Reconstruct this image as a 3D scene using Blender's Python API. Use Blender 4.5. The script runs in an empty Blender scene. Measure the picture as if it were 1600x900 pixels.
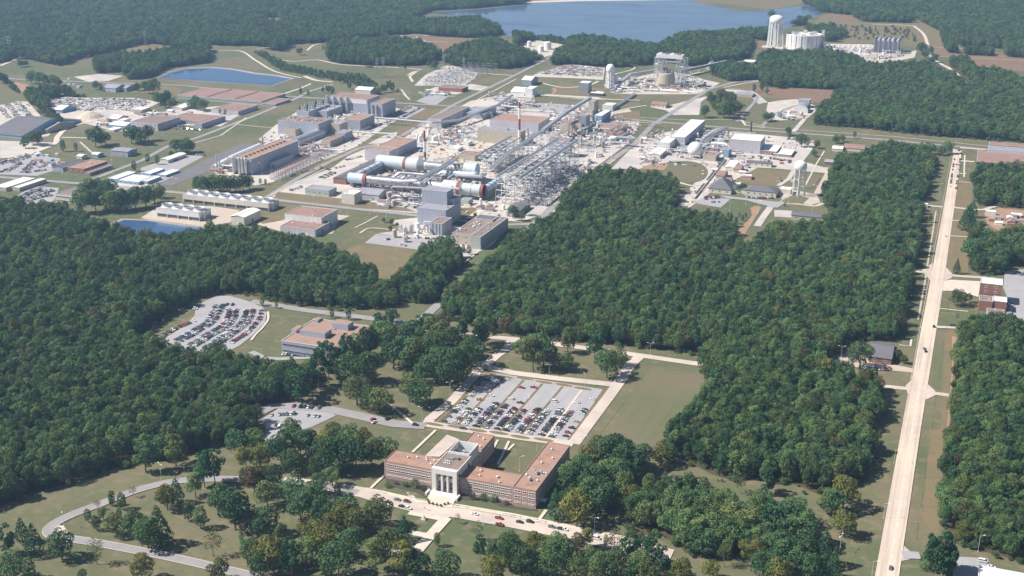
import bpy, math, random
import numpy as np
from mathutils import Vector
rnd = random.Random(7)
sc = bpy.context.scene
col = sc.collection

# ------------------------------------------------------------------ camera
CAM_H = 380.0; FPX = 1900.0
TH = math.atan(665/1900.0); PH = math.radians(20.9)
c = bpy.data.cameras.new('camera'); cam = bpy.data.objects.new('camera', c); col.objects.link(cam)
cam.location = (0, 0, CAM_H); cam.rotation_euler = (math.pi/2-TH, 0, PH)
c.sensor_width = 36; c.lens = 36*FPX/1600.0; c.clip_start = 1; c.clip_end = 40000
sc.camera = cam

# ------------------------------------------------------------------ light
SUN_EL = math.radians(46.5); TRAVEL = math.radians(20.9+4.0)
S = Vector((-math.cos(TRAVEL)*math.cos(SUN_EL), -math.sin(TRAVEL)*math.cos(SUN_EL), math.sin(SUN_EL)))
w = bpy.data.worlds.new("World"); sc.world = w; w.use_nodes = True
nt = w.node_tree; nt.nodes.clear()
sky = nt.nodes.new('ShaderNodeTexSky'); sky.sky_type = 'NISHITA'; sky.sun_disc = False
sky.sun_elevation = SUN_EL; sky.sun_rotation = math.atan2(S.x, S.y) % (2*math.pi)
sky.altitude = 300; sky.air_density = 1.0; sky.dust_density = 0.6; sky.ozone_density = 1.5
bg = nt.nodes.new('ShaderNodeBackground'); bg.inputs[1].default_value = 0.05
wo = nt.nodes.new('ShaderNodeOutputWorld')
nt.links.new(sky.outputs[0], bg.inputs[0]); nt.links.new(bg.outputs[0], wo.inputs[0])
sl = bpy.data.lights.new('sun', 'SUN'); sl.energy = 4.8; sl.angle = math.radians(0.53); sl.color = (1.0, 0.94, 0.87)
so = bpy.data.objects.new('sun', sl); col.objects.link(so); so.rotation_euler = S.to_track_quat('Z', 'Y').to_euler()
so.location = (0, 0, 900)
sc.view_settings.view_transform = 'Standard'; sc.view_settings.look = 'None'
sc.view_settings.exposure = 0.80; sc.view_settings.gamma = 1.0
HAZE = 0.85e-4

# ------------------------------------------------------------------ pixel <-> ground
_f = Vector((-math.sin(PH)*math.cos(TH), math.cos(PH)*math.cos(TH), -math.sin(TH)))
_r = Vector((math.cos(PH), math.sin(PH), 0)); _u = _r.cross(_f)
def G(px, py, z=0.0):
    d = _f + _r*((px-800)/FPX) + _u*((450-py)/FPX)
    t = (z-CAM_H)/d.z
    return Vector((d.x*t, d.y*t, z))
def PX(p):
    d = Vector(p) - Vector((0, 0, CAM_H)); q = d.dot(_f)
    return (800+FPX*d.dot(_r)/q, 450-FPX*d.dot(_u)/q)
def solve(fn, lo, hi, target):          # fn increasing
    for _ in range(48):
        m = (lo+hi)/2
        if fn(m) < target: lo = m
        else: hi = m
    return (lo+hi)/2
def ppm(px, py):                         # photo pixels per metre at a ground point
    p = G(px, py); a = PX(p); b = PX(p+_r)
    return b[0]-a[0]
def hm(px, py, h):                       # metres of something h photo pixels tall standing at px,py
    p = G(px, py)
    return solve(lambda z: PX(p)[1]-PX(p+Vector((0, 0, z)))[1], 0, 200, h)

# ------------------------------------------------------------------ materials
MATS = {}
def hexc(v): return tuple(v)+(1.0,)
def mat(name, c, rough=0.85, c2=None, scale=0.05, detail=6, metal=0.0, bump=0.0, spec=0.3, contrast=(0.35, 0.65), c3=None, scale3=0.01, rand=0.0, coat=0.0):
    if name in MATS: return MATS[name]
    m = bpy.data.materials.new(name); m.use_nodes = True; n = m.node_tree.nodes; l = m.node_tree.links
    b = n['Principled BSDF']; b.inputs['Roughness'].default_value = rough; b.inputs['Metallic'].default_value = metal
    b.inputs['Specular IOR Level'].default_value = spec
    if coat: b.inputs['Coat Weight'].default_value = coat
    if c2 is None: c2 = tuple(x*0.82 for x in c)
    g = n.new('ShaderNodeNewGeometry')
    t = n.new('ShaderNodeTexNoise'); t.inputs['Scale'].default_value = scale; t.inputs['Detail'].default_value = detail; t.inputs['Roughness'].default_value = 0.65
    l.new(g.outputs['Position'], t.inputs['Vector'])
    mr = n.new('ShaderNodeMapRange'); mr.inputs[1].default_value = contrast[0]; mr.inputs[2].default_value = contrast[1]
    l.new(t.outputs[0], mr.inputs[0])
    mx = n.new('ShaderNodeMix'); mx.data_type = 'RGBA'; mx.inputs[6].default_value = hexc(c); mx.inputs[7].default_value = hexc(c2)
    l.new(mr.outputs[0], mx.inputs[0]); out = mx.outputs[2]
    if c3 is not None:
        t3 = n.new('ShaderNodeTexNoise'); t3.inputs['Scale'].default_value = scale3; t3.inputs['Detail'].default_value = 4
        l.new(g.outputs['Position'], t3.inputs['Vector'])
        m3 = n.new('ShaderNodeMapRange'); m3.inputs[1].default_value = 0.42; m3.inputs[2].default_value = 0.62
        l.new(t3.outputs[0], m3.inputs[0])
        mx3 = n.new('ShaderNodeMix'); mx3.data_type = 'RGBA'; mx3.inputs[7].default_value = hexc(c3)
        l.new(out, mx3.inputs[6]); l.new(m3.outputs[0], mx3.inputs[0]); out = mx3.outputs[2]
    if rand:
        oi = n.new('ShaderNodeObjectInfo'); mr2 = n.new('ShaderNodeMapRange'); mr2.inputs[3].default_value = 1-rand; mr2.inputs[4].default_value = 1+rand
        l.new(oi.outputs['Random'], mr2.inputs[0])
        hs = n.new('ShaderNodeHueSaturation'); l.new(mr2.outputs[0], hs.inputs['Value']); l.new(out, hs.inputs['Color']); out = hs.outputs[0]
    l.new(out, b.inputs['Base Color'])
    if bump:
        bp = n.new('ShaderNodeBump'); bp.inputs['Strength'].default_value = bump; bp.inputs['Distance'].default_value = 0.3
        l.new(t.outputs[0], bp.inputs['Height']); l.new(bp.outputs[0], b.inputs['Normal'])
    MATS[name] = m; return m

def streak(name, vec, c, lo, hi, amt):
    # stretched noise laid over a base colour: tyre wear along a road, mowing stripes on a lawn
    m = MATS[name]; n = m.node_tree.nodes; l = m.node_tree.links; b = n['Principled BSDF']; src_ = b.inputs['Base Color'].links[0].from_socket
    g = n.new('ShaderNodeNewGeometry'); mp = n.new('ShaderNodeMapping'); mp.inputs['Scale'].default_value = vec; l.new(g.outputs['Position'], mp.inputs['Vector'])
    t = n.new('ShaderNodeTexNoise'); t.inputs['Scale'].default_value = 1.0; t.inputs['Detail'].default_value = 3; l.new(mp.outputs[0], t.inputs['Vector'])
    mr = n.new('ShaderNodeMapRange'); mr.inputs[1].default_value = lo; mr.inputs[2].default_value = hi; mr.inputs[4].default_value = amt; l.new(t.outputs[0], mr.inputs[0])
    mx = n.new('ShaderNodeMix'); mx.data_type = 'RGBA'; mx.inputs[7].default_value = hexc(c); l.new(src_, mx.inputs[6]); l.new(mr.outputs[0], mx.inputs[0]); l.new(mx.outputs[2], b.inputs['Base Color'])
def leafmat(name, c, c2, rand=0.3):
    m = bpy.data.materials.new(name); m.use_nodes = True; n = m.node_tree.nodes; l = m.node_tree.links
    b = n['Principled BSDF']; b.inputs['Roughness'].default_value = 0.7; b.inputs['Specular IOR Level'].default_value = 0.06
    oi = n.new('ShaderNodeObjectInfo'); g = n.new('ShaderNodeNewGeometry')
    big = n.new('ShaderNodeTexNoise'); big.inputs['Scale'].default_value = 0.012; big.inputs['Detail'].default_value = 3
    l.new(oi.outputs['Location'], big.inputs['Vector'])
    t = n.new('ShaderNodeTexNoise'); t.inputs['Scale'].default_value = 0.35; t.inputs['Detail'].default_value = 2; l.new(g.outputs['Position'], t.inputs['Vector'])
    a1 = n.new('ShaderNodeMath'); a1.operation = 'ADD'; l.new(oi.outputs['Random'], a1.inputs[0]); l.new(t.outputs[0], a1.inputs[1])
    a2 = n.new('ShaderNodeMath'); a2.operation = 'ADD'; l.new(a1.outputs[0], a2.inputs[0]); l.new(big.outputs[0], a2.inputs[1])
    mr = n.new('ShaderNodeMapRange'); mr.inputs[1].default_value = 0.75; mr.inputs[2].default_value = 2.1; l.new(a2.outputs[0], mr.inputs[0])
    mx = n.new('ShaderNodeMix'); mx.data_type = 'RGBA'; mx.inputs[6].default_value = hexc(c); mx.inputs[7].default_value = hexc(c2); l.new(mr.outputs[0], mx.inputs[0])
    hs = n.new('ShaderNodeHueSaturation'); vr = n.new('ShaderNodeMapRange'); vr.inputs[3].default_value = 1-rand; vr.inputs[4].default_value = 1+rand
    wn = n.new('ShaderNodeMath'); wn.operation = 'FRACT'; ml = n.new('ShaderNodeMath'); ml.operation = 'MULTIPLY'; ml.inputs[1].default_value = 7.31
    l.new(oi.outputs['Random'], ml.inputs[0]); l.new(ml.outputs[0], wn.inputs[0]); l.new(wn.outputs[0], vr.inputs[0]); l.new(vr.outputs[0], hs.inputs['Value'])
    l.new(mx.outputs[2], hs.inputs['Color']); l.new(hs.outputs[0], b.inputs['Base Color'])
    tr = n.new('ShaderNodeBsdfTranslucent'); l.new(hs.outputs[0], tr.inputs[0])
    ms = n.new('ShaderNodeMixShader'); ms.inputs[0].default_value = 0.25
    o = n['Material Output']; l.new(b.outputs[0], ms.inputs[1]); l.new(tr.outputs[0], ms.inputs[2]); l.new(ms.outputs[0], o.inputs[0])
    MATS[name] = m; return m

mat('grass', (0.118, 0.130, 0.066), 0.95, (0.178, 0.145, 0.092), 0.03, 10, bump=0.4, spec=0.1, c3=(0.096, 0.116, 0.056), scale3=0.006)
mat('green_grass', (0.098, 0.124, 0.058), 0.95, (0.138, 0.134, 0.072), 0.08, 8, spec=0.1, bump=0.3, c3=(0.165, 0.136, 0.086), scale3=0.009)
mat('brown_grass', (0.205, 0.150, 0.090), 0.95, (0.150, 0.138, 0.075), 0.05, 8, spec=0.1, bump=0.3)
mat('red_field', (0.235, 0.140, 0.100), 0.95, (0.17, 0.13, 0.08), 0.05, 8, spec=0.1)
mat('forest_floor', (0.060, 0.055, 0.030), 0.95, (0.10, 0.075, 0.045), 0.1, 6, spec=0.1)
streak('grass', (0.10, 0.14, 1), (0.215, 0.165, 0.110), 0.52, 0.68, 0.65)
streak('grass', (0.35, 0.5, 1), (0.075, 0.088, 0.045), 0.55, 0.7, 0.5)
streak('green_grass', (0.22, 0.006, 1), (0.150, 0.138, 0.085), 0.45, 0.6, 0.55)
mat('concrete', (0.50, 0.43, 0.375), 0.9, (0.40, 0.345, 0.29), 0.12, 8, spec=0.2, c3=(0.46, 0.37, 0.29), scale3=0.02)
mat('light_concrete', (0.60, 0.53, 0.455), 0.9, (0.50, 0.43, 0.35), 0.15, 8, spec=0.2)
mat('avenue_concrete', (0.57, 0.475, 0.405), 0.9, (0.47, 0.38, 0.30), 0.08, 8, spec=0.2, c3=(0.60, 0.50, 0.38), scale3=0.02)
streak('avenue_concrete', (0.9, 0.008, 1), (0.40, 0.33, 0.29), 0.48, 0.62, 0.7)
mat('street_concrete', (0.50, 0.425, 0.375), 0.9, (0.42, 0.355, 0.315), 0.10, 8, spec=0.2, c3=(0.54, 0.47, 0.40), scale3=0.03)
mat('pad_concrete', (0.48, 0.445, 0.42), 0.9, (0.37, 0.34, 0.32), 0.05, 10, spec=0.2, c3=(0.53, 0.47, 0.41), scale3=0.02)
mat('gravel', (0.56, 0.51, 0.44), 0.95, (0.40, 0.36, 0.32), 0.08, 8, spec=0.1, bump=0.4)
mat('asphalt', (0.30, 0.285, 0.285), 0.92, (0.25, 0.24, 0.24), 0.06, 8, spec=0.2)
mat('lot_asphalt', (0.345, 0.335, 0.345), 0.92, (0.30, 0.29, 0.295), 0.05, 8, spec=0.2)
mat('dark_asphalt', (0.17, 0.165, 0.17), 0.92, (0.14, 0.135, 0.14), 0.08, 8, spec=0.2)
mat('line_paint', (0.62, 0.61, 0.58), 0.8, (0.5, 0.49, 0.46), 0.5, 4)
mat('dirt', (0.36, 0.22, 0.145), 0.95, (0.28, 0.19, 0.13), 0.05, 6, spec=0.1)
mat('sand', (0.54, 0.495, 0.435), 0.95, (0.46, 0.38, 0.28), 0.08, 6, spec=0.1)
mat('mulch', (0.055, 0.05, 0.04), 0.95, (0.09, 0.08, 0.06), 0.8, 4)
mat('brick_pink', (0.44, 0.30, 0.26), 0.9, (0.38, 0.25, 0.215), 0.6, 6, spec=0.2)
mat('brick_red', (0.30, 0.155, 0.11), 0.9, (0.24, 0.12, 0.09), 0.5, 6, spec=0.2)
mat('roof_terracotta', (0.375, 0.225, 0.16), 0.95, (0.25, 0.165, 0.13), 0.13, 10, spec=0.1, contrast=(0.46, 0.62), c3=(0.31, 0.215, 0.175), scale3=0.045)
mat('roof_dull_red', (0.31, 0.195, 0.165), 0.95, (0.25, 0.17, 0.145), 0.06, 8, spec=0.1)
mat('roof_brown', (0.27, 0.20, 0.175), 0.95, (0.19, 0.155, 0.14), 0.2, 8, spec=0.1)
mat('roof_white', (0.80, 0.79, 0.77), 0.7, (0.70, 0.69, 0.67), 0.05, 6)
mat('roof_grey', (0.30, 0.30, 0.33), 0.8, (0.24, 0.24, 0.27), 0.06, 6)
mat('roof_dark', (0.115, 0.115, 0.13), 0.85, (0.15, 0.145, 0.155), 0.06, 6)
mat('marble', (0.68, 0.65, 0.61), 0.6, (0.66, 0.63, 0.58), 0.2, 8)
mat('metal_blue_grey', (0.36, 0.38, 0.45), 0.6, (0.31, 0.33, 0.39), 0.07, 6, metal=0.0, spec=0.4)
mat('metal_lavender', (0.50, 0.48, 0.52), 0.6, (0.43, 0.42, 0.46), 0.07, 6, spec=0.4)
mat('metal_white', (0.72, 0.72, 0.72), 0.5, (0.62, 0.62, 0.61), 0.1, 6, spec=0.4)
mat('metal_silver', (0.60, 0.61, 0.62), 0.38, (0.48, 0.48, 0.49), 0.2, 6, metal=0.55, spec=0.5)
mat('steel_grey', (0.33, 0.34, 0.36), 0.5, (0.25, 0.25, 0.27), 0.3, 5, metal=0.2)
mat('steel_dark', (0.06, 0.062, 0.07), 0.6, (0.1, 0.09, 0.085), 0.4, 5)
mat('steel_rust', (0.33, 0.15, 0.10), 0.8, (0.25, 0.13, 0.10), 0.4, 5)
mat('tan_wall', (0.48, 0.42, 0.34), 0.85, (0.41, 0.36, 0.29), 0.2, 6)
mat('green_wall', (0.42, 0.45, 0.41), 0.8, (0.36, 0.39, 0.36), 0.2, 6)
mat('cream_wall', (0.66, 0.61, 0.52), 0.85, (0.56, 0.52, 0.44), 0.2, 6)
mat('blue_wall', (0.26, 0.40, 0.55), 0.7, (0.22, 0.34, 0.46), 0.2, 6)
mat('white_paint', (0.82, 0.82, 0.80), 0.45, (0.72, 0.71, 0.68), 0.15, 6, spec=0.5)
mat('tunnel_shell', (0.62, 0.63, 0.62), 0.55, (0.44, 0.42, 0.38), 0.12, 9, spec=0.5, c3=(0.44, 0.56, 0.66), scale3=0.03)
mat('red_paint', (0.30, 0.085, 0.07), 0.7, (0.28, 0.10, 0.085), 0.4, 5)
mat('yellow_paint', (0.75, 0.50, 0.06), 0.5, (0.62, 0.40, 0.08), 0.4, 5)
mat('louvre', (0.16, 0.18, 0.18), 0.85, (0.22, 0.23, 0.22), 0.4, 5)
mat('glass', (0.03, 0.045, 0.055), 0.12, (0.05, 0.06, 0.07), 0.4, 3, spec=0.6)
mat('bark', (0.16, 0.125, 0.095), 0.95, (0.10, 0.08, 0.06), 1.2, 4)
mat('pale_bark', (0.30, 0.24, 0.19), 0.95, (0.20, 0.16, 0.12), 1.2, 4)
mat('rubber', (0.02, 0.02, 0.02), 0.9)
leafmat('leaf_green', (0.086, 0.160, 0.058), (0.128, 0.188, 0.064), 0.36)
leafmat('leaf_dark', (0.062, 0.134, 0.056), (0.090, 0.156, 0.062), 0.34)
leafmat('leaf_olive', (0.114, 0.162, 0.058), (0.148, 0.174, 0.062), 0.32)
leafmat('leaf_yellow', (0.115, 0.150, 0.040), (0.175, 0.170, 0.042))
leafmat('leaf_red', (0.145, 0.110, 0.060), (0.110, 0.115, 0.050))
leafmat('leaf_pine', (0.036, 0.108, 0.048), (0.056, 0.130, 0.054))
leafmat('leaf_far', (0.038, 0.066, 0.026), (0.090, 0.095, 0.040))
def water(name, c, rough, bump):
    m = mat(name, c, rough, tuple(x*0.8 for x in c), 0.01, 3, spec=0.5)
    n = m.node_tree.nodes; l = m.node_tree.links; b = n['Principled BSDF']; b.inputs['IOR'].default_value = 1.33
    t = n.new('ShaderNodeTexNoise'); t.inputs['Scale'].default_value = 0.25; t.inputs['Detail'].default_value = 3
    g = n.new('ShaderNodeNewGeometry'); l.new(g.outputs['Position'], t.inputs['Vector'])
    bp = n.new('ShaderNodeBump'); bp.inputs['Strength'].default_value = bump; bp.inputs['Distance'].default_value = 0.1
    l.new(t.outputs[0], bp.inputs['Height']); l.new(bp.outputs[0], b.inputs['Normal'])
    mp = n.new('ShaderNodeMapping'); mp.inputs['Scale'].default_value = (0.003, 0.012, 1); l.new(g.outputs['Position'], mp.inputs['Vector']); t2 = n.new('ShaderNodeTexNoise'); t2.inputs['Detail'].default_value = 5; t2.inputs['Scale'].default_value = 1.0; l.new(mp.outputs[0], t2.inputs['Vector'])
    mr = n.new('ShaderNodeMapRange'); mr.inputs[1].default_value = .4; mr.inputs[2].default_value = .65; mr.inputs[3].default_value = .03; mr.inputs[4].default_value = .28; l.new(t2.outputs[0], mr.inputs[0]); l.new(mr.outputs[0], b.inputs['Roughness'])
    return m
water('lake_water', (0.095, 0.145, 0.235), 0.12, 0.4)
water('pond_water', (0.055, 0.110, 0.215), 0.12, 0.15)
CARC = dict(white=(0.75, 0.75, 0.74), silver=(0.48, 0.49, 0.50), grey=(0.16, 0.165, 0.17), black=(0.02, 0.02, 0.022), red=(0.36, 0.03, 0.03),
            blue=(0.035, 0.06, 0.13), green=(0.03, 0.09, 0.06), tan=(0.42, 0.36, 0.26), maroon=(0.16, 0.02, 0.03), orange=(0.55, 0.26, 0.03))
for k, v in CARC.items(): mat('paint_'+k, v, 0.35, tuple(x*0.9 for x in v), 0.5, 2, spec=0.5, coat=0.5)
CARW = ['white']*8+['silver']*4+['grey']*5+['black']*6+['red']*2+['blue']*2+['green']*2+['tan']*1+['maroon']*2

# ------------------------------------------------------------------ mesh builder
class MB:
    def __init__(s): s.v = []; s.f = []; s.m = []
    def _q(s, n, fs, mi):
        for f in fs: s.f.append(tuple(n+i for i in f)); s.m.append(mi)
    def box(s, x0, y0, z0, x1, y1, z1, mi=0, bottom=False, top=True):
        n = len(s.v)
        s.v += [(x0, y0, z0), (x1, y0, z0), (x1, y1, z0), (x0, y1, z0), (x0, y0, z1), (x1, y0, z1), (x1, y1, z1), (x0, y1, z1)]
        fs = [(0, 1, 5, 4), (1, 2, 6, 5), (2, 3, 7, 6), (3, 0, 4, 7)]
        if top: fs.append((4, 5, 6, 7))
        if bottom: fs.append((3, 2, 1, 0))
        s._q(n, fs, mi)
    def prism(s, poly, z0, z1, mi=0, cap=True, mside=None):
        n = len(s.v); k = len(poly)
        s.v += [(p[0], p[1], z0) for p in poly]+[(p[0], p[1], z1) for p in poly]
        s._q(n, [(i, (i+1) % k, k+(i+1) % k, k+i) for i in range(k)], mi if mside is None else mside)
        if cap: s._q(n, [tuple(range(k, 2*k))], mi)
    def poly(s, pts, mi=0):
        n = len(s.v); s.v += [tuple(p) for p in pts]; s._q(n, [tuple(range(len(pts)))], mi)
    def lathe(s, cx, cy, prof, seg=16, mi=0, cap=True):       # prof [(r,z)]
        n = len(s.v)
        for r, z in prof:
            for i in range(seg):
                a = 2*math.pi*i/seg; s.v.append((cx+r*math.cos(a), cy+r*math.sin(a), z))
        for j in range(len(prof)-1):
            s._q(n, [(j*seg+i, j*seg+(i+1) % seg, (j+1)*seg+(i+1) % seg, (j+1)*seg+i) for i in range(seg)], mi)
        if cap: s._q(n, [tuple((len(prof)-1)*seg+i for i in range(seg))], mi)
    def tube(s, a, b, r, seg=6, mi=0, r2=None, cap=True):
        a = Vector(a); b = Vector(b); r2 = r if r2 is None else r2
        d = (b-a)
        if d.length < 1e-6: return
        d.normalize(); h = Vector((0, 0, 1)) if abs(d.z) < 0.9 else Vector((1, 0, 0))
        u = d.cross(h).normalized(); v = d.cross(u); n = len(s.v)
        for p, rr in ((a, r), (b, r2)):
            for i in range(seg):
                t = 2*math.pi*i/seg; q = p+u*(rr*math.cos(t))+v*(rr*math.sin(t)); s.v.append(tuple(q))
        s._q(n, [(i, i+seg, (i+1) % seg+seg, (i+1) % seg) for i in range(seg)], mi)
        if cap: s._q(n, [tuple(range(seg)), tuple(reversed(range(seg, 2*seg)))], mi)
    def path(s, pts, r, seg=8, mi=0):
        for a, b in zip(pts[:-1], pts[1:]): s.tube(a, b, r, seg, mi)
        for p in pts[1:-1]: s.ball(p, r*1.02, seg, 4, mi)
    def ball(s, c0, r, seg=10, rings=6, mi=0):
        n = len(s.v); c0 = Vector(c0)
        for j in range(rings+1):
            t = math.pi*j/rings
            for i in range(seg):
                a = 2*math.pi*i/seg; s.v.append((c0.x+r*math.sin(t)*math.cos(a), c0.y+r*math.sin(t)*math.sin(a), c0.z-r*math.cos(t)))
        for j in range(rings): s._q(n, [(j*seg+i, j*seg+(i+1) % seg, (j+1)*seg+(i+1) % seg, (j+1)*seg+i) for i in range(seg)], mi)
    def mesh(s, name, mats, smooth=False):
        m = bpy.data.meshes.new(name); m.from_pydata(s.v, [], s.f)
        for x in (mats if isinstance(mats, (list, tuple)) else [mats]): m.materials.append(MATS[x])
        if any(s.m): m.polygons.foreach_set('material_index', s.m)
        if smooth: m.polygons.foreach_set('use_smooth', [True]*len(s.f))
        m.update(); return m
    def build(s, name, mats, parent=None, smooth=False, loc=None):
        return link(name, s.mesh(name, mats, smooth), parent, loc)
def link(name, data, parent=None, loc=None):
    o = bpy.data.objects.new(name, data); col.objects.link(o)
    if parent is not None: o.parent = parent
    if loc is not None: o.location = loc
    return o
REG = []
def thing(o, desc, cat, group=None, pos=None, fixed=False, zone=None):
    o['category'] = cat
    if group: o['group'] = group
    REG.append([o, desc, pos if pos else PX(o.location)[:2], fixed, zone]); return o
def empty(name, loc, rz=0.0):
    o = bpy.data.objects.new(name, None); col.objects.link(o); o.location = loc; o.rotation_euler = (0, 0, rz); o.empty_display_size = 1.0; return o

# ------------------------------------------------------------------ ground sheets
LV = {0: [0.02, 0], 1: [0.14, 0], 2: [0.26, 0], 3: [0.38, 0], 4: [0.50, 0]}
def zlev(l):
    b = LV[l]; b[1] = (b[1]+1) % 25; return b[0]+0.0045*b[1]
ROADS = []      # (points Nx2, half width) that keep trees away
CLEAR = []      # polygons that keep trees away
def smooth_pts(P, n=6):
    out = []
    for i in range(len(P)-1):
        p0 = P[max(i-1, 0)]; p1 = P[i]; p2 = P[i+1]; p3 = P[min(i+2, len(P)-1)]
        for k in range(n):
            t = k/n; out.append(0.5*((2*p1)+(p2-p0)*t+(2*p0-5*p1+4*p2-p3)*t*t+(3*p1-3*p2+p3-p0)*t**3))
    out.append(P[-1]); return out
def patch(name, pts, m, lv=1, clear=True, curved=False, z=None):
    W = [G(*p) for p in pts]
    if curved: W = smooth_pts(W+[W[0]], 5)[:-1]
    z = zlev(lv) if z is None else z
    mb = MB(); mb.poly([(p.x, p.y, z) for p in W]); o = mb.build(name, m); o['kind'] = 'structure'
    if o.data.polygons[0].normal.z < 0: o.data.flip_normals()
    if clear: CLEAR.append(np.array([(p.x, p.y) for p in W]))
    return z
def ribbon(W, wd):
    L = []; R = []
    for i, p in enumerate(W):
        a = W[max(i-1, 0)]; b = W[min(i+1, len(W)-1)]; t = (b-a); t.z = 0; t.normalize(); n = Vector((-t.y, t.x, 0))
        L.append(p+n*(wd/2)); R.append(p-n*(wd/2))
    return L, R
def road(name, pts, wd, m, lv=3, curved=False, avoid=2.5, kerb=None):
    W = [G(*p) for p in pts]
    if curved: W = smooth_pts(W)
    z = zlev(lv); L, R = ribbon(W, wd); mb = MB()
    for i in range(len(W)-1):
        mb.poly([(L[i].x, L[i].y, z), (R[i].x, R[i].y, z), (R[i+1].x, R[i+1].y, z), (L[i+1].x, L[i+1].y, z)])
    o = mb.build(name, m); o['kind'] = 'structure'
    for p in o.data.polygons:
        if p.normal.z < 0: o.data.flip_normals(); break
    ROADS.append((np.array([(p.x, p.y) for p in W]), wd/2+avoid))
    if kerb:
        mb = MB()
        for s in (L, R):
            _, B = ribbon(s, 0.01)
            for i in range(len(s)-1):
                a, b = s[i], s[i+1]; t = (b-a); t.z = 0; t.normalize(); n = Vector((-t.y, t.x, 0))*0.18
                q = [a-n, b-n, b+n, a+n]; mb.prism([(v.x, v.y) for v in q], z-0.1, z+0.12)
        k = mb.build('kerb', kerb); k['kind'] = 'structure'
    return z

# ------------------------------------------------------------------ the ground
mb = MB(); N = 24; E = 9000
mb.poly([(-E, -1500, 0), (E, -1500, 0), (E, E, 0), (-E, E, 0)]); g = mb.build('ground', 'grass'); g['kind'] = 'structure'

def Z(ox, oy, f):      # helper: the pixel coordinates read off an enlarged crop
    return lambda *p: [(ox+x*f, oy+y*f) for x, y in p]
z00 = Z(0, 0, .25); z10 = Z(400, 0, .25); z20 = Z(800, 0, .25); z30 = Z(1200, 0, .25)
z01 = Z(0, 225, .25); z11 = Z(400, 225, .25); z21 = Z(800, 225, .25); z31 = Z(1200, 225, .25)
z02 = Z(0, 450, .25); z12 = Z(400, 450, .25); z22 = Z(800, 450, .25); z32 = Z(1200, 450, .25)
z03 = Z(0, 675, .25); z13 = Z(400, 675, .25); z23 = Z(800, 675, .25); z33 = Z(1200, 675, .25)
zc1 = Z(500, 220, .125); zc2 = Z(690, 220, .125); zc3 = Z(600, 300, .125); zc4 = Z(620, 120, .125)
zc5 = Z(800, 120, .125); zc6 = Z(400, 120, .125); zc7 = Z(320, 200, .125); zc8 = Z(980, 160, .125)
zd9 = Z(900, 70, .125); zd10 = Z(1140, 0, .1875); zd11 = Z(1060, 220, .15); zd12 = Z(590, 660, .19375)
zd13 = Z(220, 280, .13775); zd14 = Z(0, 120, .15); zd15 = Z(680, 570, .175); zd16 = Z(1460, 210, .0878)

# fields
patch('field', z00((650, 340), (820, 290), (950, 275), (1090, 290), (1000, 340), (850, 360)), 'brown_grass', 0)
patch('field', z10((690, 222), (1000, 228), (1380, 250), (1330, 300), (1150, 330), (1140, 280), (900, 245), (660, 240)), 'red_field', 0)
patch('field', z10((20, 115), (150, 110), (180, 150), (60, 160)), 'red_field', 0)
patch('field', z30((-120, 545), (560, 566), (480, 600), (320, 640), (200, 620), (-120, 600)), 'red_field', 0)
patch('field', z30((370, 75), (560, 80), (560, 140), (880, 150), (960, 190), (990, 280), (870, 262), (500, 270), (330, 250), (300, 130)), 'brown_grass', 0, clear=False)
patch('field', z30((370, 75), (550, 80), (555, 130), (480, 140)), 'red_field', 0, clear=False)
patch('field', z30((1010, 290), (1170, 300), (1400, 330), (1700, 380), (1700, 450), (1420, 440), (1330, 430), (1250, 350), (1060, 350)), 'red_field', 0, clear=False)
patch('field', z30((890, 100), (1080, 200), (1090, 290), (1010, 290), (900, 160)), 'brown_grass', 0)
patch('shore', z20((1140, 40), (1230, 8), (1600, 60), (1840, 20), (1840, -20), (1130, -30)), 'brown_grass', 0)
patch('field', z20((1480, 240), (1590, 260), (1590, 310), (1540, 300)), 'red_field', 0)
patch('field', z21((1370, 240), (1500, 150), (1760, 175), (1700, 265)), 'brown_grass', 0)
patch('field', z31((-200, 155), (145, 185), (110, 250), (60, 262), (-230, 240)), 'brown_grass', 0)
patch('lawn', z22((840, 490), (1190, 540), (1250, 700), (950, 960), (830, 1100), (500, 1100), (690, 750), (760, 600)), 'green_grass', 0)
patch('ditch_bank', z22((832, 480), (870, 492), (760, 640), (560, 900), (500, 1080), (470, 1080), (530, 900), (700, 690)), 'grass', 1)
patch('lawn', z11((560, 660), (680, 622), (1060, 668), (960, 800), (860, 880), (790, 870), (640, 740)), 'brown_grass', 0)
patch('lawn', z31((1180, 200), (1280, 245), (1250, 800), (1110, 800), (1150, 480)), 'brown_grass', 0)
patch('lawn', z32((1050, 262), (1200, 268), (1160, 440), (1140, 650), (1000, 615)), 'green_grass', 0)
patch('lawn', z32((1110, 262), (1210, 266), (1165, 450), (1130, 900), (1080, 900)), 'brown_grass', 1)
patch('lawn', z33((1010, -20), (1130, -20), (1060, 480), (1080, 640), (960, 640)), 'brown_grass', 0)
patch('field', z00((0, 530), (150, 600), (160, 640), (0, 645)), 'green_grass', 0)
patch('field', z00((80, 510), (175, 530), (180, 560), (150, 590)), 'dirt', 0)
patch('field', z00((460, 480), (620, 462), (770, 475), (680, 505), (560, 515)), 'pad_concrete', 1)
patch('field', z00((660, 515), (1000, 530), (1150, 560), (1110, 600), (880, 580), (640, 560)), 'brown_grass', 0)
patch('earthwork', z20((240, 560), (300, 510), (580, 560), (600, 600), (270, 590)), 'brown_grass', 0)
patch('ditch', z21((1490, 400), (1520, 385), (1560, 395), (1440, 590), (1400, 560), (1500, 450)), 'dirt', 1)
patch('bare_earth', z21((800, 155), (860, 128), (960, 118), (1000, 140), (940, 165)), 'dirt', 2)
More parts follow.
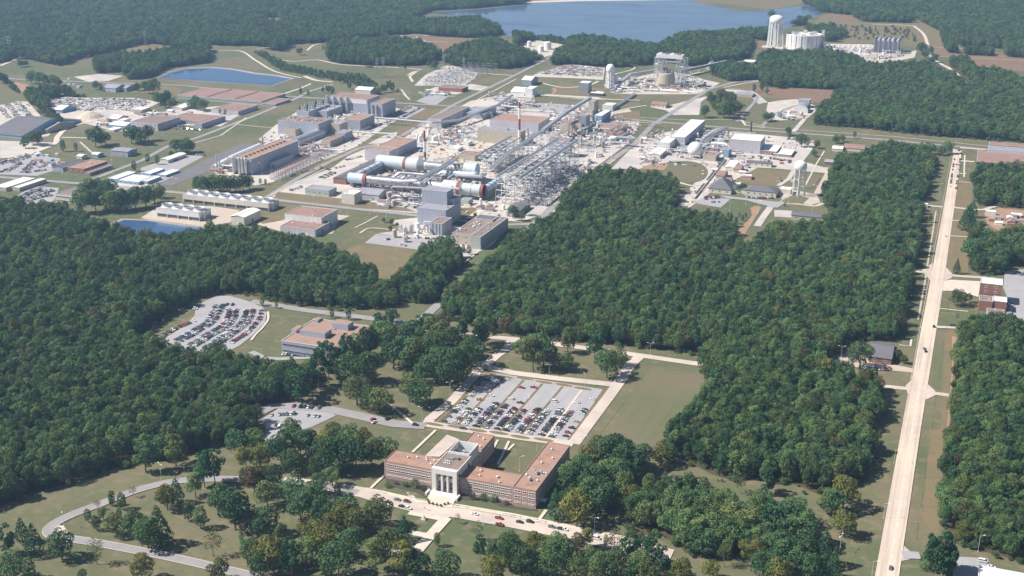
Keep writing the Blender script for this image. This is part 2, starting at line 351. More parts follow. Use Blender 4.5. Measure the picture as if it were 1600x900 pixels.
patch('bare_earth', z32((1150, 300), (1175, 310), (1145, 700), (1130, 900), (1115, 900), (1150, 500)), 'dirt', 1)

# water
patch('lake', [(670, 20), (745, 15), (820, 8), (850, 3), (1000, -2), (1075, -6), (1084, 3), (1130, 13), (1165, 18), (1200, 16), (1260, 9), (1272, 11), (1285, 22),
      (1258, 31), (1232, 44), (1190, 52), (1120, 56), (1062, 60), (1040, 72), (1005, 76), (930, 64), (885, 66), (840, 62), (792, 56), (775, 38), (745, 28)], 'lake_water', 1)
patch('beach', [(815, 5), (905, 2), (1060, 0), (1060, -3), (905, -1), (820, 2)], 'light_concrete', 2)
def bank(name, inner, outer, top, wl, m):
    I = [G(x, y, top) for x, y in inner]; O = [G(x, y, 0) for x, y in outer]; k = len(I); mb = MB()
    n = 0; mb.v = [tuple(p) for p in I]+[tuple(p-Vector((0, 0, 0.1))) for p in O]
    cx = sum((p for p in I), Vector())/k
    J = [p+(p-cx).normalized()*2.5 for p in I]; K = [p-(p-cx).normalized()*5 for p in I]
    mb.v += [tuple(Vector((p.x, p.y, top))) for p in J]+[(p.x, p.y, wl-1) for p in K]
    for i in range(k):
        j = (i+1) % k
        mb.f += [(2*k+i, k+i, k+j, 2*k+j), (i, 2*k+i, 2*k+j, j), (3*k+i, i, j, 3*k+j)]; mb.m += [0, 1, 1]
    o = mb.build(name, [m, 'asphalt']); o['kind'] = 'structure'
    CLEAR.append(np.array([(p.x, p.y) for p in O]))
    mb = MB(); mb.poly([(p.x, p.y, wl) for p in I]); w_ = mb.build('reservoir', 'pond_water'); w_['kind'] = 'structure'
    for q in (w_,):
        if q.data.polygons[0].normal.z < 0: q.data.flip_normals()
bank('embankment', [(246, 121), (266, 112), (290, 106), (330, 104.5), (362, 107), (400, 114), (430, 117), (459, 122), (440, 128), (424, 134), (400, 131.5), (320, 127)],
     [(236, 123), (260, 110), (288, 104), (330, 102), (366, 104), (402, 111), (440, 115), (484, 124), (462, 134), (436, 142), (398, 140), (310, 134)], 3.0, 1.5, 'green_grass')
bank('pond_edge', [(175, 350), (193, 342.5), (230, 344), (260, 348), (300, 353), (322, 356), (300, 372), (240, 372), (190, 366)],
     [(168, 352), (190, 341), (230, 342), (262, 346), (303, 351), (330, 355), (304, 376), (238, 376), (182, 369)], 0.6, 0.2, 'dirt')

# paved yards
patch('yard', z00((280, 625), (400, 605), (520, 612), (850, 612), (1000, 640), (950, 665), (820, 700), (1010, 700), (1400, 660), (1600, 690), (1480, 730), (1380, 790), (1050, 780), (860, 820), (700, 820), (600, 790), (420, 745), (350, 705)), 'pad_concrete', 1)
patch('sand_yard', zd14((560, 400), (850, 385), (1050, 400), (1020, 450), (800, 480), (700, 500), (640, 440)), 'sand', 2)
patch('yard', zd14((-100, 300), (60, 290), (180, 255), (290, 260), (560, 560), (500, 620), (300, 640), (0, 620), (-100, 640)), 'gravel', 1)
patch('yard', z01((0, -20), (330, -10), (230, 60), (170, 80), (0, 90)), 'pad_concrete', 1)
patch('parking_lot', z01((-20, 130), (0, 110), (200, 65), (380, 92), (330, 170), (230, 200), (-20, 190)), 'lot_asphalt', 1)
patch('parking_lot', z01((100, 330), (200, 262), (370, 275), (340, 350), (300, 380), (100, 380)), 'lot_asphalt', 1)
patch('parking_lot', z01((880, 150), (1000, 110), (1110, 70), (1280, 75), (1120, 160), (1100, 205), (960, 255), (880, 240)), 'lot_asphalt', 1)
patch('yard', z01((680, 232), (980, 248), (1000, 268), (900, 292), (720, 282)), 'pad_concrete', 1)
patch('yard', z01((1000, 390), (1330, 390), (1500, 415), (1440, 490), (1290, 515), (1130, 510), (980, 485), (880, 462), (930, 430)), 'concrete', 1)
patch('ramp', [(244, 289), (268, 291), (322, 270), (350, 262), (400, 232), (392, 222), (360, 232), (318, 252)], 'dark_asphalt', 2)
patch('yard', [(330, 266), (360, 246), (400, 231), (440, 212), (455, 218), (505, 228), (526, 238), (498, 252), (425, 285), (400, 290), (352, 282)], 'pad_concrete', 1)
patch('yard', [(404, 218), (430, 196), (462, 176), (520, 163), (612, 166), (640, 176), (600, 200), (560, 228), (508, 250), (470, 240), (430, 230)], 'pad_concrete', 1)
patch('yard', [(425, 308), (440, 292), (478, 278), (520, 262), (560, 232), (600, 212), (680, 188), (735, 158), (800, 145), (870, 148), (935, 152), (985, 172), (1000, 192),
      (985, 222), (930, 262), (880, 300), (846, 335), (815, 347), (700, 338), (560, 326)], 'pad_concrete', 1)
patch('yard', [(670, 240), (700, 215), (760, 208), (800, 240), (760, 262), (700, 262)], 'sand', 2)
patch('parking_lot', z11((750, 563), (1160, 600), (1060, 668), (680, 620)), 'lot_asphalt', 2)
patch('yard', z11((840, 480), (1010, 460), (1300, 520), (1250, 575), (1150, 610), (760, 560), (900, 540)), 'pad_concrete', 1)
patch('yard', z11((1150, 610), (1240, 575), (1420, 590), (1560, 540), (1470, 640), (1300, 720), (1180, 690)), 'pad_concrete', 1)
patch('lawn', z11((120, 240), (180, 250), (420, 110), (480, 125), (260, 215), (200, 255)), 'brown_grass', 2)
patch('lawn', z11((430, 100), (690, 0), (760, 0), (600, 65), (500, 110)), 'brown_grass', 2)
patch('lawn', z11((130, 300), (430, 330), (900, 385), (1000, 425), (600, 400), (110, 348)), 'brown_grass', 2)
patch('lawn', z11((0, 470), (220, 385), (330, 400), (160, 480), (40, 500)), 'brown_grass', 2)
patch('yard', z11((0, 500), (230, 385), (480, 440), (590, 450), (520, 480), (480, 560), (300, 590), (60, 520)), 'concrete', 1)
patch('lawn', z11((1250, 380), (1390, 400), (1330, 470), (1250, 450)), 'brown_grass', 3)
patch('lawn', zc4((0, 610), (230, 620), (330, 580), (230, 660), (60, 790), (0, 780)), 'brown_grass', 2)
patch('lawn', zc4((150, 520), (350, 400), (520, 410), (600, 400), (440, 500), (380, 540)), 'brown_grass', 2)
patch('lawn', zc4((500, 350), (640, 250), (920, 240), (700, 365)), 'green_grass', 2)
patch('lawn', zc5((310, 235), (960, 290), (950, 310), (800, 400), (700, 350), (370, 330), (200, 330)), 'green_grass', 2)
patch('parking_lot', zc5((130, 330), (370, 330), (700, 350), (780, 390), (680, 440), (200, 400)), 'lot_asphalt', 3)
patch('lawn', zc5((980, 290), (1600, 300), (1600, 370), (1350, 430), (1240, 440), (1000, 400)), 'green_grass', 2)
patch('lawn', zc5((1260, 470), (1600, 420), (1600, 560), (1480, 560), (1280, 520)), 'brown_grass', 2)
patch('yard', z20((130, 470), (350, 400), (580, 425), (570, 500), (400, 490), (140, 480)), 'gravel', 1)
patch('yard', z20((570, 530), (700, 500), (880, 460), (1050, 450), (1210, 500), (1300, 520), (1230, 560), (1150, 590), (760, 590), (640, 585)), 'gravel', 1)
patch('yard', z20((860, 670), (980, 660), (1060, 640), (1230, 600), (1180, 640), (1170, 720), (1010, 720), (960, 690)), 'pad_concrete', 2)
patch('yard', [(647, 134), (665, 117), (700, 101), (748, 114), (738, 127), (720, 136)], 'pad_concrete', 1)
patch('lawn', z10((1320, 520), (1400, 470), (1590, 478), (1470, 545)), 'green_grass', 1)
patch('yard', z10((1050, 570), (1120, 545), (1330, 530), (1350, 560), (1260, 590), (1100, 590)), 'gravel', 1)
patch('yard', z10((1330, 525), (1390, 520), (1470, 545), (1430, 570), (1340, 560)), 'pad_concrete', 1)
patch('parking_lot', z10((1000, 632), (1080, 592), (1250, 600), (1110, 662)), 'lot_asphalt', 1)
patch('parking_lot', z10((840, 730), (960, 660), (1060, 680), (940, 745)), 'lot_asphalt', 2)
patch('yard', z20((50, 272), (150, 250), (360, 285), (290, 335), (180, 362), (120, 320)), 'gravel', 1)
patch('yard', [(955, 264), (990, 228), (1010, 212), (1080, 200), (1240, 215), (1268, 232), (1240, 256), (1184, 262), (1112, 300), (1075, 326), (1060, 320), (1104, 262), (1050, 252), (1000, 264)], 'pad_concrete', 1)
patch('round_lawn', [(1037, 272), (1044, 257), (1058, 252.5), (1080, 252.5), (1098, 258), (1106, 268), (1100, 280), (1080, 286), (1056, 284)], 'green_grass', 2, curved=True)
patch('parking_lot', zd11((150, 640), (290, 580), (545, 610), (440, 700), (210, 660)), 'lot_asphalt', 2)
patch('parking_lot', zd11((440, 570), (700, 600), (1050, 640), (1100, 590), (1190, 600), (1030, 700), (960, 690), (700, 620), (500, 600)), 'lot_asphalt', 2)
patch('yard', zd11((650, 190), (1340, 230), (1560, 290), (1560, 340), (1310, 320), (1000, 290), (800, 280), (680, 290)), 'pad_concrete', 2)
patch('yard', zd11((1000, 720), (1180, 730), (1500, 810), (1460, 840), (1160, 800), (1000, 790)), 'pad_concrete', 1)
patch('yard', zd11((1040, 480), (1440, 560), (1480, 640), (1380, 670), (1250, 640), (1060, 600)), 'concrete', 1)
patch('lawn', zd11((1070, 630), (1200, 560), (1360, 600), (1300, 650), (1130, 655)), 'green_grass', 2)
patch('lawn', zd11((1240, 340), (1420, 345), (1475, 385), (1410, 490), (1310, 500)), 'green_grass', 3)
patch('yard', zd10((270, 380), (480, 370), (760, 395), (830, 365), (1180, 370), (1420, 440), (1560, 420), (1540, 480), (1330, 520), (1140, 525), (1040, 450), (720, 430), (270, 395)), 'gravel', 1)
patch('yard', z30((-10, 690), (0, 640), (100, 625), (180, 620), (320, 670), (250, 740), (60, 755), (0, 740)), 'gravel', 1)
patch('yard', z20((1380, 560), (1510, 570), (1600, 640), (1540, 650), (1490, 600), (1300, 560)), 'pad_concrete', 1)
patch('yard', z31((1350, 430), (1440, 400), (1640, 420), (1640, 530), (1430, 540), (1370, 500)), 'dirt', 1)
patch('parking_lot', z31((1480, 800), (1640, 780), (1640, 1120), (1540, 1080), (1470, 900)), 'lot_asphalt', 2)
patch('plaza', z31((1095, 858), (1130, 850), (1330, 860), (1320, 960), (1190, 920), (1080, 920)), 'light_concrete', 3)
patch('parking_lot', z33((1165, 780), (1370, 790), (1410, 862), (1320, 940), (1150, 940)), 'lot_asphalt', 2)
patch('parking_lot', z32((380, 540), (400, 470), (525, 480), (510, 575)), 'lot_asphalt', 2)
patch('parking_lot', z32((400, 430), (520, 400), (650, 450), (910, 505), (905, 530), (760, 515), (600, 500), (400, 480)), 'concrete', 1)
patch('path', z02((900, 350), (1010, 300), (1200, 170), (1240, 170), (1050, 320), (960, 350)), 'brown_grass', 1)

# roads outside the main car park
AVE = [(1363, 930), (1408.7, 675), (1451.5, 450), (1488.5, 245), (1489, 233), (1503, 236), (1498.7, 270), (1473.5, 450), (1438, 675), (1412.5, 847), (1400, 930)]
zAVE = patch('avenue', AVE, 'avenue_concrete', 3)
aL = G(1408.7, 675); aR = G(1438, 675); AX0 = aL.x; AX1 = aR.x
def flare(pts, m='street_concrete'): patch('road_junction', pts, m, 2)
road('highway', [(380, 143), (400, 146), (440, 150.5), (500, 154), (600, 160), (687, 165), (760, 170), (880, 178), (960, 184.5), (1020, 190), (1100, 197), (1200, 205), (1375, 218), (1525, 232), (1700, 249)], 9, 'asphalt')
road('highway_path', [(1000, 184), (1075, 188), (1150, 187), (1200, 200), (1400, 214), (1545, 229)], 3, 'concrete')
road('road', [(-20, 122), (12, 123), (42, 125), (100, 127), (160, 129), (290, 134), (400, 147)], 8, 'asphalt')
road('plant_road', [(651, 507), (685, 476), (769, 409), (820, 362), (855, 333), (875, 312), (942, 260), (992, 225), (1020, 195), (1107, 140), (1150, 128), (1185, 126)], 9, 'asphalt', avoid=0)
road('footpath', [(780, 407), (835, 362), (868, 328), (905, 292), (960, 250)], 2, 'light_concrete', 4, avoid=0)
road('plant_road', [(402, 320), (420, 307), (462, 281), (507, 257), (560, 232), (610, 222), (660, 194), (707, 165), (800, 120), (860, 90), (885, 74)], 8, 'asphalt')
road('plant_road', [(724, 168), (806, 124)], 2.5, 'light_concrete')
road('perimeter_road', [(-30, 273), (0, 277), (172, 291), (285, 302), (432, 313), (540, 325), (650, 337), (720, 345), (780, 352), (836, 350)], 9, 'asphalt')
road('street', [(135, 284), (222, 251), (262, 229), (307, 216), (400, 180.5), (462, 154.5), (484, 143), (520, 132)], 8, 'asphalt')
road('footpath', [(385, 184), (345, 212), (300, 225)], 2.5, 'light_concrete')
road('footpath', [(372, 195), (412, 199), (436, 200)], 2.5, 'light_concrete')
road('gravel_road', [(160, 186), (128, 193), (104, 201), (90, 214), (86, 224), (62, 235), (30, 246), (0, 254)], 8, 'light_concrete', curved=True)
road('gravel_road', [(96, 215), (140, 216), (170, 222)], 5, 'light_concrete')
road('gravel_road', [(60, 181), (40, 182), (28, 187)], 5, 'light_concrete', 2)
road('footpath', [(125, 222), (145, 240)], 3, 'pad_concrete')
road('access_road', [(0, 103), (20, 95), (45, 84), (70, 79)], 8, 'light_concrete')
road('access_road', [(300, 66), (330, 78), (375, 80), (400, 95), (430, 112), (470, 122)], 5, 'light_concrete', curved=True)
road('access_road', [(430, 93), (460, 96), (495, 94), (525, 100), (560, 103), (620, 106), (660, 109)], 5, 'light_concrete', curved=True)
road('access_road', [(400, 76), (425, 74)], 5, 'light_concrete'); road('access_road', [(480, 79), (492, 70), (515, 67)], 5, 'light_concrete', curved=True)
road('access_road', [(622, 57), (650, 54), (670, 56)], 6, 'light_concrete')
road('access_road', [(650, 57), (665, 65), (700, 66)], 4, 'sand')
road('access_road', [(637, 118), (645, 113), (656, 108), (640, 120), (645, 128)], 5, 'light_concrete')
road('access_road', [(740, 114), (800, 118)], 5, 'light_concrete')
road('track', [(627, 140), (634, 150), (640, 156)], 4, 'pad_concrete')
road('track', [(475, 119), (495, 126), (520, 128)], 8, 'light_concrete', curved=True)
road('track', [(440, 148), (470, 138), (486, 131)], 5, 'light_concrete')
road('track', [(840, 128), (880, 137), (920, 133), (935, 127)], 5, 'light_concrete', curved=True)
road('track', [(865, 138), (868, 143), (862, 148)], 6, 'dirt')
road('track', [(845, 149), (900, 152), (960, 156), (1000, 158)], 4, 'light_concrete')
road('track', [(960, 116), (985, 110), (992, 105), (984, 100), (986, 95)], 4, 'light_concrete', curved=True)
road('track', [(960, 175), (985, 169), (1010, 165)], 4, 'light_concrete', curved=True)
road('track', [(1062, 125), (1085, 115), (1112, 112)], 5, 'light_concrete', curved=True)
road('track', [(1130, 137), (1160, 131), (1185, 127)], 4, 'light_concrete')
road('rail_road', [(1152, 190), (1168, 172), (1180, 158), (1182, 150), (1165, 142), (1135, 138)], 6, 'asphalt', curved=True)
road('road', [(1190, 198), (1210, 178), (1240, 166), (1270, 160)], 6, 'asphalt'); road('road', [(1240, 206), (1258, 185), (1278, 168)], 7, 'pad_concrete')
road('road', [(1158, 187), (1165, 196), (1195, 200)], 4, 'light_concrete')
road('country_road', [(1362, 38), (1420, 40), (1432, 44), (1444, 55), (1450, 72), (1455, 88), (1470, 100), (1485, 108), (1505, 125), (1516, 138)], 7, 'light_concrete', curved=True, avoid=6)
road('country_road', [(1452, 73), (1490, 75), (1545, 80)], 4, 'light_concrete'); road('country_road', [(1458, 88), (1500, 90), (1600, 95), (1650, 98)], 4, 'concrete')
road('yard_road', zd11((500, 180), (440, 330), (300, 450), (140, 600), (20, 700), (-60, 760)), 9, 'pad_concrete')
road('yard_road', zd11((-40, 425), (130, 470), (230, 460)), 5, 'light_concrete')
road('yard_road', zd11((820, 890), (880, 800), (960, 690), (1060, 640)), 8, 'pad_concrete', 2, avoid=0); 
road('yard_road', zd11((1040, 470), (1150, 400), (1190, 330), (1210, 290)), 6, 'pad_concrete')
road('yard_road', zd11((1440, 560), (1520, 420), (1560, 340)), 8, 'concrete')
road('yard_road', zd11((1230, 260), (1330, 140), (1420, 0)), 8, 'pad_concrete'); road('footpath', zd11((1310, 490), (1440, 240), (1520, 110)), 2, 'light_concrete', 4)
road('yard_road', zd11((1500, 650), (1420, 680), (1250, 660), (1100, 655)), 6, 'concrete', 2, curved=True)
road('yard_road', zd11((1590, 290), (1330, 270)), 8, 'concrete')
road('drive', z32((540, 595), (700, 615), (890, 633)), 6.5, 'street_concrete'); flare(z32((860, 610), (905, 570), (905, 700), (870, 655)))
road('drive', z32((970, 650), (1040, 660), (1130, 672)), 6, 'street_concrete'); flare(z32((985, 590), (1045, 645), (1045, 672), (985, 700)))
road('drive', z32((1000, 250), (1060, 245), (1215, 252)), 5, 'street_concrete')
road('footpath', z32((1075, 130), (1250, 148)), 1.8, 'light_concrete'); road('footpath', z32((820, 358), (890, 365), (896, 320)), 1.8, 'light_concrete')
road('footpath', z31((1050, 420), (975, 900)), 1.6, 'concrete'); road('footpath', z32((975, 0), (938, 200)), 1.6, 'concrete')
road('drive', z31((880, 795), (940, 800), (1020, 806)), 6, 'street_concrete'); flare(z31((960, 790), (1030, 745), (1020, 860), (980, 815)))
road('drive', z31((1110, 820), (1200, 828), (1330, 836)), 7, 'concrete'); flare(z31((1110, 770), (1150, 810), (1150, 838), (1095, 858)))
road('cross_road', z31((840, 370), (930, 380), (1090, 395)), 6, 'street_concrete', avoid=2); road('cross_road', z31((1160, 398), (1290, 412), (1350, 412), (1420, 390)), 6, 'street_concrete')
road('drive', z31((1130, 478), (1205, 482)), 3.5, 'concrete'); road('drive', z31((1140, 576), (1250, 582)), 3.5, 'concrete')
road('drive', z31((1190, 238), (1270, 243)), 3, 'concrete'); road('drive', z31((1195, 186), (1240, 188)), 4, 'light_concrete'); road('drive', z31((1195, 105), (1290, 113)), 8, 'street_concrete')
road('drive', z31((1200, 25), (1360, 38)), 6, 'street_concrete', kerb=None); road('footpath', z31((1230, 70), (1225, 210)), 2, 'light_concrete', 4)
road('drive', z33((840, 770), (890, 772), (950, 776)), 8, 'lot_asphalt'); flare(z33((850, 715), (895, 755), (895, 795), (830, 810)))
road('pipe_track', z21((230, 330), (380, 220), (420, 195)), 3, 'light_concrete'); road('drive', z21((320, 440), (450, 465)), 6, 'pad_concrete')
road('footpath', z11((90, 320), (250, 245), (380, 180), (430, 158)), 2, 'light_concrete', 4); road('footpath', zc3((0, 170), (100, 90)), 3, 'light_concrete', 4)
road('footpath', z11((620, 525), (690, 490), (760, 452)), 1.8, 'light_concrete'); road('track', z11((650, 560), (700, 530), (780, 530), (880, 545)), 3, 'concrete', curved=True)
road('drive', zc3((1060, 340), (1320, 160), (1380, 120)), 9, 'light_concrete', 4, avoid=0); road('drive', zc3((880, 190), (1060, 190), (1300, 150)), 7, 'light_concrete', 3, avoid=0)
road('footpath', zc3((1000, 890), (1240, 700)), 1.8, 'light_concrete', 4)

# roads in front: office car park, curved drive, field road
road('office_road', z12((-30, 85), (60, 100), (300, 140), (540, 170), (700, 190), (900, 218), (1010, 232)), 8.5, 'asphalt', kerb='concrete')
road('office_road', [(651, 507), (655, 515), (668, 518), (700, 522)], 9, 'street_concrete')
road('field_road', [(668, 516), (700, 520), (752, 526), (800, 530), (870, 538.5), (980, 553), (1103, 571)], 7.5, 'street_concrete', kerb='light_concrete')
road('field_road', [(800, 531), (792, 545), (776, 556), (765, 566), (748, 578), (735, 595), (705, 628), (672, 655), (668, 663)], 8, 'street_concrete', curved=False)
road('field_road', [(762, 574), (800, 583), (880, 593), (950, 600.5), (962, 602)], 8, 'street_concrete', kerb='light_concrete')
road('field_road', [(1000, 557), (985, 570), (968, 597), (950, 622), (925, 655), (896, 694)], 9, 'street_concrete')
road('lot_road', [(668, 663), (700, 668), (760, 676), (830, 686), (896, 694)], 8.5, 'street_concrete', kerb='light_concrete')
road('side_road', z12((-80, 830), (100, 740), (230, 740), (450, 760), (640, 800), (860, 850), (1060, 865)), 11, 'asphalt')
road('footpath', z12((735, 630), (850, 740), (985, 855)), 2.0, 'light_concrete', 4)
zPL = patch('parking_lot', z12((20, 830), (180, 730), (420, 745), (500, 800), (350, 870), (60, 960)), 'lot_asphalt', 2)
patch('service_yard', zd12((560, 100), (660, 140), (500, 280), (380, 275)), 'street_concrete', 2)
road('footpath', zd12((470, 65), (280, 245)), 2.0, 'light_concrete', 4); road('footpath', zd12((60, 425), (-20, 500), (-60, 540)), 2.0, 'light_concrete', 4)
road('footpath', zd12((1360, 710), (1290, 805)), 2.2, 'light_concrete', 4)
road('footpath', zd12((970, 145), (890, 290)), 1.8, 'light_concrete', 4, avoid=0); road('footpath', zd12((1060, 155), (970, 345)), 1.8, 'light_concrete', 4); road('footpath', zd12((1100, 180), (1040, 240)), 1.8, 'light_concrete', 4)
FRONT = [(440, 753), (480, 757), (530, 763), (570, 771), (600, 780), (650, 793), (720, 803), (800, 817), (870, 831), (925, 843), (985, 855), (1050, 868)]
road('front_street', FRONT, 11.5, 'street_concrete', kerb='light_concrete')
road('pavement', [(570, 764.5), (600, 770.5), (650, 782), (720, 791.5), (800, 805), (870, 819), (925, 831), (975, 841)], 4.0, 'light_concrete', 2)
patch('forecourt', zd12((410, 580), (640, 600), (600, 690), (560, 690), (500, 690), (430, 670), (400, 640)), 'light_concrete', 4)
patch('mulch_bed', zd12((62, 450), (170, 470), (430, 510), (430, 590), (380, 600), (300, 560), (200, 540), (110, 515), (70, 500)), 'mulch', 1)
patch('mulch_bed', zd12((660, 540), (800, 560), (1090, 640), (1100, 680), (1290, 705), (1290, 720), (1000, 680), (880, 630), (640, 625)), 'mulch', 1)
road('memorial_path', z13((1190, 540), (1100, 640), (1005, 750)), 7, 'light_concrete', 4); road('memorial_path', z13((960, 500), (1200, 545)), 7, 'light_concrete', 2)
road('memorial_path', z13((880, 600), (790, 715)), 5.5, 'light_concrete', 4); road('memorial_path', z13((770, 720), (900, 745)), 5, 'light_concrete', 2); road('memorial_path', z13((960, 630), (1110, 655)), 5, 'light_concrete', 2)
LOOP = [(560, 770), (500, 760), (440, 755), (385, 750), (335, 749), (290, 751), (255, 756), (210, 768), (160, 787), (110, 806), (84, 820), (76, 830), (84, 838), (112, 843), (140, 847), (200, 858), (270, 872), (340, 888), (420, 907), (520, 935)]
road('curved_drive', LOOP, 7.0, 'asphalt', curved=True, kerb='light_concrete')
patch('drive_apron', z03((265, 615), (330, 580), (400, 590), (440, 650), (330, 660)), 'light_concrete', 2)

# car park by the main building, in place on the grid of the two axes
zLOT = patch('main_parking_lot', [(765.7, 582), (942, 608.5), (887, 692.5), (694, 660)], 'lot_asphalt', 1)
def row_y(a, b): return (G(*a), G(*b))
MED = [row_y(zd15((610, 118))[0], zd15((200, 550))[0]), row_y(zd15((795, 132))[0], zd15((385, 582))[0]), row_y(zd15((962, 165))[0], zd15((575, 605))[0]),
       row_y(zd15((1142, 190))[0], zd15((765, 640))[0]), row_y(zd15((1312, 222))[0], zd15((975, 665))[0])]
EDG = [row_y(zd15((470, 85))[0], zd15((0, 528))[0]), row_y(zd15((1520, 232))[0], zd15((1180, 700))[0])]
mb = MB(); mk = MB(); isl = MB(); isg = MB()
LOTROWS = []
for i, (a, b) in enumerate(MED+EDG):
    d = (b-a); L = d.length; d.normalize(); n = Vector((-d.y, d.x, 0))
    wd = 0.9 if i < 5 else 1.6
    q = [a+n*wd, b+n*wd, b-n*wd, a-n*wd]
    (isl if i != 4 else isl).prism([(p.x, p.y) for p in q], 0.05, zLOT+0.12, 0 if i != 4 else 1)
    for sd in ((1, -1) if i < 5 else ((1,) if i == 5 else (-1,))):
        LOTROWS.append((i, sd, a, b, d, n*sd, wd))
        k = 0
        while k*2.75 < L-3:
            p = a+d*(1.5+k*2.75)+n*sd*wd; e = p+n*sd*5.0
            mk.poly([(p.x-d.x*.1, p.y-d.y*.1, zLOT+.01), (e.x-d.x*.1, e.y-d.y*.1, zLOT+.01), (e.x+d.x*.1, e.y+d.y*.1, zLOT+.01), (p.x+d.x*.1, p.y+d.y*.1, zLOT+.01)]); k += 1
    for pt, s in ((a, -1), (b, 1)):
        if i < 6:
            cc = pt+d*s*1.5; e = []; e2 = []
            for t in range(16):
                an = 2*math.pi*t/16; e.append((cc.x+n.x*8*math.cos(an)+d.x*2.6*math.sin(an), cc.y+n.y*8*math.cos(an)+d.y*2.6*math.sin(an)))
                e2.append((cc.x+n.x*7.6*math.cos(an)+d.x*2.25*math.sin(an), cc.y+n.y*7.6*math.cos(an)+d.y*2.25*math.sin(an)))
            isg.prism(e, 0.05, zLOT+0.14, 0); isg.prism(e2, 0.1, zLOT+0.20, 1)
o = isl.build('median_kerb', ['brown_grass', 'light_concrete']); o['kind'] = 'structure'
o = isg.build('traffic_island', ['light_concrete', 'brown_grass']); o['kind'] = 'structure'
o = mk.build('stall_marking', 'line_paint'); o['kind'] = 'structure'
for p in o.data.polygons:
    if p.normal.z < 0: o.data.flip_normals()
    break
# markings on the avenue: joints and centre line
mk = MB(); y0 = G(1386, 925).y; y1 = G(1495, 238).y; xc = (AX0+AX1)/2; zz = zAVE
def avex(y):  # centre and half width of the avenue at world y
    a = G(1386, 900); b = G(1493.6, 245); t = (y-a.y)/(b.y-a.y); hw = ((G(1404, 900)-G(1367.5, 900)).length)/2*0.96
    return a.x+(b.x-a.x)*t, hw
y = y0
while y < y1:
    x, h = avex(y)
    for off in (-0.15, 0.15): mk.box(x+off-.06, y, zz-.05, x+off+.06, y+12, zz+.012)
    if int((y-y0)/12) % 3 == 0: mk.box(x-h*.5-.06, y, zz-.05, x-h*.5+.06, y+4, zz+.012); mk.box(x+h*.5-.06, y, zz-.05, x+h*.5+.06, y+4, zz+.012)
    y += 12
o = mk.build('road_marking', 'line_paint'); o['kind'] = 'structure'
mk = MB()
mk2 = MB(); hh = avex(y0)[1]; xa_, _ = avex(y0); xb_, _ = avex(y1)
mk2.poly([(xa_+hh*.02, y0, zz+.006), (xa_+hh*.30, y0, zz+.006), (xb_+hh*.30, y1, zz+.006), (xb_+hh*.02, y1, zz+.006)])
o = mk2.build('median_strip', 'light_concrete'); o['kind'] = 'structure'
y = y0
while y < y1-20:
    x, h = avex(y)
    for q in (-h, h-.35): mk.box(x+q, y, zz-.1, x+q+.35, y+12, zz+.014)
    y += 12
o = mk.build('gutter', 'light_concrete'); o['kind'] = 'structure'

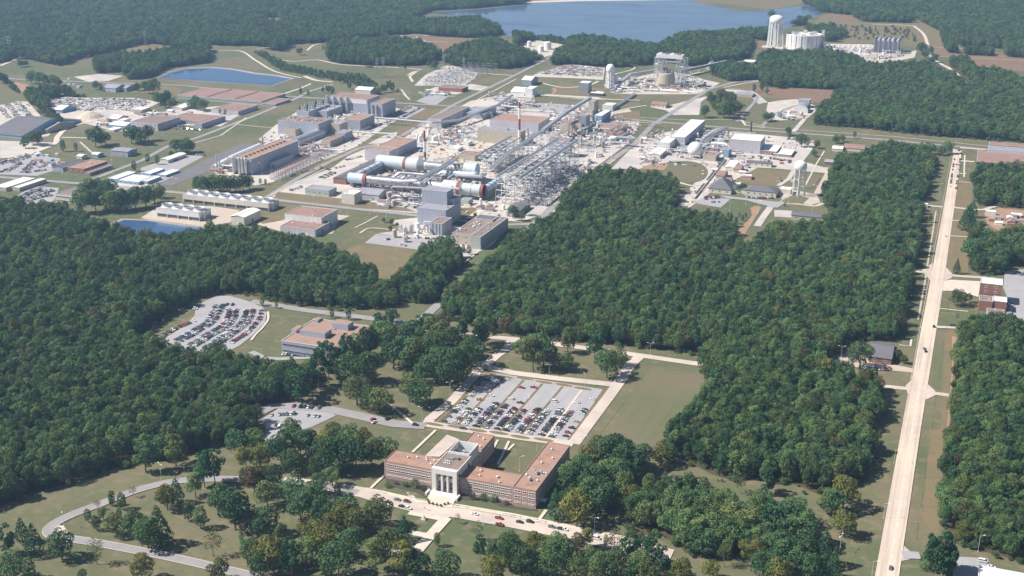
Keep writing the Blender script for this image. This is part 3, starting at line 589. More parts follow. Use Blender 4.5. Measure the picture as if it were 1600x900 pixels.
# ------------------------------------------------------------------ trees
def crown(name, seed, R, z0, z1, nblob, nleaf, ls, shape, matn, smooth_up=0.25):
    rg = np.random.RandomState(seed); C = []; RR = []
    H = z1-z0
    for i in range(nblob):
        if shape == 'round':
            a = rg.uniform(0, 2*np.pi); cz = 1-2*(rg.uniform(0.0, 0.85)); s = math.sqrt(1-cz*cz); q = rg.uniform(0.45, 0.8)
            C.append((R*q*s*np.cos(a), R*q*s*np.sin(a), (z0+z1)/2+H/2*cz*0.72)); RR.append(R*rg.uniform(0.26, 0.46))
        elif shape == 'cone':
            t = (i+0.5)/nblob; rr = R*(1-t)**0.8*0.75; a = i*2.4
            C.append((rr*np.cos(a)*.6, rr*np.sin(a)*.6, z0+H*(0.08+0.84*t))); RR.append(R*(0.55*(1-t)+0.16))
        elif shape == 'column':
            t = (i+0.5)/nblob; a = i*2.4; rr = R*0.35
            C.append((rr*np.cos(a), rr*np.sin(a), z0+H*(0.1+0.78*t))); RR.append(R*(0.75*math.sin(math.pi*(0.12+0.8*t))**0.6))
        else:  # pine: open irregular tiers
            t = rg.uniform(0, 1); a = rg.uniform(0, 2*np.pi); rr = R*(0.25+0.65*math.sin(math.pi*(0.1+0.75*(1-t)))) * rg.uniform(.6, 1)
            C.append((rr*np.cos(a), rr*np.sin(a), z0+H*(0.06+0.86*t))); RR.append(R*rg.uniform(0.22, 0.38)*(1.15-0.5*t))
    C = np.array(C); RR = np.array(RR); wgt = RR**2/np.sum(RR**2)
    n2 = nleaf*2; bi = rg.choice(len(C), n2, p=wgt); d = rg.normal(size=(n2, 3)); d[:, 2] += smooth_up; d /= np.linalg.norm(d, axis=1)[:, None]
    sq = np.array([1, 1, 0.8 if shape in ('round', 'pine') else 1.1])
    P = C[bi]+d*sq*(RR[bi]*rg.uniform(0.82, 1.08, n2))[:, None]
    keep = np.ones(n2, bool)
    for k in range(len(C)):
        keep &= ~((np.linalg.norm((P-C[k])/sq, axis=1) < RR[k]*0.74) & (bi != k))
    P = P[keep][:nleaf]; D = d[keep][:nleaf]; n = len(P)
    nn = D+rg.normal(size=(n, 3))*0.4; nn /= np.linalg.norm(nn, axis=1)[:, None]
    h = rg.normal(size=(n, 3)); u = np.cross(nn, h); u /= np.linalg.norm(u, axis=1)[:, None]; v = np.cross(nn, u)
    s = (ls*rg.uniform(0.6, 1.25, n))[:, None]*0.5; s2 = s*rg.uniform(0.55, 1.0, n)[:, None]
    V = np.stack([P-u*s-v*s2*.6, P+u*s*.7-v*s2, P+u*s+v*s2*.5, P-u*s*.5+v*s2], 1).reshape(-1, 3)
    m = bpy.data.meshes.new(name); m.vertices.add(n*4); m.vertices.foreach_set('co', V.astype(np.float32).ravel())
    m.loops.add(n*4); m.loops.foreach_set('vertex_index', np.arange(n*4, dtype=np.int32))
    m.polygons.add(n); m.polygons.foreach_set('loop_start', np.arange(0, n*4, 4, dtype=np.int32)); m.polygons.foreach_set('loop_total', np.full(n, 4, np.int32))
    m.materials.append(MATS[matn]); m.update(); return m
def trunk(name, seed, H, r, limbs, R, matn='bark'):
    rg = random.Random(seed); mb = MB(); lean = Vector((rg.uniform(-.3, .3), rg.uniform(-.3, .3), 0))
    p = [Vector((0, 0, -0.3)), Vector((0, 0, 0.8)), Vector((0, 0, H*.45))+lean*.5, Vector((0, 0, H))+lean]
    rr = [r*1.5, r, r*.75, r*.25]
    for i in range(3): mb.tube(p[i], p[i+1], rr[i], 7, 0, rr[i+1], cap=False)
    for k in range(limbs):
        t = rg.uniform(0.4, 0.85); a = rg.uniform(0, 6.28); b = p[2]+(p[3]-p[2])*((t-.4)/.6) if t > .4 else p[2]
        L = R*rg.uniform(.5, .8); e = b+Vector((math.cos(a)*L, math.sin(a)*L, L*rg.uniform(.3, .8)))
        mb.tube(b, e, r*.35, 5, 0, r*.1, cap=False)
    return mb.mesh(name, matn)
# kind: (unit height 10 m shapes)   name -> list of (trunk mesh, crown mesh)
KINDS = {}
def mk(kind, nvar, R, z0, shape, nblob, nleaf, ls, mats_, tr, th, limbs, bark='bark'):
    for mn in mats_:
        L = []
        for v in range(nvar):
            sd = hash_(kind)+v*17
            L.append((trunk('trunk', sd, th, tr, limbs, R, bark), crown('crown', sd, R, z0, 10, nblob, nleaf, ls, shape, mn)))
        KINDS[(kind, mn)] = L
def hash_(s): return sum(ord(ch)*(i+3) for i, ch in enumerate(s))
mk('broad', 3, 4.3, 0.7, 'round', 26, 2100, 0.50, ['leaf_green', 'leaf_dark', 'leaf_olive', 'leaf_yellow', 'leaf_red'], 0.22, 7.0, 6)
mk('tall', 2, 3.4, 0.8, 'round', 22, 1700, 0.47, ['leaf_green', 'leaf_dark', 'leaf_olive', 'leaf_yellow'], 0.18, 7.5, 5)
mk('pine', 3, 2.8, 2.4, 'pine', 30, 1700, 0.44, ['leaf_pine'], 0.14, 9.2, 7, 'pale_bark')
mk('spruce', 2, 2.6, 1.0, 'cone', 24, 1300, 0.42, ['leaf_pine', 'leaf_dark'], 0.14, 9.0, 4)
mk('conical', 2, 2.2, 0.9, 'column', 14, 900, 0.50, ['leaf_dark', 'leaf_green', 'leaf_olive'], 0.20, 5.0, 2)
mk('cypress', 1, 1.5, 0.4, 'column', 12, 700, 0.42, ['leaf_dark', 'leaf_pine', 'leaf_green'], 0.15, 5.0, 1)
mk('sparse', 2, 3.3, 2.2, 'round', 16, 420, 0.42, ['leaf_olive', 'leaf_green', 'leaf_red'], 0.17, 7.8, 10, 'pale_bark')
mk('shrub', 2, 5.0, 0.2, 'round', 16, 500, 0.9, ['leaf_dark', 'leaf_green', 'leaf_red'], 0.3, 4.0, 4)
DESC = {('broad', 'leaf_green'): 'round green broad-leaved tree', ('broad', 'leaf_dark'): 'round dark green broad-leaved tree', ('broad', 'leaf_olive'): 'round olive green broad-leaved tree',
 ('broad', 'leaf_yellow'): 'round yellowing broad-leaved tree', ('broad', 'leaf_red'): 'round rust-tinged broad-leaved tree', ('tall', 'leaf_green'): 'tall oval green tree', ('tall', 'leaf_dark'): 'tall oval dark green tree',
 ('tall', 'leaf_olive'): 'tall oval olive green tree', ('tall', 'leaf_yellow'): 'tall oval yellowing tree', ('pine', 'leaf_pine'): 'tall pine with bare lower trunk', ('spruce', 'leaf_pine'): 'pointed blue-green evergreen tree',
 ('spruce', 'leaf_dark'): 'pointed dark evergreen tree', ('conical', 'leaf_dark'): 'small dark egg-shaped tree', ('conical', 'leaf_green'): 'small green egg-shaped tree', ('conical', 'leaf_olive'): 'small olive egg-shaped tree',
 ('cypress', 'leaf_dark'): 'slim dark columnar tree', ('cypress', 'leaf_pine'): 'slim green columnar evergreen', ('cypress', 'leaf_green'): 'slim green columnar tree', ('sparse', 'leaf_olive'): 'thin-leaved olive tree showing its branches',
 ('sparse', 'leaf_green'): 'thin-leaved green tree showing its branches', ('sparse', 'leaf_red'): 'thin rust-coloured tree showing its branches', ('shrub', 'leaf_dark'): 'low dark green shrub',
 ('shrub', 'leaf_green'): 'low bright green shrub', ('shrub', 'leaf_red'): 'low reddish shrub'}
NAMES = dict(broad='broadleaf_tree', tall='oval_tree', pine='pine_tree', spruce='evergreen_tree', conical='ornamental_tree', cypress='columnar_tree', sparse='sparse_tree', shrub='shrub')
TREEPTS = []
NT = [0]
def tree(kind, mn, loc, h, group=None, wide=1.0, desc=None, fixed=False, zone=None):
    L = KINDS[(kind, mn)]; tm, cm = L[NT[0] % len(L)]; NT[0] += 1
    e = empty(NAMES[kind], loc, rnd.uniform(0, 6.28)); s = h/10.0; e.scale = (s*wide, s*wide, s)
    a = link('trunk', tm, e); b = link('crown', cm, e)
    thing(e, desc or DESC[(kind, mn)], 'shrub' if kind == 'shrub' else 'tree', group, pos=PX(loc), fixed=fixed, zone=zone)
    TREEPTS.append((loc.x, loc.y, h*0.28*wide)); return e
TK = {'O': ('broad', 'leaf_dark'), 'G': ('broad', 'leaf_green'), 'L': ('broad', 'leaf_olive'), 'Y': ('broad', 'leaf_yellow'), 'R': ('broad', 'leaf_red'), 'o': ('tall', 'leaf_dark'), 'g': ('tall', 'leaf_green'),
      'l': ('tall', 'leaf_olive'), 'y': ('tall', 'leaf_yellow'), 'P': ('pine', 'leaf_pine'), 'S': ('spruce', 'leaf_pine'), 's': ('spruce', 'leaf_dark'), 'C': ('conical', 'leaf_dark'), 'c': ('conical', 'leaf_green'), 'd': ('conical', 'leaf_olive'),
      'T': ('cypress', 'leaf_dark'), 'B': ('sparse', 'leaf_olive'), 'b': ('sparse', 'leaf_green'), 'r': ('sparse', 'leaf_red'), 'K': ('shrub', 'leaf_dark'), 'k': ('shrub', 'leaf_green'), 'q': ('shrub', 'leaf_red')}
PARK = """P10,868,52 S36,848,42 S55,868,54 O97,874,50 B152,882,44 c48,912,44 O20,908,50 Y223,908,44 G130,906,16 C138,816,22 C151,829,26 l162,812,22 L182,838,38 c187,812,20 C176,790,25 C191,796,28 r208,777,18 T174,791,24 r153,797,16
O214,842,46 G232,858,50 s250,852,66 Y262,797,40 S277,787,44 C295,814,30 c314,826,38 g306,777,42 P320,762,58 P336,755,62 g228,737,52 l275,728,52 O352,808,52 O368,828,62 T380,757,30 R398,773,44 T378,851,26 C386,878,38 B333,869,42 Y342,910,36
Y408,736,44 O440,727,56 C473,738,26 O496,744,34 L418,792,44 T440,778,30 O460,788,46 O492,800,48 R404,764,34 O541,822,52 Y531,836,50 L560,842,50 L592,826,54 O415,838,46 l440,856,42 P456,900,62 Y426,890,54 Y486,850,40 Y502,866,52 O529,902,58 l585,896,58
S632,846,44 y628,902,62 c683,854,24 O696,908,52 r715,818,16 B746,844,32 P750,876,42 O772,880,36 Y773,912,44 G795,868,40 k605,762,8 k634,760,8 k650,762,14 k738,780,12 k755,782,10 k771,783,10 q618,757,6 k662,767,8 q790,789,7
O512,736,58 Y508,706,34 O531,738,62 O556,736,56 l581,730,48 G603,724,44 g490,706,36 L520,694,34 O546,696,36 Y570,706,38 G548,712,40 O470,712,42 G458,690,38 O478,706,36
P470,630,56 P480,618,50 P498,606,58 P514,594,62 P530,588,60 P546,573,54 P506,580,50 G560,566,46 P576,558,54 P592,530,42 P606,524,38 G601,551,50 O546,598,50 G575,598,52 L558,632,46 O580,642,44 L597,646,42 O615,575,54 O636,580,60 L656,583,56 O645,552,50 G626,548,46 P651,532,42
L680,545,52 O691,594,56 O706,606,64 G721,596,60 O736,574,52 P746,548,54 L756,540,46 R690,520,34 P721,532,42 l640,628,52 O656,635,48 O665,598,44 R728,560,38 O670,566,48 P671,530,46 G700,560,50
c410,478,16 c432,482,12 C545,500,20 C519,497,14 C592,508,22 G612,505,24 l833,580,58 O849,574,54 L881,580,32 l887,553,36 P929,564,54 O948,590,46 L966,573,32 G817,561,36 O840,562,44
Y917,738,44 L938,734,54 O960,742,62 O986,750,52 G955,758,44 O900,778,52 S868,812,52 Y901,823,58 O931,806,60 O952,796,44 Y985,802,44 L976,776,42 Y1033,728,38 C1012,742,20 O912,752,44 G890,760,40 O1000,735,44 O972,730,46
G398,706,40 O372,712,44 y385,735,40 O425,765,40 O470,812,44 O505,825,46 G478,882,44 O548,872,50 G400,880,40 O408,905,44 L610,872,50 O500,775,36 c528,775,24 O455,740,38 G520,760,30 O650,905,50 O815,905,50 O795,888,42 O843,905,40 G858,880,36 L1000,905,44 G1055,905,30 O955,905,50 Y1110,905,30 O925,770,50 G945,765,46 L925,790,44 O890,800,40 G905,750,40 O965,765,48 B1157,771,34 Y836,866,38 G866,866,34 O876,880,46 R900,866,34 y917,858,36 T946,856,24 G926,892,38 r960,872,42 P984,880,52 P1020,886,58 O861,910,48 L901,910,46 G940,910,46 r975,912,44 L1010,915,44 Y1066,912,40 B1131,886,38 L812,868,26 O800,858,24 S1001,870,44 P1032,900,50 O985,912,40
Y1175,886,46 O1196,905,48 O1299,803,42 Y1317,794,52 l1292,803,42 Y1318,838,42 T1290,762,20 O1240,822,48 O1229,842,60 G1251,854,58 S1266,866,56 S1287,886,62 O1231,896,54 P1206,846,62 O1210,880,54 O1262,908,46 S1301,905,50 Y1216,915,44 O1250,886,50 P1197,772,44
P1462,896,72 s1452,890,52 P1471,902,64 P1480,893,46 S1494,428,26 G1496,478,28 P1513,473,16 r1494,502,14 G1470,243,16 G1455,241,18 G1480,241,22 c1452,348,16 G1447,300,18 O1343,575,42 L1400,563,18 L1412,568,14 O1515,412,40 S1508,360,42 S1513,352,36 S1518,340,30"""
FARKEY = """O52,226,22 L60,228,24 O40,232,16 C99,237,20 C119,237,15 O150,230,34 G158,228,22 O165,226,20 O206,225,30 O215,222,26 G232,220,26 G222,227,22 G247,164,22 O258,168,24 O262,160,20 L270,170,18 O308,172,24 L318,174,20 G300,170,16 O240,148,26 O228,146,20 O215,142,14 C352,180,10 C344,179,10
O50,131,22 G62,133,22 O72,135,20 O85,135,20 L92,137,14 P282,239,24 O291,240,26 L298,238,20 G275,237,20 C231,255,16 C246,257,16 C210,268,18 G268,245,10 O150,140,14 C158,143,14 O33,105,12 G41,104,10 O0,130,18 O8,128,14
O310,300,26 O320,302,28 G332,300,28 O344,302,30 L356,302,30 G368,300,28 O380,298,28 G390,296,22 C407,288,10 C415,289,10 O150,330,36 O165,325,38 G175,332,36 O188,330,36 O200,328,34 G212,326,36 O228,325,36 L242,318,34 O250,310,20 G140,318,40 O155,312,36 O170,312,34 O130,334,40
P531,130,14 P546,140,12 C470,148,12 C482,150,10 P513,146,14 P519,148,14 P505,145,10 P608,142,18 P613,144,16 O600,145,14 G592,148,12 C622,144,6 O571,105,14 C573,104,12 O623,106,8 G633,108,6 C505,78,8 G468,86,12 O679,108,14 L670,105,10 O720,106,12 O435,80,20 G448,74,16
O1112,168,22 L1122,178,26 G1130,184,28 O1138,186,26 O1146,180,24 L1152,176,20 G1108,158,16 O1140,165,24 L1126,160,22 O1101,184,20 G1197,190,16 O1204,189,14 C1178,144,14 C1190,142,16 C1198,148,12 O1205,135,20 G1215,138,18 O1232,212,14 C1233,218,12 C1245,220,10 C1262,223,10 O1252,230,22
O1306,224,14 G1316,222,12 C1335,216,12 O1272,245,12 L1276,232,14 C1380,226,8 C1395,228,10 C1408,228,8 C1148,298,10 G1153,301,14 O1160,300,14 C1172,302,10 C1177,303,9 C1195,306,8 C1226,323,7 C1155,340,8 C1160,345,10 C1150,350,12 C1165,340,8
O802,338,18 O822,337,16 G815,345,14 O806,345,14 C1429,62,8 O1205,28,14 O1375,75,12 G1440,84,18 O1452,86,16 L1445,92,14 O1460,98,14 G1455,100,12 O512,357,12 C516,393,12
C1447,272,9 C1440,316,14 C1444,330,12 O1430,347,20 C1453,345,7 O690,398,30 O700,392,28 O712,404,24 C724,395,14 C733,398,16 L600,348,8 L612,352,10 O610,360,8 G620,355,8 C1330,566,10 L1268,420,30"""
def ptrees(txt, grp):
    for tok in txt.split():
        k, mn = TK[tok[0]]; x, y, h = map(float, tok[1:].split(','))
        H = hm(x, y, h)*(1.0 if h < 20 else .98); p = G(x, y)
        tree(k, mn, p, H, grp, wide=rnd.uniform(.88, 1.1)*(1.25 if k == 'shrub' and h < 12 else 1))
ptrees(PARK, 'trees of the parkland in front'); ptrees(FARKEY, 'trees standing among the works')

# forests
def WP(p): return G(p[0], p[1], 15.0) if len(p) == 3 else G(p[0], p[1])
def T(*p): return [(x, y, 1) for x, y in p]
FOR = [
 ('forest', 'dense green forest filling the left of the view', T((-60, 300), (0, 307), (60, 312), (105, 318), (150, 340), (170, 351), (215, 357), (250, 361), (285, 357), (325, 350), (400, 354), (440, 362), (480, 367), (535, 390), (570, 405), (590, 425), (606, 442))+
   [(625, 477), (575, 485), (475, 477), (425, 471), (400, 462), (380, 458), (315, 462), (290, 478), (262, 492), (235, 515), (200, 535)]+T((245, 527), (283, 536), (317, 543), (350, 543), (400, 551), (440, 560), (482, 560))+
   [(492, 590), (470, 618), (450, 633), (420, 650), (405, 682), (360, 690), (300, 708), (225, 722), (190, 727), (140, 747), (82, 762), (0, 790), (-60, 810)], 7.6, 'near'),
 ('forest', 'wedge of forest between the tawny field and the plant road', T((660, 378), (700, 378), (722, 394), (700, 410))+[(690, 470), (660, 475), (622, 470), (615, 450)]+T((606, 442), (640, 405)), 7.2, 'near'),
 ('forest', 'large central forest behind the field and main car park', T((690, 452), (742, 410), (800, 352), (817, 337), (860, 333), (872, 322), (880, 298), (892, 275), (905, 266), (920, 258), (955, 260), (995, 264), (1050, 274), (1058, 300))+[(1046, 330), (1030, 335)]+
   T((1075, 326), (1100, 331), (1145, 333), (1150, 350))+[(1140, 395), (1165, 398)]+T((1175, 375), (1200, 345), (1285, 343), (1287, 334), (1318, 317), (1286, 300), (1300, 262), (1312, 238), (1350, 238), (1362, 226), (1390, 222), (1450, 228))+
   [(1458, 258), (1447, 285), (1440, 312), (1432, 320), (1437, 340), (1436, 365), (1432, 400), (1424, 430), (1412, 480), (1405, 520), (1398, 533), (1370, 530), (1325, 533), (1305, 552), (1282, 572), (1282, 590), (1332, 600), (1372, 610), (1372, 637), (1358, 665)]+
   T((1358, 690), (1352, 715))+[(1340, 760), (1298, 762), (1278, 772), (1242, 757), (1197, 752), (1140, 750), (1115, 742), (1070, 720), (1050, 716)]+T((1044, 695), (1040, 668), (1062, 635), (1085, 618), (1096, 590))+[(1103, 571), (1100, 555), (1075, 549), (1025, 546), (912, 534), (832, 526), (760, 516), (700, 498), (692, 480)], 7.6, 'near'),
 ('forest', 'dense copse below the central forest near the frame bottom', T((1000, 752), (1045, 735), (1100, 742), (1130, 765), (1160, 778), (1196, 770))+[(1212, 815), (1200, 872), (1150, 866), (1110, 872), (1070, 864), (1062, 850), (1040, 842), (1030, 832), (985, 840), (985, 806)], 7.4, 'near'),
 ('forest', 'forest on the right beyond the avenue', T((1530, 482), (1600, 500), (1680, 500))+[(1700, 900), (1600, 877), (1537, 862), (1495, 850), (1476, 838), (1470, 800), (1472, 750), (1484, 700), (1486, 640), (1492, 590), (1497, 530)]+T((1500, 505), (1510, 487)), 7.6, 'near'),
 ('forest', 'block of forest right of the avenue beside the brick offices', T((1512, 342), (1535, 345), (1550, 357), (1600, 355), (1700, 358))+[(1700, 410), (1600, 416), (1576, 412), (1569, 430), (1527, 428), (1512, 412), (1512, 380)], 7.6, 'mid'),
 ('forest', 'block of forest right of the avenue below the pink factory', T((1522, 265), (1545, 254), (1600, 253), (1700, 253))+[(1700, 330), (1600, 325), (1535, 322), (1526, 312), (1522, 290)], 7.8, 'mid'),
 ('forest', 'broad forest behind the highway at upper right', T((1186, 82), (1200, 77), (1300, 76), (1340, 86), (1355, 98), (1395, 96), (1450, 94), (1465, 101), (1500, 117))+[(1508, 142), (1518, 142)]+T((1516, 128), (1488, 104), (1487, 89), (1512, 87), (1532, 106), (1557, 105), (1585, 110), (1600, 125), (1700, 135))+
   [(1700, 232), (1600, 223), (1450, 212), (1350, 201), (1275, 195), (1277, 178), (1307, 155), (1340, 143), (1260, 138), (1200, 136), (1186, 126)], 9.0, 'mid'),
 ('forest', 'rounded clump of trees beside the test tower yard', T((1112, 100), (1130, 96), (1160, 96), (1180, 102))+[(1182, 124), (1165, 128), (1140, 127), (1114, 118)], 8.5, 'mid'),
 ('forest', 'wooded shore between the lake and the tank farm', T((862, 76), (880, 72), (895, 50), (925, 44), (960, 40), (990, 44), (1006, 62), (1030, 66))+[(1032, 96), (1010, 102), (970, 106), (930, 104), (905, 101), (862, 102)], 9.5, 'far'),
 ('forest', 'island-like grove of trees in the lake', T((887, 40), (900, 32), (918, 36))+[(920, 56), (905, 62), (888, 60)], 8.0, 'far'),
 ('forest', 'wooded headland behind the tall test tower', T((1034, 66), (1050, 48), (1085, 38), (1130, 37), (1160, 42), (1198, 40))+[(1198, 62), (1175, 68), (1168, 90), (1140, 97), (1080, 104), (1060, 100), (1036, 98)], 9.0, 'far'),
 ('forest', 'strip of trees left of the white tank farm', T((800, 45), (845, 50), (890, 60))+[(885, 70), (840, 68), (805, 72)], 9.0, 'far'),
 ('forest', 'forest block left of the road to the tank farm', T((695, 78), (712, 70), (740, 62), (770, 54), (800, 68), (845, 82))+[(846, 90), (820, 104), (790, 108), (740, 106), (696, 104)], 9.0, 'far'),
 ('forest', 'oval wood behind the switchyard meadow', T((512, 62), (550, 57), (620, 56), (665, 64), (688, 78))+[(690, 92), (672, 100), (640, 103), (580, 103), (530, 99), (512, 95)], 8.5, 'far'),
 ('forest', 'long wood in front of the lake arm', T((575, 36), (610, 28), (700, 25), (745, 24), (775, 36))+[(785, 55), (755, 60), (700, 58), (640, 54), (580, 56)], 9.5, 'far'),
 ('forest', 'clump of tall trees beside the blue reservoir', T((148, 86), (190, 80), (240, 78), (290, 72), (326, 66))+[(328, 98), (300, 102), (262, 106), (240, 122), (200, 125), (192, 112), (150, 115)], 8.5, 'far'),
 ('forest', 'dark strip of trees beside the storage yards', T((45, 138), (80, 134), (128, 138))+[(130, 150), (98, 155), (72, 168), (62, 170), (45, 158), (38, 150)], 8.0, 'mid'),
 ('forest', 'hedge-like belt of trees dividing the storage yards', [(62, 172), (74, 172), (100, 200), (92, 204)], 7.0, 'mid'),
 ('forest', 'far left woodland behind the fields', T((-60, 30), (100, 30), (400, 26), (400, 60), (330, 60), (272, 66))+[(272, 76), (210, 72), (165, 84), (120, 93), (95, 104), (40, 92), (32, 92), (0, 98), (-60, 104)], 10.0, 'far'),
 ('forest', 'wood along the fields above the reservoir', T((400, 24), (575, 20), (640, 26), (580, 40), (620, 50))+[(600, 62), (520, 66), (450, 70), (448, 78), (425, 80), (400, 72), (345, 72), (330, 66)], 9.5, 'far'),
 ('forest', 'distant forest across the top left of the view', T((-150, -30), (760, -40), (830, -14))+[(822, 6), (745, 13), (672, 17)]+T((640, 24), (575, 22), (400, 28), (-100, 36)), 12.0, 'far'),
 ('forest', 'distant woods beyond the lake at the top', T((1084, -10), (1130, -25), (1290, -30))+[(1290, 8), (1262, 8), (1215, 1), (1140, 2), (1092, 1)], 12.0, 'far'),
 ('forest', 'distant forest across the top right of the view', T((1285, -30), (1700, -40), (1700, 60), (1600, 58))+[(1560, 55), (1480, 52), (1460, 48), (1428, 36), (1416, 36), (1350, 34), (1330, 24), (1290, 20), (1262, 30), (1264, 12)], 11.0, 'far'),
 ('forest', 'scrubby trees on the slope beside the storage tank', T((1262, 40), (1300, 36))+[(1322, 58), (1300, 66), (1285, 64), (1262, 52)], 11.0, 'far'),
 ('forest', 'trees on the lake shore behind the water towers', T((1228, 26), (1250, 24))+[(1262, 38), (1240, 42), (1228, 42)], 9.0, 'far'),
]
for i, (xa, xb, yb) in enumerate([(1470, 1484, 70), (1497, 1508, 74), (1519, 1533, 75), (1544, 1557, 76), (1568, 1583, 90), (1594, 1640, 94)]):
    FOR.append(('forest', 'plantation block of rowed pines at upper right, %s from the left' % ['first', 'second', 'third', 'fourth', 'fifth', 'sixth'][i],
        [(xa-10, 52), (xb-8, 53), (xb+6, yb), (xa+4, yb-1)], 7.0, 'far'))
FOR.append(('hedge', 'belt of young trees running across the switchyard meadow', [(398, 84), (410, 82), (455, 104), (520, 116), (570, 120), (590, 134), (572, 142), (550, 132), (500, 122), (440, 112)], 7.5, 'scrub'))
FOR.append(('hedge', 'low hedgerow along the field left of the yards', [(0, 124), (14, 126), (32, 146), (26, 148)], 6.0, 'scrub'))
FOR.append(('hedge', 'short row of pines in the plantation field', [(1474, 74), (1492, 76), (1494, 84), (1478, 82)], 7.0, 'far'))
FOR.append(('hedge', 'long low row of pines in the plantation field', [(1504, 82), (1550, 83), (1552, 88), (1506, 86)], 7.0, 'far'))
FOR.append(('hedge', 'scrub bushes around the paved terraces of the slope', [(1310, 40), (1420, 45), (1440, 66), (1330, 62)], 22.0, 'scrub'))

def inside(P, poly):
    x = P[:, 0]; y = P[:, 1]; r = np.zeros(len(P), bool); n = len(poly)
    for i in range(n):
        x0, y0 = poly[i]; x1, y1 = poly[(i+1) % n]
        if y0 == y1: continue
        cnd = ((y0 > y) != (y1 > y)) & (x < (x1-x0)*(y-y0)/(y1-y0)+x0); r ^= cnd
    return r
def nearline(P, L, d):
    r = np.zeros(len(P), bool)
    for i in range(len(L)-1):
        a = L[i]; b = L[i+1]; ab = b-a; t = np.clip(((P-a)@ab)/(ab@ab+1e-9), 0, 1); q = a+t[:, None]*ab
        r |= np.linalg.norm(P-q, axis=1) < d
    return r
FORPTS = []     # list of arrays per forest
rg = np.random.RandomState(3)
for name, desc, poly, sp, cls in FOR:
    W = np.array([(WP(p).x, WP(p).y) for p in poly]); lo = W.min(0); hi = W.max(0)
    nx = int((hi[0]-lo[0])/sp)+2; ny = int((hi[1]-lo[1])/(sp*.87))+2
    ix, iy = np.meshgrid(np.arange(nx), np.arange(ny)); P = np.stack([lo[0]+(ix+0.5*(iy % 2))*sp, lo[1]+iy*sp*.87], -1).reshape(-1, 2)
    P = P+rg.uniform(-.38, .38, P.shape)*sp
    P = P[inside(P, W)]
    cam_ok = np.array([True]*len(P)); 
    for L, d in ROADS: 
        if len(P): P = P[~nearline(P, L, d+1.5)]
    for cp in CLEAR:
        if len(P): P = P[~inside(P, cp)]
    if cls == 'near' and len(P):
        for tx, ty, tr in TREEPTS:
            P = P[(P[:, 0]-tx)**2+(P[:, 1]-ty)**2 > (tr*1.1)**2]
    FORPTS.append((name, desc, P, cls, sp))
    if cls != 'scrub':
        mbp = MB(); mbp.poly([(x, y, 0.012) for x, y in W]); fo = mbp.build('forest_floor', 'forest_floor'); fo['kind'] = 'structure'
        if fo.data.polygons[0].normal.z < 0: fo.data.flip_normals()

# the nearest forest trees as individuals
cand = []
for fi, (name, desc, P, cls, sp) in enumerate(FORPTS):
    if cls != 'near': continue
    for k in range(len(P)):
        q = PX((P[k][0], P[k][1], 8))
        if -10 < q[0] < 1610 and -10 < q[1] < 915: cand.append((P[k][0]**2+P[k][1]**2, fi, k))
cand.sort(); TAKE = {}
FZ = {0: 'leafy tree crowded into the forest edge behind the curved drive at left', 3: 'broad-leaved tree crowded into the copse at the lower middle right', 2: 'broad-leaved tree crowded into the central forest near its lower right edge', 4: 'broad-leaved tree crowded into the forest right of the avenue'}
for _, fi, k in cand[:60]:
    TAKE.setdefault(fi, set()).add(k); x, y = FORPTS[fi][2][k]
    mn = rnd.choice(['leaf_green', 'leaf_green', 'leaf_dark', 'leaf_olive']); 
    tree(rnd.choice(['broad', 'tall']), mn, Vector((x, y, 0)), rnd.uniform(14, 21), 'forest trees '+str(['at left', '', 'in the centre', 'in the copse', 'at right'][fi]), wide=1.1, desc=FZ[fi], fixed=True)

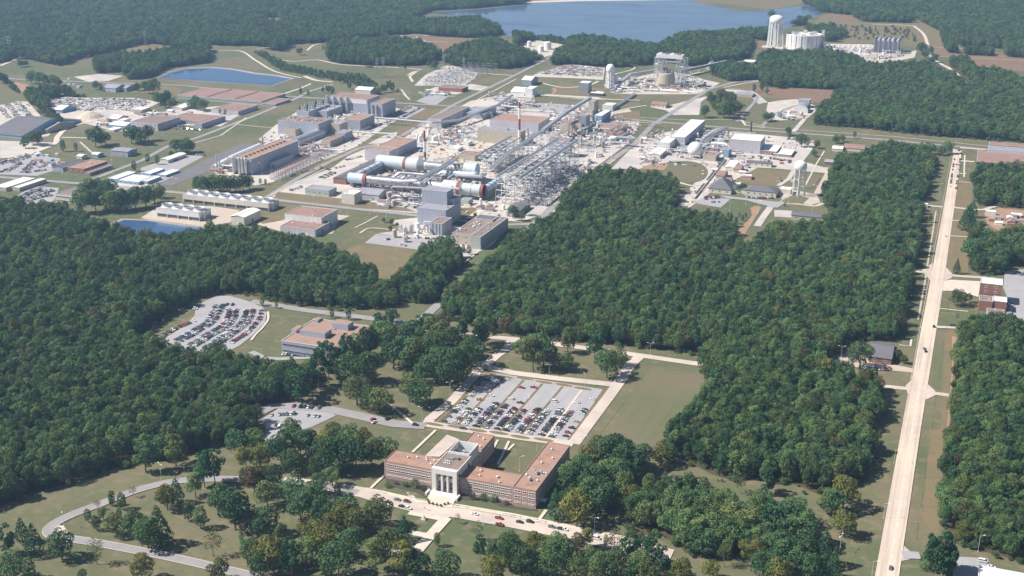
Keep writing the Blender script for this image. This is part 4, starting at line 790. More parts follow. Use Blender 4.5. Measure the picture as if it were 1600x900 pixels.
# forest stuff through geometry nodes: points that carry rotation, size and kind
def variant(kind, mn, i): return KINDS[(kind, mn)][i]
def holder(): pass
src = {}
for o in list(col.objects):
    if o.type == 'MESH' and o.name.split('.')[0] in ('crown', 'trunk') and o.parent: src.setdefault(o.data.name, o)
SETS = {'near': [('broad', 'leaf_green', 0), ('broad', 'leaf_green', 1), ('broad', 'leaf_dark', 2), ('tall', 'leaf_green', 0), ('tall', 'leaf_dark', 1), ('broad', 'leaf_olive', 0), ('tall', 'leaf_olive', 1)],
        'far': None}
def group_for(key, sources, mesh_join=None):
    ng = bpy.data.node_groups.new('scatter_'+key, 'GeometryNodeTree'); ng.interface.new_socket('Geometry', in_out='INPUT', socket_type='NodeSocketGeometry'); ng.interface.new_socket('Geometry', in_out='OUTPUT', socket_type='NodeSocketGeometry')
    n = ng.nodes; l = ng.links; gi = n.new('NodeGroupInput'); go = n.new('NodeGroupOutput'); ip = n.new('GeometryNodeInstanceOnPoints')
    gti = n.new('GeometryNodeGeometryToInstance')
    for tr_, cr_ in reversed(sources):
        j = n.new('GeometryNodeJoinGeometry')
        for s_ in (tr_, cr_):
            oi = n.new('GeometryNodeObjectInfo'); oi.transform_space = 'ORIGINAL'; oi.inputs['Object'].default_value = s_; oi.inputs['As Instance'].default_value = False
            l.new(oi.outputs['Geometry'], j.inputs[0])
        l.new(j.outputs[0], gti.inputs[0])
    mtp = n.new('GeometryNodeMeshToPoints'); l.new(gi.outputs[0], mtp.inputs[0]); l.new(mtp.outputs[0], ip.inputs['Points'])
    l.new(gti.outputs[0], ip.inputs['Instance']); ip.inputs['Pick Instance'].default_value = True
    def att(nm, ty):
        a = n.new('GeometryNodeInputNamedAttribute'); a.data_type = ty; a.inputs['Name'].default_value = nm; return a
    ai = att('idx', 'INT'); l.new(ai.outputs[0], ip.inputs['Instance Index'])
    ar = att('rot', 'FLOAT_VECTOR'); er = n.new('FunctionNodeEulerToRotation'); l.new(ar.outputs[0], er.inputs[0]); l.new(er.outputs[0], ip.inputs['Rotation'])
    asc = att('scl', 'FLOAT_VECTOR'); l.new(asc.outputs[0], ip.inputs['Scale'])
    l.new(ip.outputs[0], go.inputs[0]); return ng
def srcpair(kind, mn, i):
    t_, c_ = KINDS[(kind, mn)][i]; a = src.get(t_.name); b = src.get(c_.name)
    return (a, b) if a and b else None
NSRC = [p for p in (srcpair(*k) for k in [('broad', 'leaf_green', 0), ('broad', 'leaf_green', 1), ('broad', 'leaf_green', 2), ('broad', 'leaf_dark', 0), ('broad', 'leaf_dark', 2), ('tall', 'leaf_green', 0), ('tall', 'leaf_dark', 1), ('broad', 'leaf_olive', 0), ('broad', 'leaf_green', 1), ('broad', 'leaf_green', 0), ('tall', 'leaf_green', 1), ('pine', 'leaf_pine', 0), ('pine', 'leaf_pine', 1), ('broad', 'leaf_yellow', 1), ('sparse', 'leaf_red', 0), ('broad', 'leaf_red', 0), ('sparse', 'leaf_olive', 1)]) if p]
NW = np.array([1.0]*(len(NSRC)-6)+[.8, .8, .12, .05, .1, .12]); NW /= NW.sum(); print('sources', len(NSRC))
ngN = group_for('near', NSRC)
for fi, (name, desc, P, cls, sp) in enumerate(FORPTS):
    idx = [k for k in range(len(P)) if k not in TAKE.get(fi, ())]
    P = P[idx]
    if cls == 'near': P = P[rg.uniform(0, 1, len(P)) > .03+.05*(np.sin(P[:, 0]*.05)*np.cos(P[:, 1]*.043) > .6)]
    n = len(P)
    if n == 0: continue
    m = bpy.data.meshes.new(name); m.vertices.add(n); co = np.zeros((n, 3), np.float32); co[:, :2] = P; m.vertices.foreach_set('co', co.ravel())
    ai = m.attributes.new('idx', 'INT', 'POINT'); ai.data.foreach_set('value', rg.choice(len(NSRC), n, p=NW).astype(np.int32))
    ar = m.attributes.new('rot', 'FLOAT_VECTOR', 'POINT'); r_ = np.zeros((n, 3), np.float32); r_[:, 2] = rg.uniform(0, 6.28, n); r_[:, 0] = rg.normal(0, .05, n); r_[:, 1] = rg.normal(0, .05, n); ar.data.foreach_set('vector', r_.ravel())
    h = rg.uniform(12.5, 20.5, n)+2.2*np.sin(P[:, 0]*.037+1.3)*np.cos(P[:, 1]*.031) if cls != 'scrub' else rg.uniform(4, 8, n)
    h = h+(rg.uniform(0, 1, n) > .93)*3.0*(cls != 'scrub')
    wz = np.clip(sp*1.32/7.8*10/np.maximum(h, 1)*rg.uniform(.72, 1.38, n), .62, 1.7) if cls != 'scrub' else np.full(n, 1.2)
    s_ = np.stack([h/10*wz, h/10*wz, h/10], 1).astype(np.float32); asx = m.attributes.new('scl', 'FLOAT_VECTOR', 'POINT'); asx.data.foreach_set('vector', s_.ravel())
    o = link(name, m); o['kind'] = 'stuff'; o['category'] = 'forest'; o['label'] = desc; md = o.modifiers.new('scatter', 'NODES'); md.node_group = ngN
print('forest instances', sum(len(p[2]) for p in FORPTS))

# bushes and saplings along the foot of the nearer forests
for (name, desc, poly, sp, cls), (_, _, P0, _, _) in zip(FOR, FORPTS):
    if cls not in ('near', 'mid') or name != 'forest': continue
    W = [WP(p) for p in poly]; pts = []
    for i in range(len(W)):
        a = W[i]; b = W[(i+1) % len(W)]; L = (b-a).length; n_ = int(L/2.2)
        for k in range(n_):
            t = (k+rg.uniform(0, 1))/max(n_, 1); d = (b-a)/max(L, .1); nrm = Vector((-d.y, d.x, 0)); q = a+d*(t*L)+nrm*rg.normal(0, 3.2)
            if rg.uniform() < .62: pts.append((q.x, q.y))
    P = np.array(pts)
    for L_, d_ in ROADS: 
        if len(P): P = P[~nearline(P, L_, d_)]
    for cp in CLEAR:
        if len(P): P = P[~inside(P, cp)]
    n = len(P)
    if n < 5: continue
    m = bpy.data.meshes.new('undergrowth'); m.vertices.add(n); co = np.zeros((n, 3), np.float32); co[:, :2] = P; m.vertices.foreach_set('co', co.ravel())
    m.attributes.new('idx', 'INT', 'POINT').data.foreach_set('value', rg.choice(len(NSRC), n, p=NW).astype(np.int32))
    r_ = np.zeros((n, 3), np.float32); r_[:, 2] = rg.uniform(0, 6.28, n); m.attributes.new('rot', 'FLOAT_VECTOR', 'POINT').data.foreach_set('vector', r_.ravel())
    h = rg.uniform(.12, .55, n)**1.0; m.attributes.new('scl', 'FLOAT_VECTOR', 'POINT').data.foreach_set('vector', np.stack([h*1.3, h*1.3, h], 1).astype(np.float32).ravel())
    o = link('undergrowth', m); o['kind'] = 'stuff'; o['category'] = 'undergrowth'; o['label'] = 'bushes and saplings along the foot of the '+desc.replace('dense green ', '').replace('large ', ''); md = o.modifiers.new('scatter', 'NODES'); md.node_group = ngN
for f_ in FORPTS:
    if 'plantation' in f_[1] or f_[3] == 'scrub': print(f_[1][:40], len(f_[2]))

# ------------------------------------------------------------------ buildings
BLD = {}
def dims(xl, yl, xr, h, d):
    p0 = G(xl, yl)
    w_ = solve(lambda t: PX((p0.x+t, p0.y, 0))[0], 0, 900, xr)
    H = hm(xl, yl, h); p1 = Vector((p0.x+w_, p0.y, H)); y1 = PX(p1)[1]
    D = solve(lambda t: y1-PX((p1.x, p1.y+t, H))[1], 0, 900, d)
    return p0, w_, D, H
def vents(mb, w_, D, z, n, r=0.5, h=1.0, seed=1, mi=0):
    q = random.Random(seed)
    for _ in range(n):
        x = q.uniform(.08, .92)*w_; y = q.uniform(.1, .9)*D; k = q.random()
        if k < .5: mb.lathe(x, y, [(r*.6, z), (r*.6, z+h), (r, z+h), (r*.3, z+h+.4)], 8, mi)
        else: mb.box(x-r, y-r*1.3, z, x+r, y+r*1.3, z+h*.9, mi)
def bld(name, desc, cat, px, wall='metal_blue_grey', roof='roof_grey', kind='flat', rows=0, win='band', nv=0, side=True, doors=0, seed=None, rz=0, base=None, zone=None, pitch=0.25, vsize=0.6, dim=None, parapet=0.5, wm='glass', frame='white_paint', z0=0.0, canopy=False):
    if dim: p0, w_, D, H = dim
    else: p0, w_, D, H = dims(*px)
    seed = seed or int(p0.x*7+p0.y*3) % 9999; q = random.Random(seed)
    e = empty(name, (p0.x, p0.y, z0), rz); BLD[desc] = (p0, w_, D, H)
    CLEAR_B.append((p0.x, p0.y, w_, D))
    mb = MB()
    if kind == 'flat':
        t = 0.35
        mb.box(0, 0, -.2, w_, D, H-parapet, 0)
        if parapet > 0.05:
            zt = H-parapet
            mb.box(0, 0, zt, w_, t, H, 0); mb.box(0, D-t, zt, w_, D, H, 0); mb.box(0, t, zt, t, D-t, H, 0); mb.box(w_-t, t, zt, w_, D-t, H, 0)
        mb.build('wall', wall, e)
        r = MB(); zr = H-parapet+.02; r.box(t, t, zr-.01, w_-t, D-t, zr+.12, 0); r.build('roof', roof, e); ztop = zr+.12
        cp = MB(); o = .12; c_ = 0.14
        for a in ((-o, -o, w_+o, t+.02), (-o, D-t-.02, w_+o, D+o), (-o, t+.02, t+.02, D-t-.02), (w_-t-.02, t+.02, w_+o, D-t-.02)):
            cp.box(a[0], a[1], H+.003, a[2], a[3], H+c_, 0)
        cp.build('coping', 'metal_white' if wall != 'brick_pink' else 'roof_terracotta', e)
    elif kind in ('gable', 'gableY', 'hip'):
        mb.box(0, 0, -.2, w_, D, H, 0, top=True)
        sp = D if kind == 'gable' else (w_ if kind == 'gableY' else min(w_, D)); rh = sp/2*pitch*2*.5 if kind != 'hip' else sp/2*pitch*1.5; ov = .5; r = MB()
        if kind == 'gable':
            A = [(-ov, -ov, H), (w_+ov, -ov, H), (w_+ov, D/2, H+rh), (-ov, D/2, H+rh)]; B = [(w_+ov, D+ov, H), (-ov, D+ov, H), (-ov, D/2, H+rh), (w_+ov, D/2, H+rh)]
            mb.poly([(0, 0, H), (0, D/2, H+rh), (0, D, H)]); mb.poly([(w_, 0, H), (w_, D, H), (w_, D/2, H+rh)])
            r.poly(A); r.poly(B)
        elif kind == 'gableY':
            A = [(-ov, -ov, H), (w_/2, -ov, H+rh), (w_/2, D+ov, H+rh), (-ov, D+ov, H)]; B = [(w_+ov, D+ov, H), (w_/2, D+ov, H+rh), (w_/2, -ov, H+rh), (w_+ov, -ov, H)]
            mb.poly([(0, 0, H), (w_, 0, H), (w_/2, 0, H+rh)]); mb.poly([(w_, D, H), (0, D, H), (w_/2, D, H+rh)])
            r.poly(A); r.poly(B)
        else:
            s = min(w_, D)/2
            if w_ >= D: a = (s, D/2, H+rh); b = (w_-s, D/2, H+rh)
            else: a = (w_/2, s, H+rh); b = (w_/2, D-s, H+rh)
            c0 = (-ov, -ov, H); c1 = (w_+ov, -ov, H); c2 = (w_+ov, D+ov, H); c3 = (-ov, D+ov, H)
            if w_ >= D: r.poly([c0, c1, b, a]); r.poly([c1, c2, b]); r.poly([c2, c3, a, b]); r.poly([c3, c0, a])
            else: r.poly([c0, c1, a]); r.poly([c1, c2, b, a]); r.poly([c2, c3, b]); r.poly([c3, c0, a, b])
        # thickness
        r.v += [(v[0], v[1], v[2]-.25) for v in r.v]; k = len(r.v)//2; fs = list(r.f)
        for f in fs: r._q(0, [tuple(reversed([i+k for i in f]))], 0)
        ed = {}
        for f in fs:
            for i in range(len(f)): ed[(f[i], f[(i+1) % len(f)])] = 1
        for a, b in list(ed):
            if (b, a) not in ed: r._q(0, [(b, a, a+k, b+k)], 0)
        for i in range(len(r.v)): r.v[i] = (r.v[i][0], r.v[i][1], r.v[i][2]+.3)
        mb.build('wall', wall, e); r.build('roof', roof, e); ztop = H+rh*.6
        rd = MB(); rd.box(*(( 0, D/2-.3, H+rh+.25, w_, D/2+.3, H+rh+.45) if kind == 'gable' else (w_/2-.3, 0, H+rh+.25, w_/2+.3, D, H+rh+.45)))
        if kind != 'hip': rd.build('ridge_cap', roof, e)
    elif kind in ('arch', 'archX'):
        mb.box(0, 0, -.2, w_, D, H*.45, 0, top=False); n = 10; r = MB(); P = []
        if kind == 'arch':
            for i in range(n+1): t = math.pi*i/n; P.append((w_/2-w_/2*math.cos(t), H*.45+H*.55*math.sin(t)))
            for i in range(n): r.poly([(P[i][0], 0, P[i][1]), (P[i+1][0], 0, P[i+1][1]), (P[i+1][0], D, P[i+1][1]), (P[i][0], D, P[i][1])])
            mb.poly([(x, 0, z) for x, z in P]); mb.poly([(x, D, z) for x, z in reversed(P)])
        else:
            for i in range(n+1): t = math.pi*i/n; P.append((D/2-D/2*math.cos(t), H*.45+H*.55*math.sin(t)))
            for i in range(n): r.poly([(0, P[i][0], P[i][1]), (w_, P[i][0], P[i][1]), (w_, P[i+1][0], P[i+1][1]), (0, P[i+1][0], P[i+1][1])])
            mb.poly([(0, x, z) for x, z in reversed(P)]); mb.poly([(w_, x, z) for x, z in P])
        mb.build('wall', wall, e); r.build('roof', roof, e); ztop = H
    Hw = H-(parapet if kind == 'flat' else 0)
    if rows:
        st = Hw/rows
        for k in range(rows):
            zc = st*(k+.55); wh = min(1.5, st*.42)
            def strip(axis, L, off):
                g_ = MB(); f = MB(); a = 1.0; b = L-1.0
                if b-a < 2: return
                if win == 'band':
                    segs = [(a, b)]
                else:
                    nw = max(1, int((b-a)/(4.5 if win == 'punch' else 7))); sw = (b-a)/nw; segs = [(a+sw*(i+.5)-min(1.1, sw*.3), a+sw*(i+.5)+min(1.1, sw*.3)) for i in range(nw)]
                def bx(m_, u0, u1, z0_, z1_, d0, d1, mi=0):
                    if axis == 'x': m_.box(u0, -d1, z0_, u1, -d0, z1_, mi, bottom=True)
                    else: m_.box(off+d0, u0, z0_, off+d1, u1, z1_, mi, bottom=True)
                for u0, u1 in segs:
                    bx(g_, u0, u1, zc-wh/2, zc+wh/2, .0, .04)
                    bx(f, u0-.15, u1+.15, zc-wh/2-.28, zc-wh/2-.003, 0, .16); bx(f, u0-.15, u1+.15, zc+wh/2+.003, zc+wh/2+.2, 0, .12)
                    nm = int((u1-u0)/1.6)
                    for i in range(nm+1):
                        u = u0+(u1-u0)*i/max(nm, 1); bx(f, u-.09, u+.09, zc-wh/2, zc+wh/2, .045, .1)
                wo_ = g_.build('window_band' if win == 'band' else 'window', wm, e); f.build('frame', frame, wo_)
            strip('x', w_, 0)
            if side: strip('y', D, w_)
    if doors:
        for i in range(doors):
            dm = MB(); dw = 2.2 if doors < 3 else 3.4; x = w_*(i+.5)/doors; hh = min(Hw*.6, 3.6); dm.box(x-dw/2, -.08, 0, x+dw/2, -.003, hh); dm.build('door', q.choice(['steel_grey', 'metal_white', 'louvre']), e)
        dm = MB(); y = D*.5; hh = min(Hw*.6, 4); dm.box(w_+.003, y-1.8, 0, w_+.08, y+1.8, hh); dm.build('door', 'louvre', e)
    if nv and kind == 'flat':
        for i in range(nv):
            vm = MB(); vents(vm, w_, D, ztop, 1, vsize*q.uniform(.7, 1.4), vsize*1.6, seed*31+i); vm.build('roof_vent', q.choice(['metal_white', 'metal_silver', 'steel_grey']), e)
    if w_ > 20 and kind == 'flat' and wall.startswith('metal'):
        s_ = MB(); x = 6
        while x < w_-1: s_.box(x-.08, -.07, 0, x+.08, -.003, Hw-.1); x += 6
        y = 6
        while y < D-1: s_.box(w_+.003, y-.08, 0, w_+.07, y+.08, Hw-.1); y += 6
        s_.build('seam', 'metal_silver', e)
    thing(e, desc, cat, None, pos=PX((p0.x+w_/2, p0.y, 0)), zone='')
    return e, w_, D, H
CLEAR_B = []

# --- headquarters: wings, marble entrance block, rear block, end wing
hq = empty('headquarters_building', G(675, 769)); hp = Vector(hq.location)
thing(hq, 'long pink brick office building with tall white marble entrance and terracotta roofs', 'office building', zone='')
def hqbox(nm, px, wall, roof, rows, nv=0, dim=None, side=True, punched=False, par=.5, matfr='white_paint', front=True):
    p0, w_, D, H = dim or dims(*px); ox, oy = p0.x-hp.x, p0.y-hp.y; t = .35; mb = MB()
    mb.box(ox, oy, -.2, ox+w_, oy+D, H-par); zt = H-par
    mb.box(ox, oy, zt, ox+w_, oy+t, H); mb.box(ox, oy+D-t, zt, ox+w_, oy+D, H); mb.box(ox, oy+t, zt, ox+t, oy+D-t, H); mb.box(ox+w_-t, oy+t, zt, ox+w_, oy+D-t, H)
    wo_ = mb.build('wall', wall, hq)
    r = MB(); r.box(ox+t, oy+t, zt+.01, ox+w_-t, oy+D-t, zt+.14); ro = r.build('roof', roof, hq)
    if par > .2:
        cp = MB()
        for a in ((ox-.1, oy-.1, ox+w_+.1, oy+t), (ox-.1, oy+D-t, ox+w_+.1, oy+D+.1), (ox-.1, oy+t, ox+t, oy+D-t), (ox+w_-t, oy+t, ox+w_+.1, oy+D-t)): cp.box(a[0], a[1], H+.003, a[2], a[3], H+.12)
        cp.build('coping', 'roof_terracotta' if wall == 'brick_pink' else 'marble', ro)
    q = random.Random(int(w_*100))
    for i in range(nv):
        v_ = MB(); x = ox+q.uniform(.1, .9)*w_; y = oy+q.uniform(.1, .9)*D; v_.lathe(x, y, [(.45, zt+.14), (.45, zt+1.1), (.7, zt+1.15), (.2, zt+1.6)], 8); v_.build('roof_vent', 'metal_white', ro)
    for k in range(rows):
        zc = (H-1.2)*(k+.62)/rows+ .2
        hgt = 1.25 if k else .6
        for axis in (['x'] if front else [])+(['y'] if side else []):
            L = w_ if axis == 'x' else D; g_ = MB(); f = MB()
            segs = [(2.0, L-1.5)]
            if punched and axis == 'x': segs = [(1.2, 5.2), (6.7, 9.2), (10.4, min(L-1, 14.9))]
            for u0, u1 in segs:
                n_ = max(1, int((u1-u0)/1.35))
                def bx(m_, a, b, z0_, z1_, d0, d1):
                    if axis == 'x': m_.box(ox+a, oy-d1, z0_, ox+b, oy-d0, z1_, 0, bottom=True)
                    else: m_.box(ox+w_+d0, oy+a, z0_, ox+w_+d1, oy+b, z1_, 0, bottom=True)
                bx(g_, u0, u1, zc-hgt/2, zc+hgt/2, 0, .04)
                bx(f, u0-.2, u1+.2, zc-hgt/2-.25, zc-hgt/2-.003, 0, .2); bx(f, u0-.2, u1+.2, zc+hgt/2+.003, zc+hgt/2+.15, 0, .2)
                for i in range(n_+1):
                    u = u0+(u1-u0)*i/n_; bx(f, u-.1, u+.1, zc-hgt/2, zc+hgt/2, .045, .14)
                if punched and axis == 'x':
                    w1 = g_.build('window', 'glass', wo_); f.build('frame', matfr, wo_); g_ = MB(); f = MB()
            if g_.v: w1 = g_.build('window_band', 'glass', wo_); f.build('frame', matfr, wo_)
    return p0, w_, D, H
lw = hqbox('w', (601, 746, 676, 26, 17), 'brick_pink', 'roof_terracotta', 3, 6, side=False)
mbk = dims(675, 769, 714, 38, 26)
cx0, cy0, cw, cD, cH = mbk[0].x, mbk[0].y, mbk[1], mbk[2], mbk[3]
# marble block built as portico: piers, lintel, columns
ox, oy = 0.0, 0.0
m = MB(); bw = cw*.165; t = 3.2
m.box(0, t, -.2, cw, cD, cH-.6); m.box(0, 0, -.2, bw, t, cH); m.box(cw-bw, 0, -.2, cw, t, cH); m.box(bw, 0, cH*.80, cw-bw, t, cH, bottom=True)
m.box(0, t, cH-.6, .5, cD, cH); m.box(cw-.5, t, cH-.6, cw, cD, cH); m.box(.5, cD-.5, cH-.6, cw-.5, cD, cH)
m.build('wall', 'marble', hq)
for i in (1, 2):
    k = MB(); x = bw+(cw-2*bw)*i/3; k.box(x-.6, .5, 1.8, x+.6, 1.9, cH*.80); k.build('column', 'marble', hq)
gl = MB(); gl.box(bw, t-.12, 1.8, cw-bw, t-.003, cH*.8); gl.build('entrance_wall', 'metal_blue_grey', hq)
for i in range(3):
    for j in range(4):
        k = MB(); x = bw+(cw-2*bw)*(i+.5)/3; z = 2.2+(cH*.8-3)*(j)/4; k.box(x-1.1, t-.2, z+.4, x+1.1, t-.123, z+(cH*.8-3)/4-.3); k.build('window', 'glass' if j != 2 else 'marble', hq)
for i in range(5):
    k = MB(); z = 1.8-i*.36; k.box(-1.2 if i > 0 else 0, -.8-i*.8, -.1, cw+1.2 if i > 0 else cw, 0 if i == 0 else -.8-(i-1)*.8-.001, z); k.build('step', 'marble', hq)
for x in (-1.2-1.2, cw+1.2+.002):
    k = MB(); k.box(x, -5.5, -.1, x+1.2, 0, 2.0); k.build('stair_wall', 'marble', hq)
r = MB(); r.box(.5, t, cH-.58, cw-.5, cD-.5, cH-.4); r.build('roof', 'roof_brown', hq)
for i in range(7):
    v_ = MB(); v_.lathe(cw*(.3+.07*(i % 4)), cD*(.35+.12*(i//4)), [(.3, cH-.4), (.3, cH+.6), (.5, cH+.7), (.2, cH+1)], 8); v_.build('roof_vent', 'metal_white', hq)
wsd = MB()
for j in range(4):
    wsd.box(cw+.003, 3+0, 2+j*3.4, cw+.08, 5, 4+j*3.4); wsd.box(cw+.003, cD-6, 2+j*3.4, cw+.08, cD-4, 4+j*3.4)
wsd.build('window', 'glass', hq)
# rear block with walled equipment court and high back roof
p0r = Vector((cx0+1.0, cy0+cD+.003, 0)); q1 = Vector((cx0+cw-1.0, p0r.y, 11.5))
rD = solve(lambda t_: PX((q1.x, q1.y+t_, 11.5))[0], 0, 200, 772.5)
hqbox('r', None, 'tan_wall', 'roof_brown', 3, 0, dim=(p0r, cw-2.0, rD*.45, 11.5), side=True, front=False)
hqbox('r', None, 'brick_pink', 'roof_terracotta', 3, 3, dim=(Vector((p0r.x, p0r.y+rD*.45+.003, 0)), cw-2.0, rD*.55, 12.2), side=True, front=False)
k = MB(); x0, x1, yA, yB, zA, zB = 1.6, cw-1.3, cD-1.0, cD+rD*.36, 11.3, cH+1.2
for a in ((x0, yA, x1, yA+.5), (x0, yB-.5, x1, yB), (x0, yA+.5, x0+.5, yB-.5), (x1-.5, yA+.5, x1, yB-.5)): k.box(a[0], a[1], zA, a[2], a[3], zB)
pc = k.build('equipment_screen', 'metal_white', hq); k = MB()
for i in range(9): k.box(x0+1+(i % 3)*4, yA+2+(i//3)*4, zA, x0+3.6+(i % 3)*4, yA+4.5+(i//3)*4, zA+3.4)
k.build('air_handler', 'metal_silver', pc)
k = MB(); k.box(cw*.5, cD*.66, cH-.4, cw*.5+3, cD*.66+2.4, cH+1.2); k.box(cw*.3, cD*.62, cH-.4, cw*.48, cD*.75, cH+.4); k.build('roof_unit', 'louvre', hq)
rw = dims(716, 771.5, 802, 26.5, 19); hqbox('w', None, 'brick_pink', 'roof_terracotta', 3, 5, dim=(Vector((cx0+cw+.003, rw[0].y, 0)), rw[0].x+rw[1]-cx0-cw, rw[2], rw[3]), side=False)
ew = dims(802, 789, 838, 28.5, 71); hqbox('w', None, 'brick_pink', 'roof_terracotta', 3, 9, dim=(Vector((rw[0].x+rw[1]+.003, ew[0].y, 0)), ew[1], ew[2], ew[3]), punched=True)
ewx = rw[0].x+rw[1]-hp.x; ewy = ew[0].y-hp.y
for i, (u, v) in enumerate([(.35, .16), (.45, .30), (.6, .34), (.3, .33)]):
    k = MB(); x = ewx+ew[1]*u; y = ewy+ew[2]*v; z = ew[3]-.36; k.box(x, y, z, x+2.2, y+2.6, z+1.5); k.lathe(x+1.1, y+1.3, [(.9, z+1.5), (.9, z+1.9)], 10); k.build('roof_unit', 'metal_silver', hq)
k = MB(); k.box(ewx+ew[1], ewy+6, 2.6, ewx+ew[1]+4, ewy+10, 2.9, bottom=True); k.build('side_canopy', 'metal_white', hq)
CLEAR_B.append((lw[0].x, lw[0].y, 110, 90))
# hedge balls, planters, low walls in front
for i, (x, y) in enumerate(zd12((405, 640), (415, 660), (445, 668), (478, 676), (510, 683), (540, 672), (568, 665))):
    p = G(x, y); e = empty('planter', p); e.rotation_euler.z = i
    k = MB(); k.lathe(0, 0, [(.7, 0), (.95, .9), (.85, .95)], 10); k.build('pot', 'light_concrete', e); k = MB(); k.ball((0, 0, 1.35), .85, 8, 5); k.build('clipped_shrub', 'leaf_dark', e)
    thing(e, 'round concrete planter with clipped shrub before the marble entrance', 'planter', 'planters in an arc on the forecourt')
for i, (x, y) in enumerate(zd12((310, 622), (328, 626), (346, 628), (364, 631), (382, 635), (590, 664), (606, 668), (622, 671), (638, 675), (654, 678), (1090, 755), (1102, 758))):
    p = G(x, y); k = MB(); k.box(-.35, -.35, 0, .35, .35, 1.1); o = k.build('bollard', 'light_concrete', None, loc=p); thing(o, 'short pale concrete bollard beside the marble entrance forecourt', 'bollard', 'bollards by the forecourt')
for i, (x, y, L) in enumerate([(*zd12((245, 606))[0], 5), (*zd12((662, 680))[0], 5), (*zd12((1012, 742))[0], 5), (*zd12((1250, 785))[0], 3), (*zd12((1112, 760))[0], 3), (*zd12((1315, 800))[0], 3), (*zd12((5, 565))[0], 5)]):
    p = G(x, y); k = MB(); k.box(0, -.2, 0, L, .2, 1.2); k.box(-.1, -.3, 1.203, L+.1, .3, 1.35, bottom=True); o = k.build('sign_wall', 'marble', None, loc=p); thing(o, 'low pale stone wall on the lawn edge by the front street', 'wall')
# monument across the street
p = G(662, 812); e = empty('monument', p); k = MB(); k.box(-1.6, -1.2, 0, 1.6, 1.2, .6); k.build('plinth', 'light_concrete', e); k = MB(); k.prism([(-.9, -.7), (.9, -.7), (.9, .7), (-.9, .7)], .6, 1.6); k.tube((0, 0, 1.6), (0, 0, 3.2), .8, 8, 0, .25); k.build('stone', 'marble', e)
thing(e, 'small pale stone monument on the lawn opposite the marble entrance', 'monument', zone='')

B = bld
# office by the left car park
of = B('office_building', 'blue-grey office block with stepped terracotta roofs between forest and pines', 'office building', (441, 553, 534, 21, 36), 'metal_blue_grey', 'roof_terracotta', rows=2, nv=5, frame='metal_blue_grey')
fp = of[0]
for (u, v, du, dv, hh) in [(.14, .30, .43, .2, 7), (.46, .72, .27, .18, 7.5), (-.04, .35, .09, .2, 3.5), (.05, .86, .08, .14, 2.5)]:
    k = MB(); W_, D_, H_ = of[1:]; k.box(W_*u, D_*v, 0 if u < 0 else H_-.36, W_*(u+du), D_*(v+dv), H_+hh*.62); pk = k.build('penthouse', 'metal_blue_grey', fp); k = MB(); k.box(W_*u+.4, D_*v+.4, H_+hh*.62+.003, W_*(u+du)-.4, D_*(v+dv)-.4, H_+hh*.62+.12); k.build('roof', 'roof_terracotta', pk)
# cooling towers
def cooling(px, n, desc, fac):
    p0, w_, D, H = dims(*px); e = empty('cooling_tower', p0); CLEAR_B.append((p0.x, p0.y, w_, D)); k = MB()
    k.box(0, 0, H*.45, w_, D, H, bottom=True); k.box(0, D*.05, 0, .5, D*.95, H*.45-.003); k.build('casing', 'metal_white' if fac else 'cream_wall', e)
    k = MB(); k.box(.6, 1.2, 0, w_-.2, D-1.2, H*.45-.01); k.build('louvre_bank', 'louvre', e)
    k = MB(); nb = n
    for i in range(nb+1): x = w_*i/nb; k.box(max(0, x-.35), -.15, 0, min(w_, x+.35), .4, H*.45-.004)
    k.build('support_post', 'metal_white', e)
    k = MB(); k.box(w_-.5, .42, 0, w_, D, H*.45-.004); k.build('end_wall', 'metal_blue_grey', e)
    k = MB(); k.box(.3, .3, H+.003, w_-.3, D-.3, H+.15); k.build('deck', 'roof_grey', e)
    k = MB()
    for y in (0.05, D-.05):
        for z in (H+.6, H+1.1): k.tube((0, y, z), (w_, y, z), .05, 4)
    k.build('handrail', 'metal_white', e)
    R = min(w_/n*.47, D*.48)
    for i in range(n):
        x = w_*(i+.5)/n; k = MB(); k.lathe(x, D/2, [(R*1.05, H+.15), (R*.86, H+1.0), (R*.80, H+2.2), (R*.90, H+3.2)], 24, 0, cap=False); k.lathe(x, D/2, [(R*.82, H+3.2), (R*.72, H+2.2), (R*.72, H+.8)], 24, 0, cap=False)
        n0 = len(k.v)
        k.lathe(x, D/2, [(R*.90, H+3.2), (R*.82, H+3.2)], 24, 0, cap=False)
        fs = k.build('fan_stack', 'metal_white', e, smooth=False)
        k = MB()
        for b in range(6):
            a = b*math.pi/3+i; c_, s_ = math.cos(a), math.sin(a); pr = [(R*.1, -.25), (R*.7, -.5), (R*.7, .5), (R*.1, .25)]
            k.poly([(x+u*c_-v*s_, D/2+u*s_+v*c_, H+1.9+v*.3) for u, v in pr])
        k.lathe(x, D/2, [(R*.12, H+1.5), (R*.12, H+2.4)], 8); k.build('fan', 'steel_grey', fs)
    k = MB(); k.box(w_+.1, D*.3, 0, w_+1.4, D*.45, H); k.build('stair', 'metal_white', e)
    thing(e, desc, 'cooling tower', zone=''); return e
cooling((244.8, 338.5, 312, 13, 8.0), 4, 'short grey cooling tower with four white fan stacks beside the small pond', True)
cooling((286, 316, 420, 11.5, 7.5), 8, 'long pale cooling tower with eight white fan stacks in a row', False)
B('storage_shed', 'white gable-roofed shed in front of the long cooling tower', 'shed', (361.8, 351, 382, 13, 12), 'cream_wall', 'roof_white', 'gableY', doors=1)
B('workshop', 'grey workshop with low dull red roof at the forest edge, lower part', 'workshop', (438, 364, 493, 11, 12), 'metal_lavender', 'roof_dull_red', nv=8, doors=2)
B('workshop', 'tall white-walled hall with flat dull red roof behind the forest edge', 'workshop', (446, 353, 503, 19, 13), 'metal_white', 'roof_dull_red', nv=2)
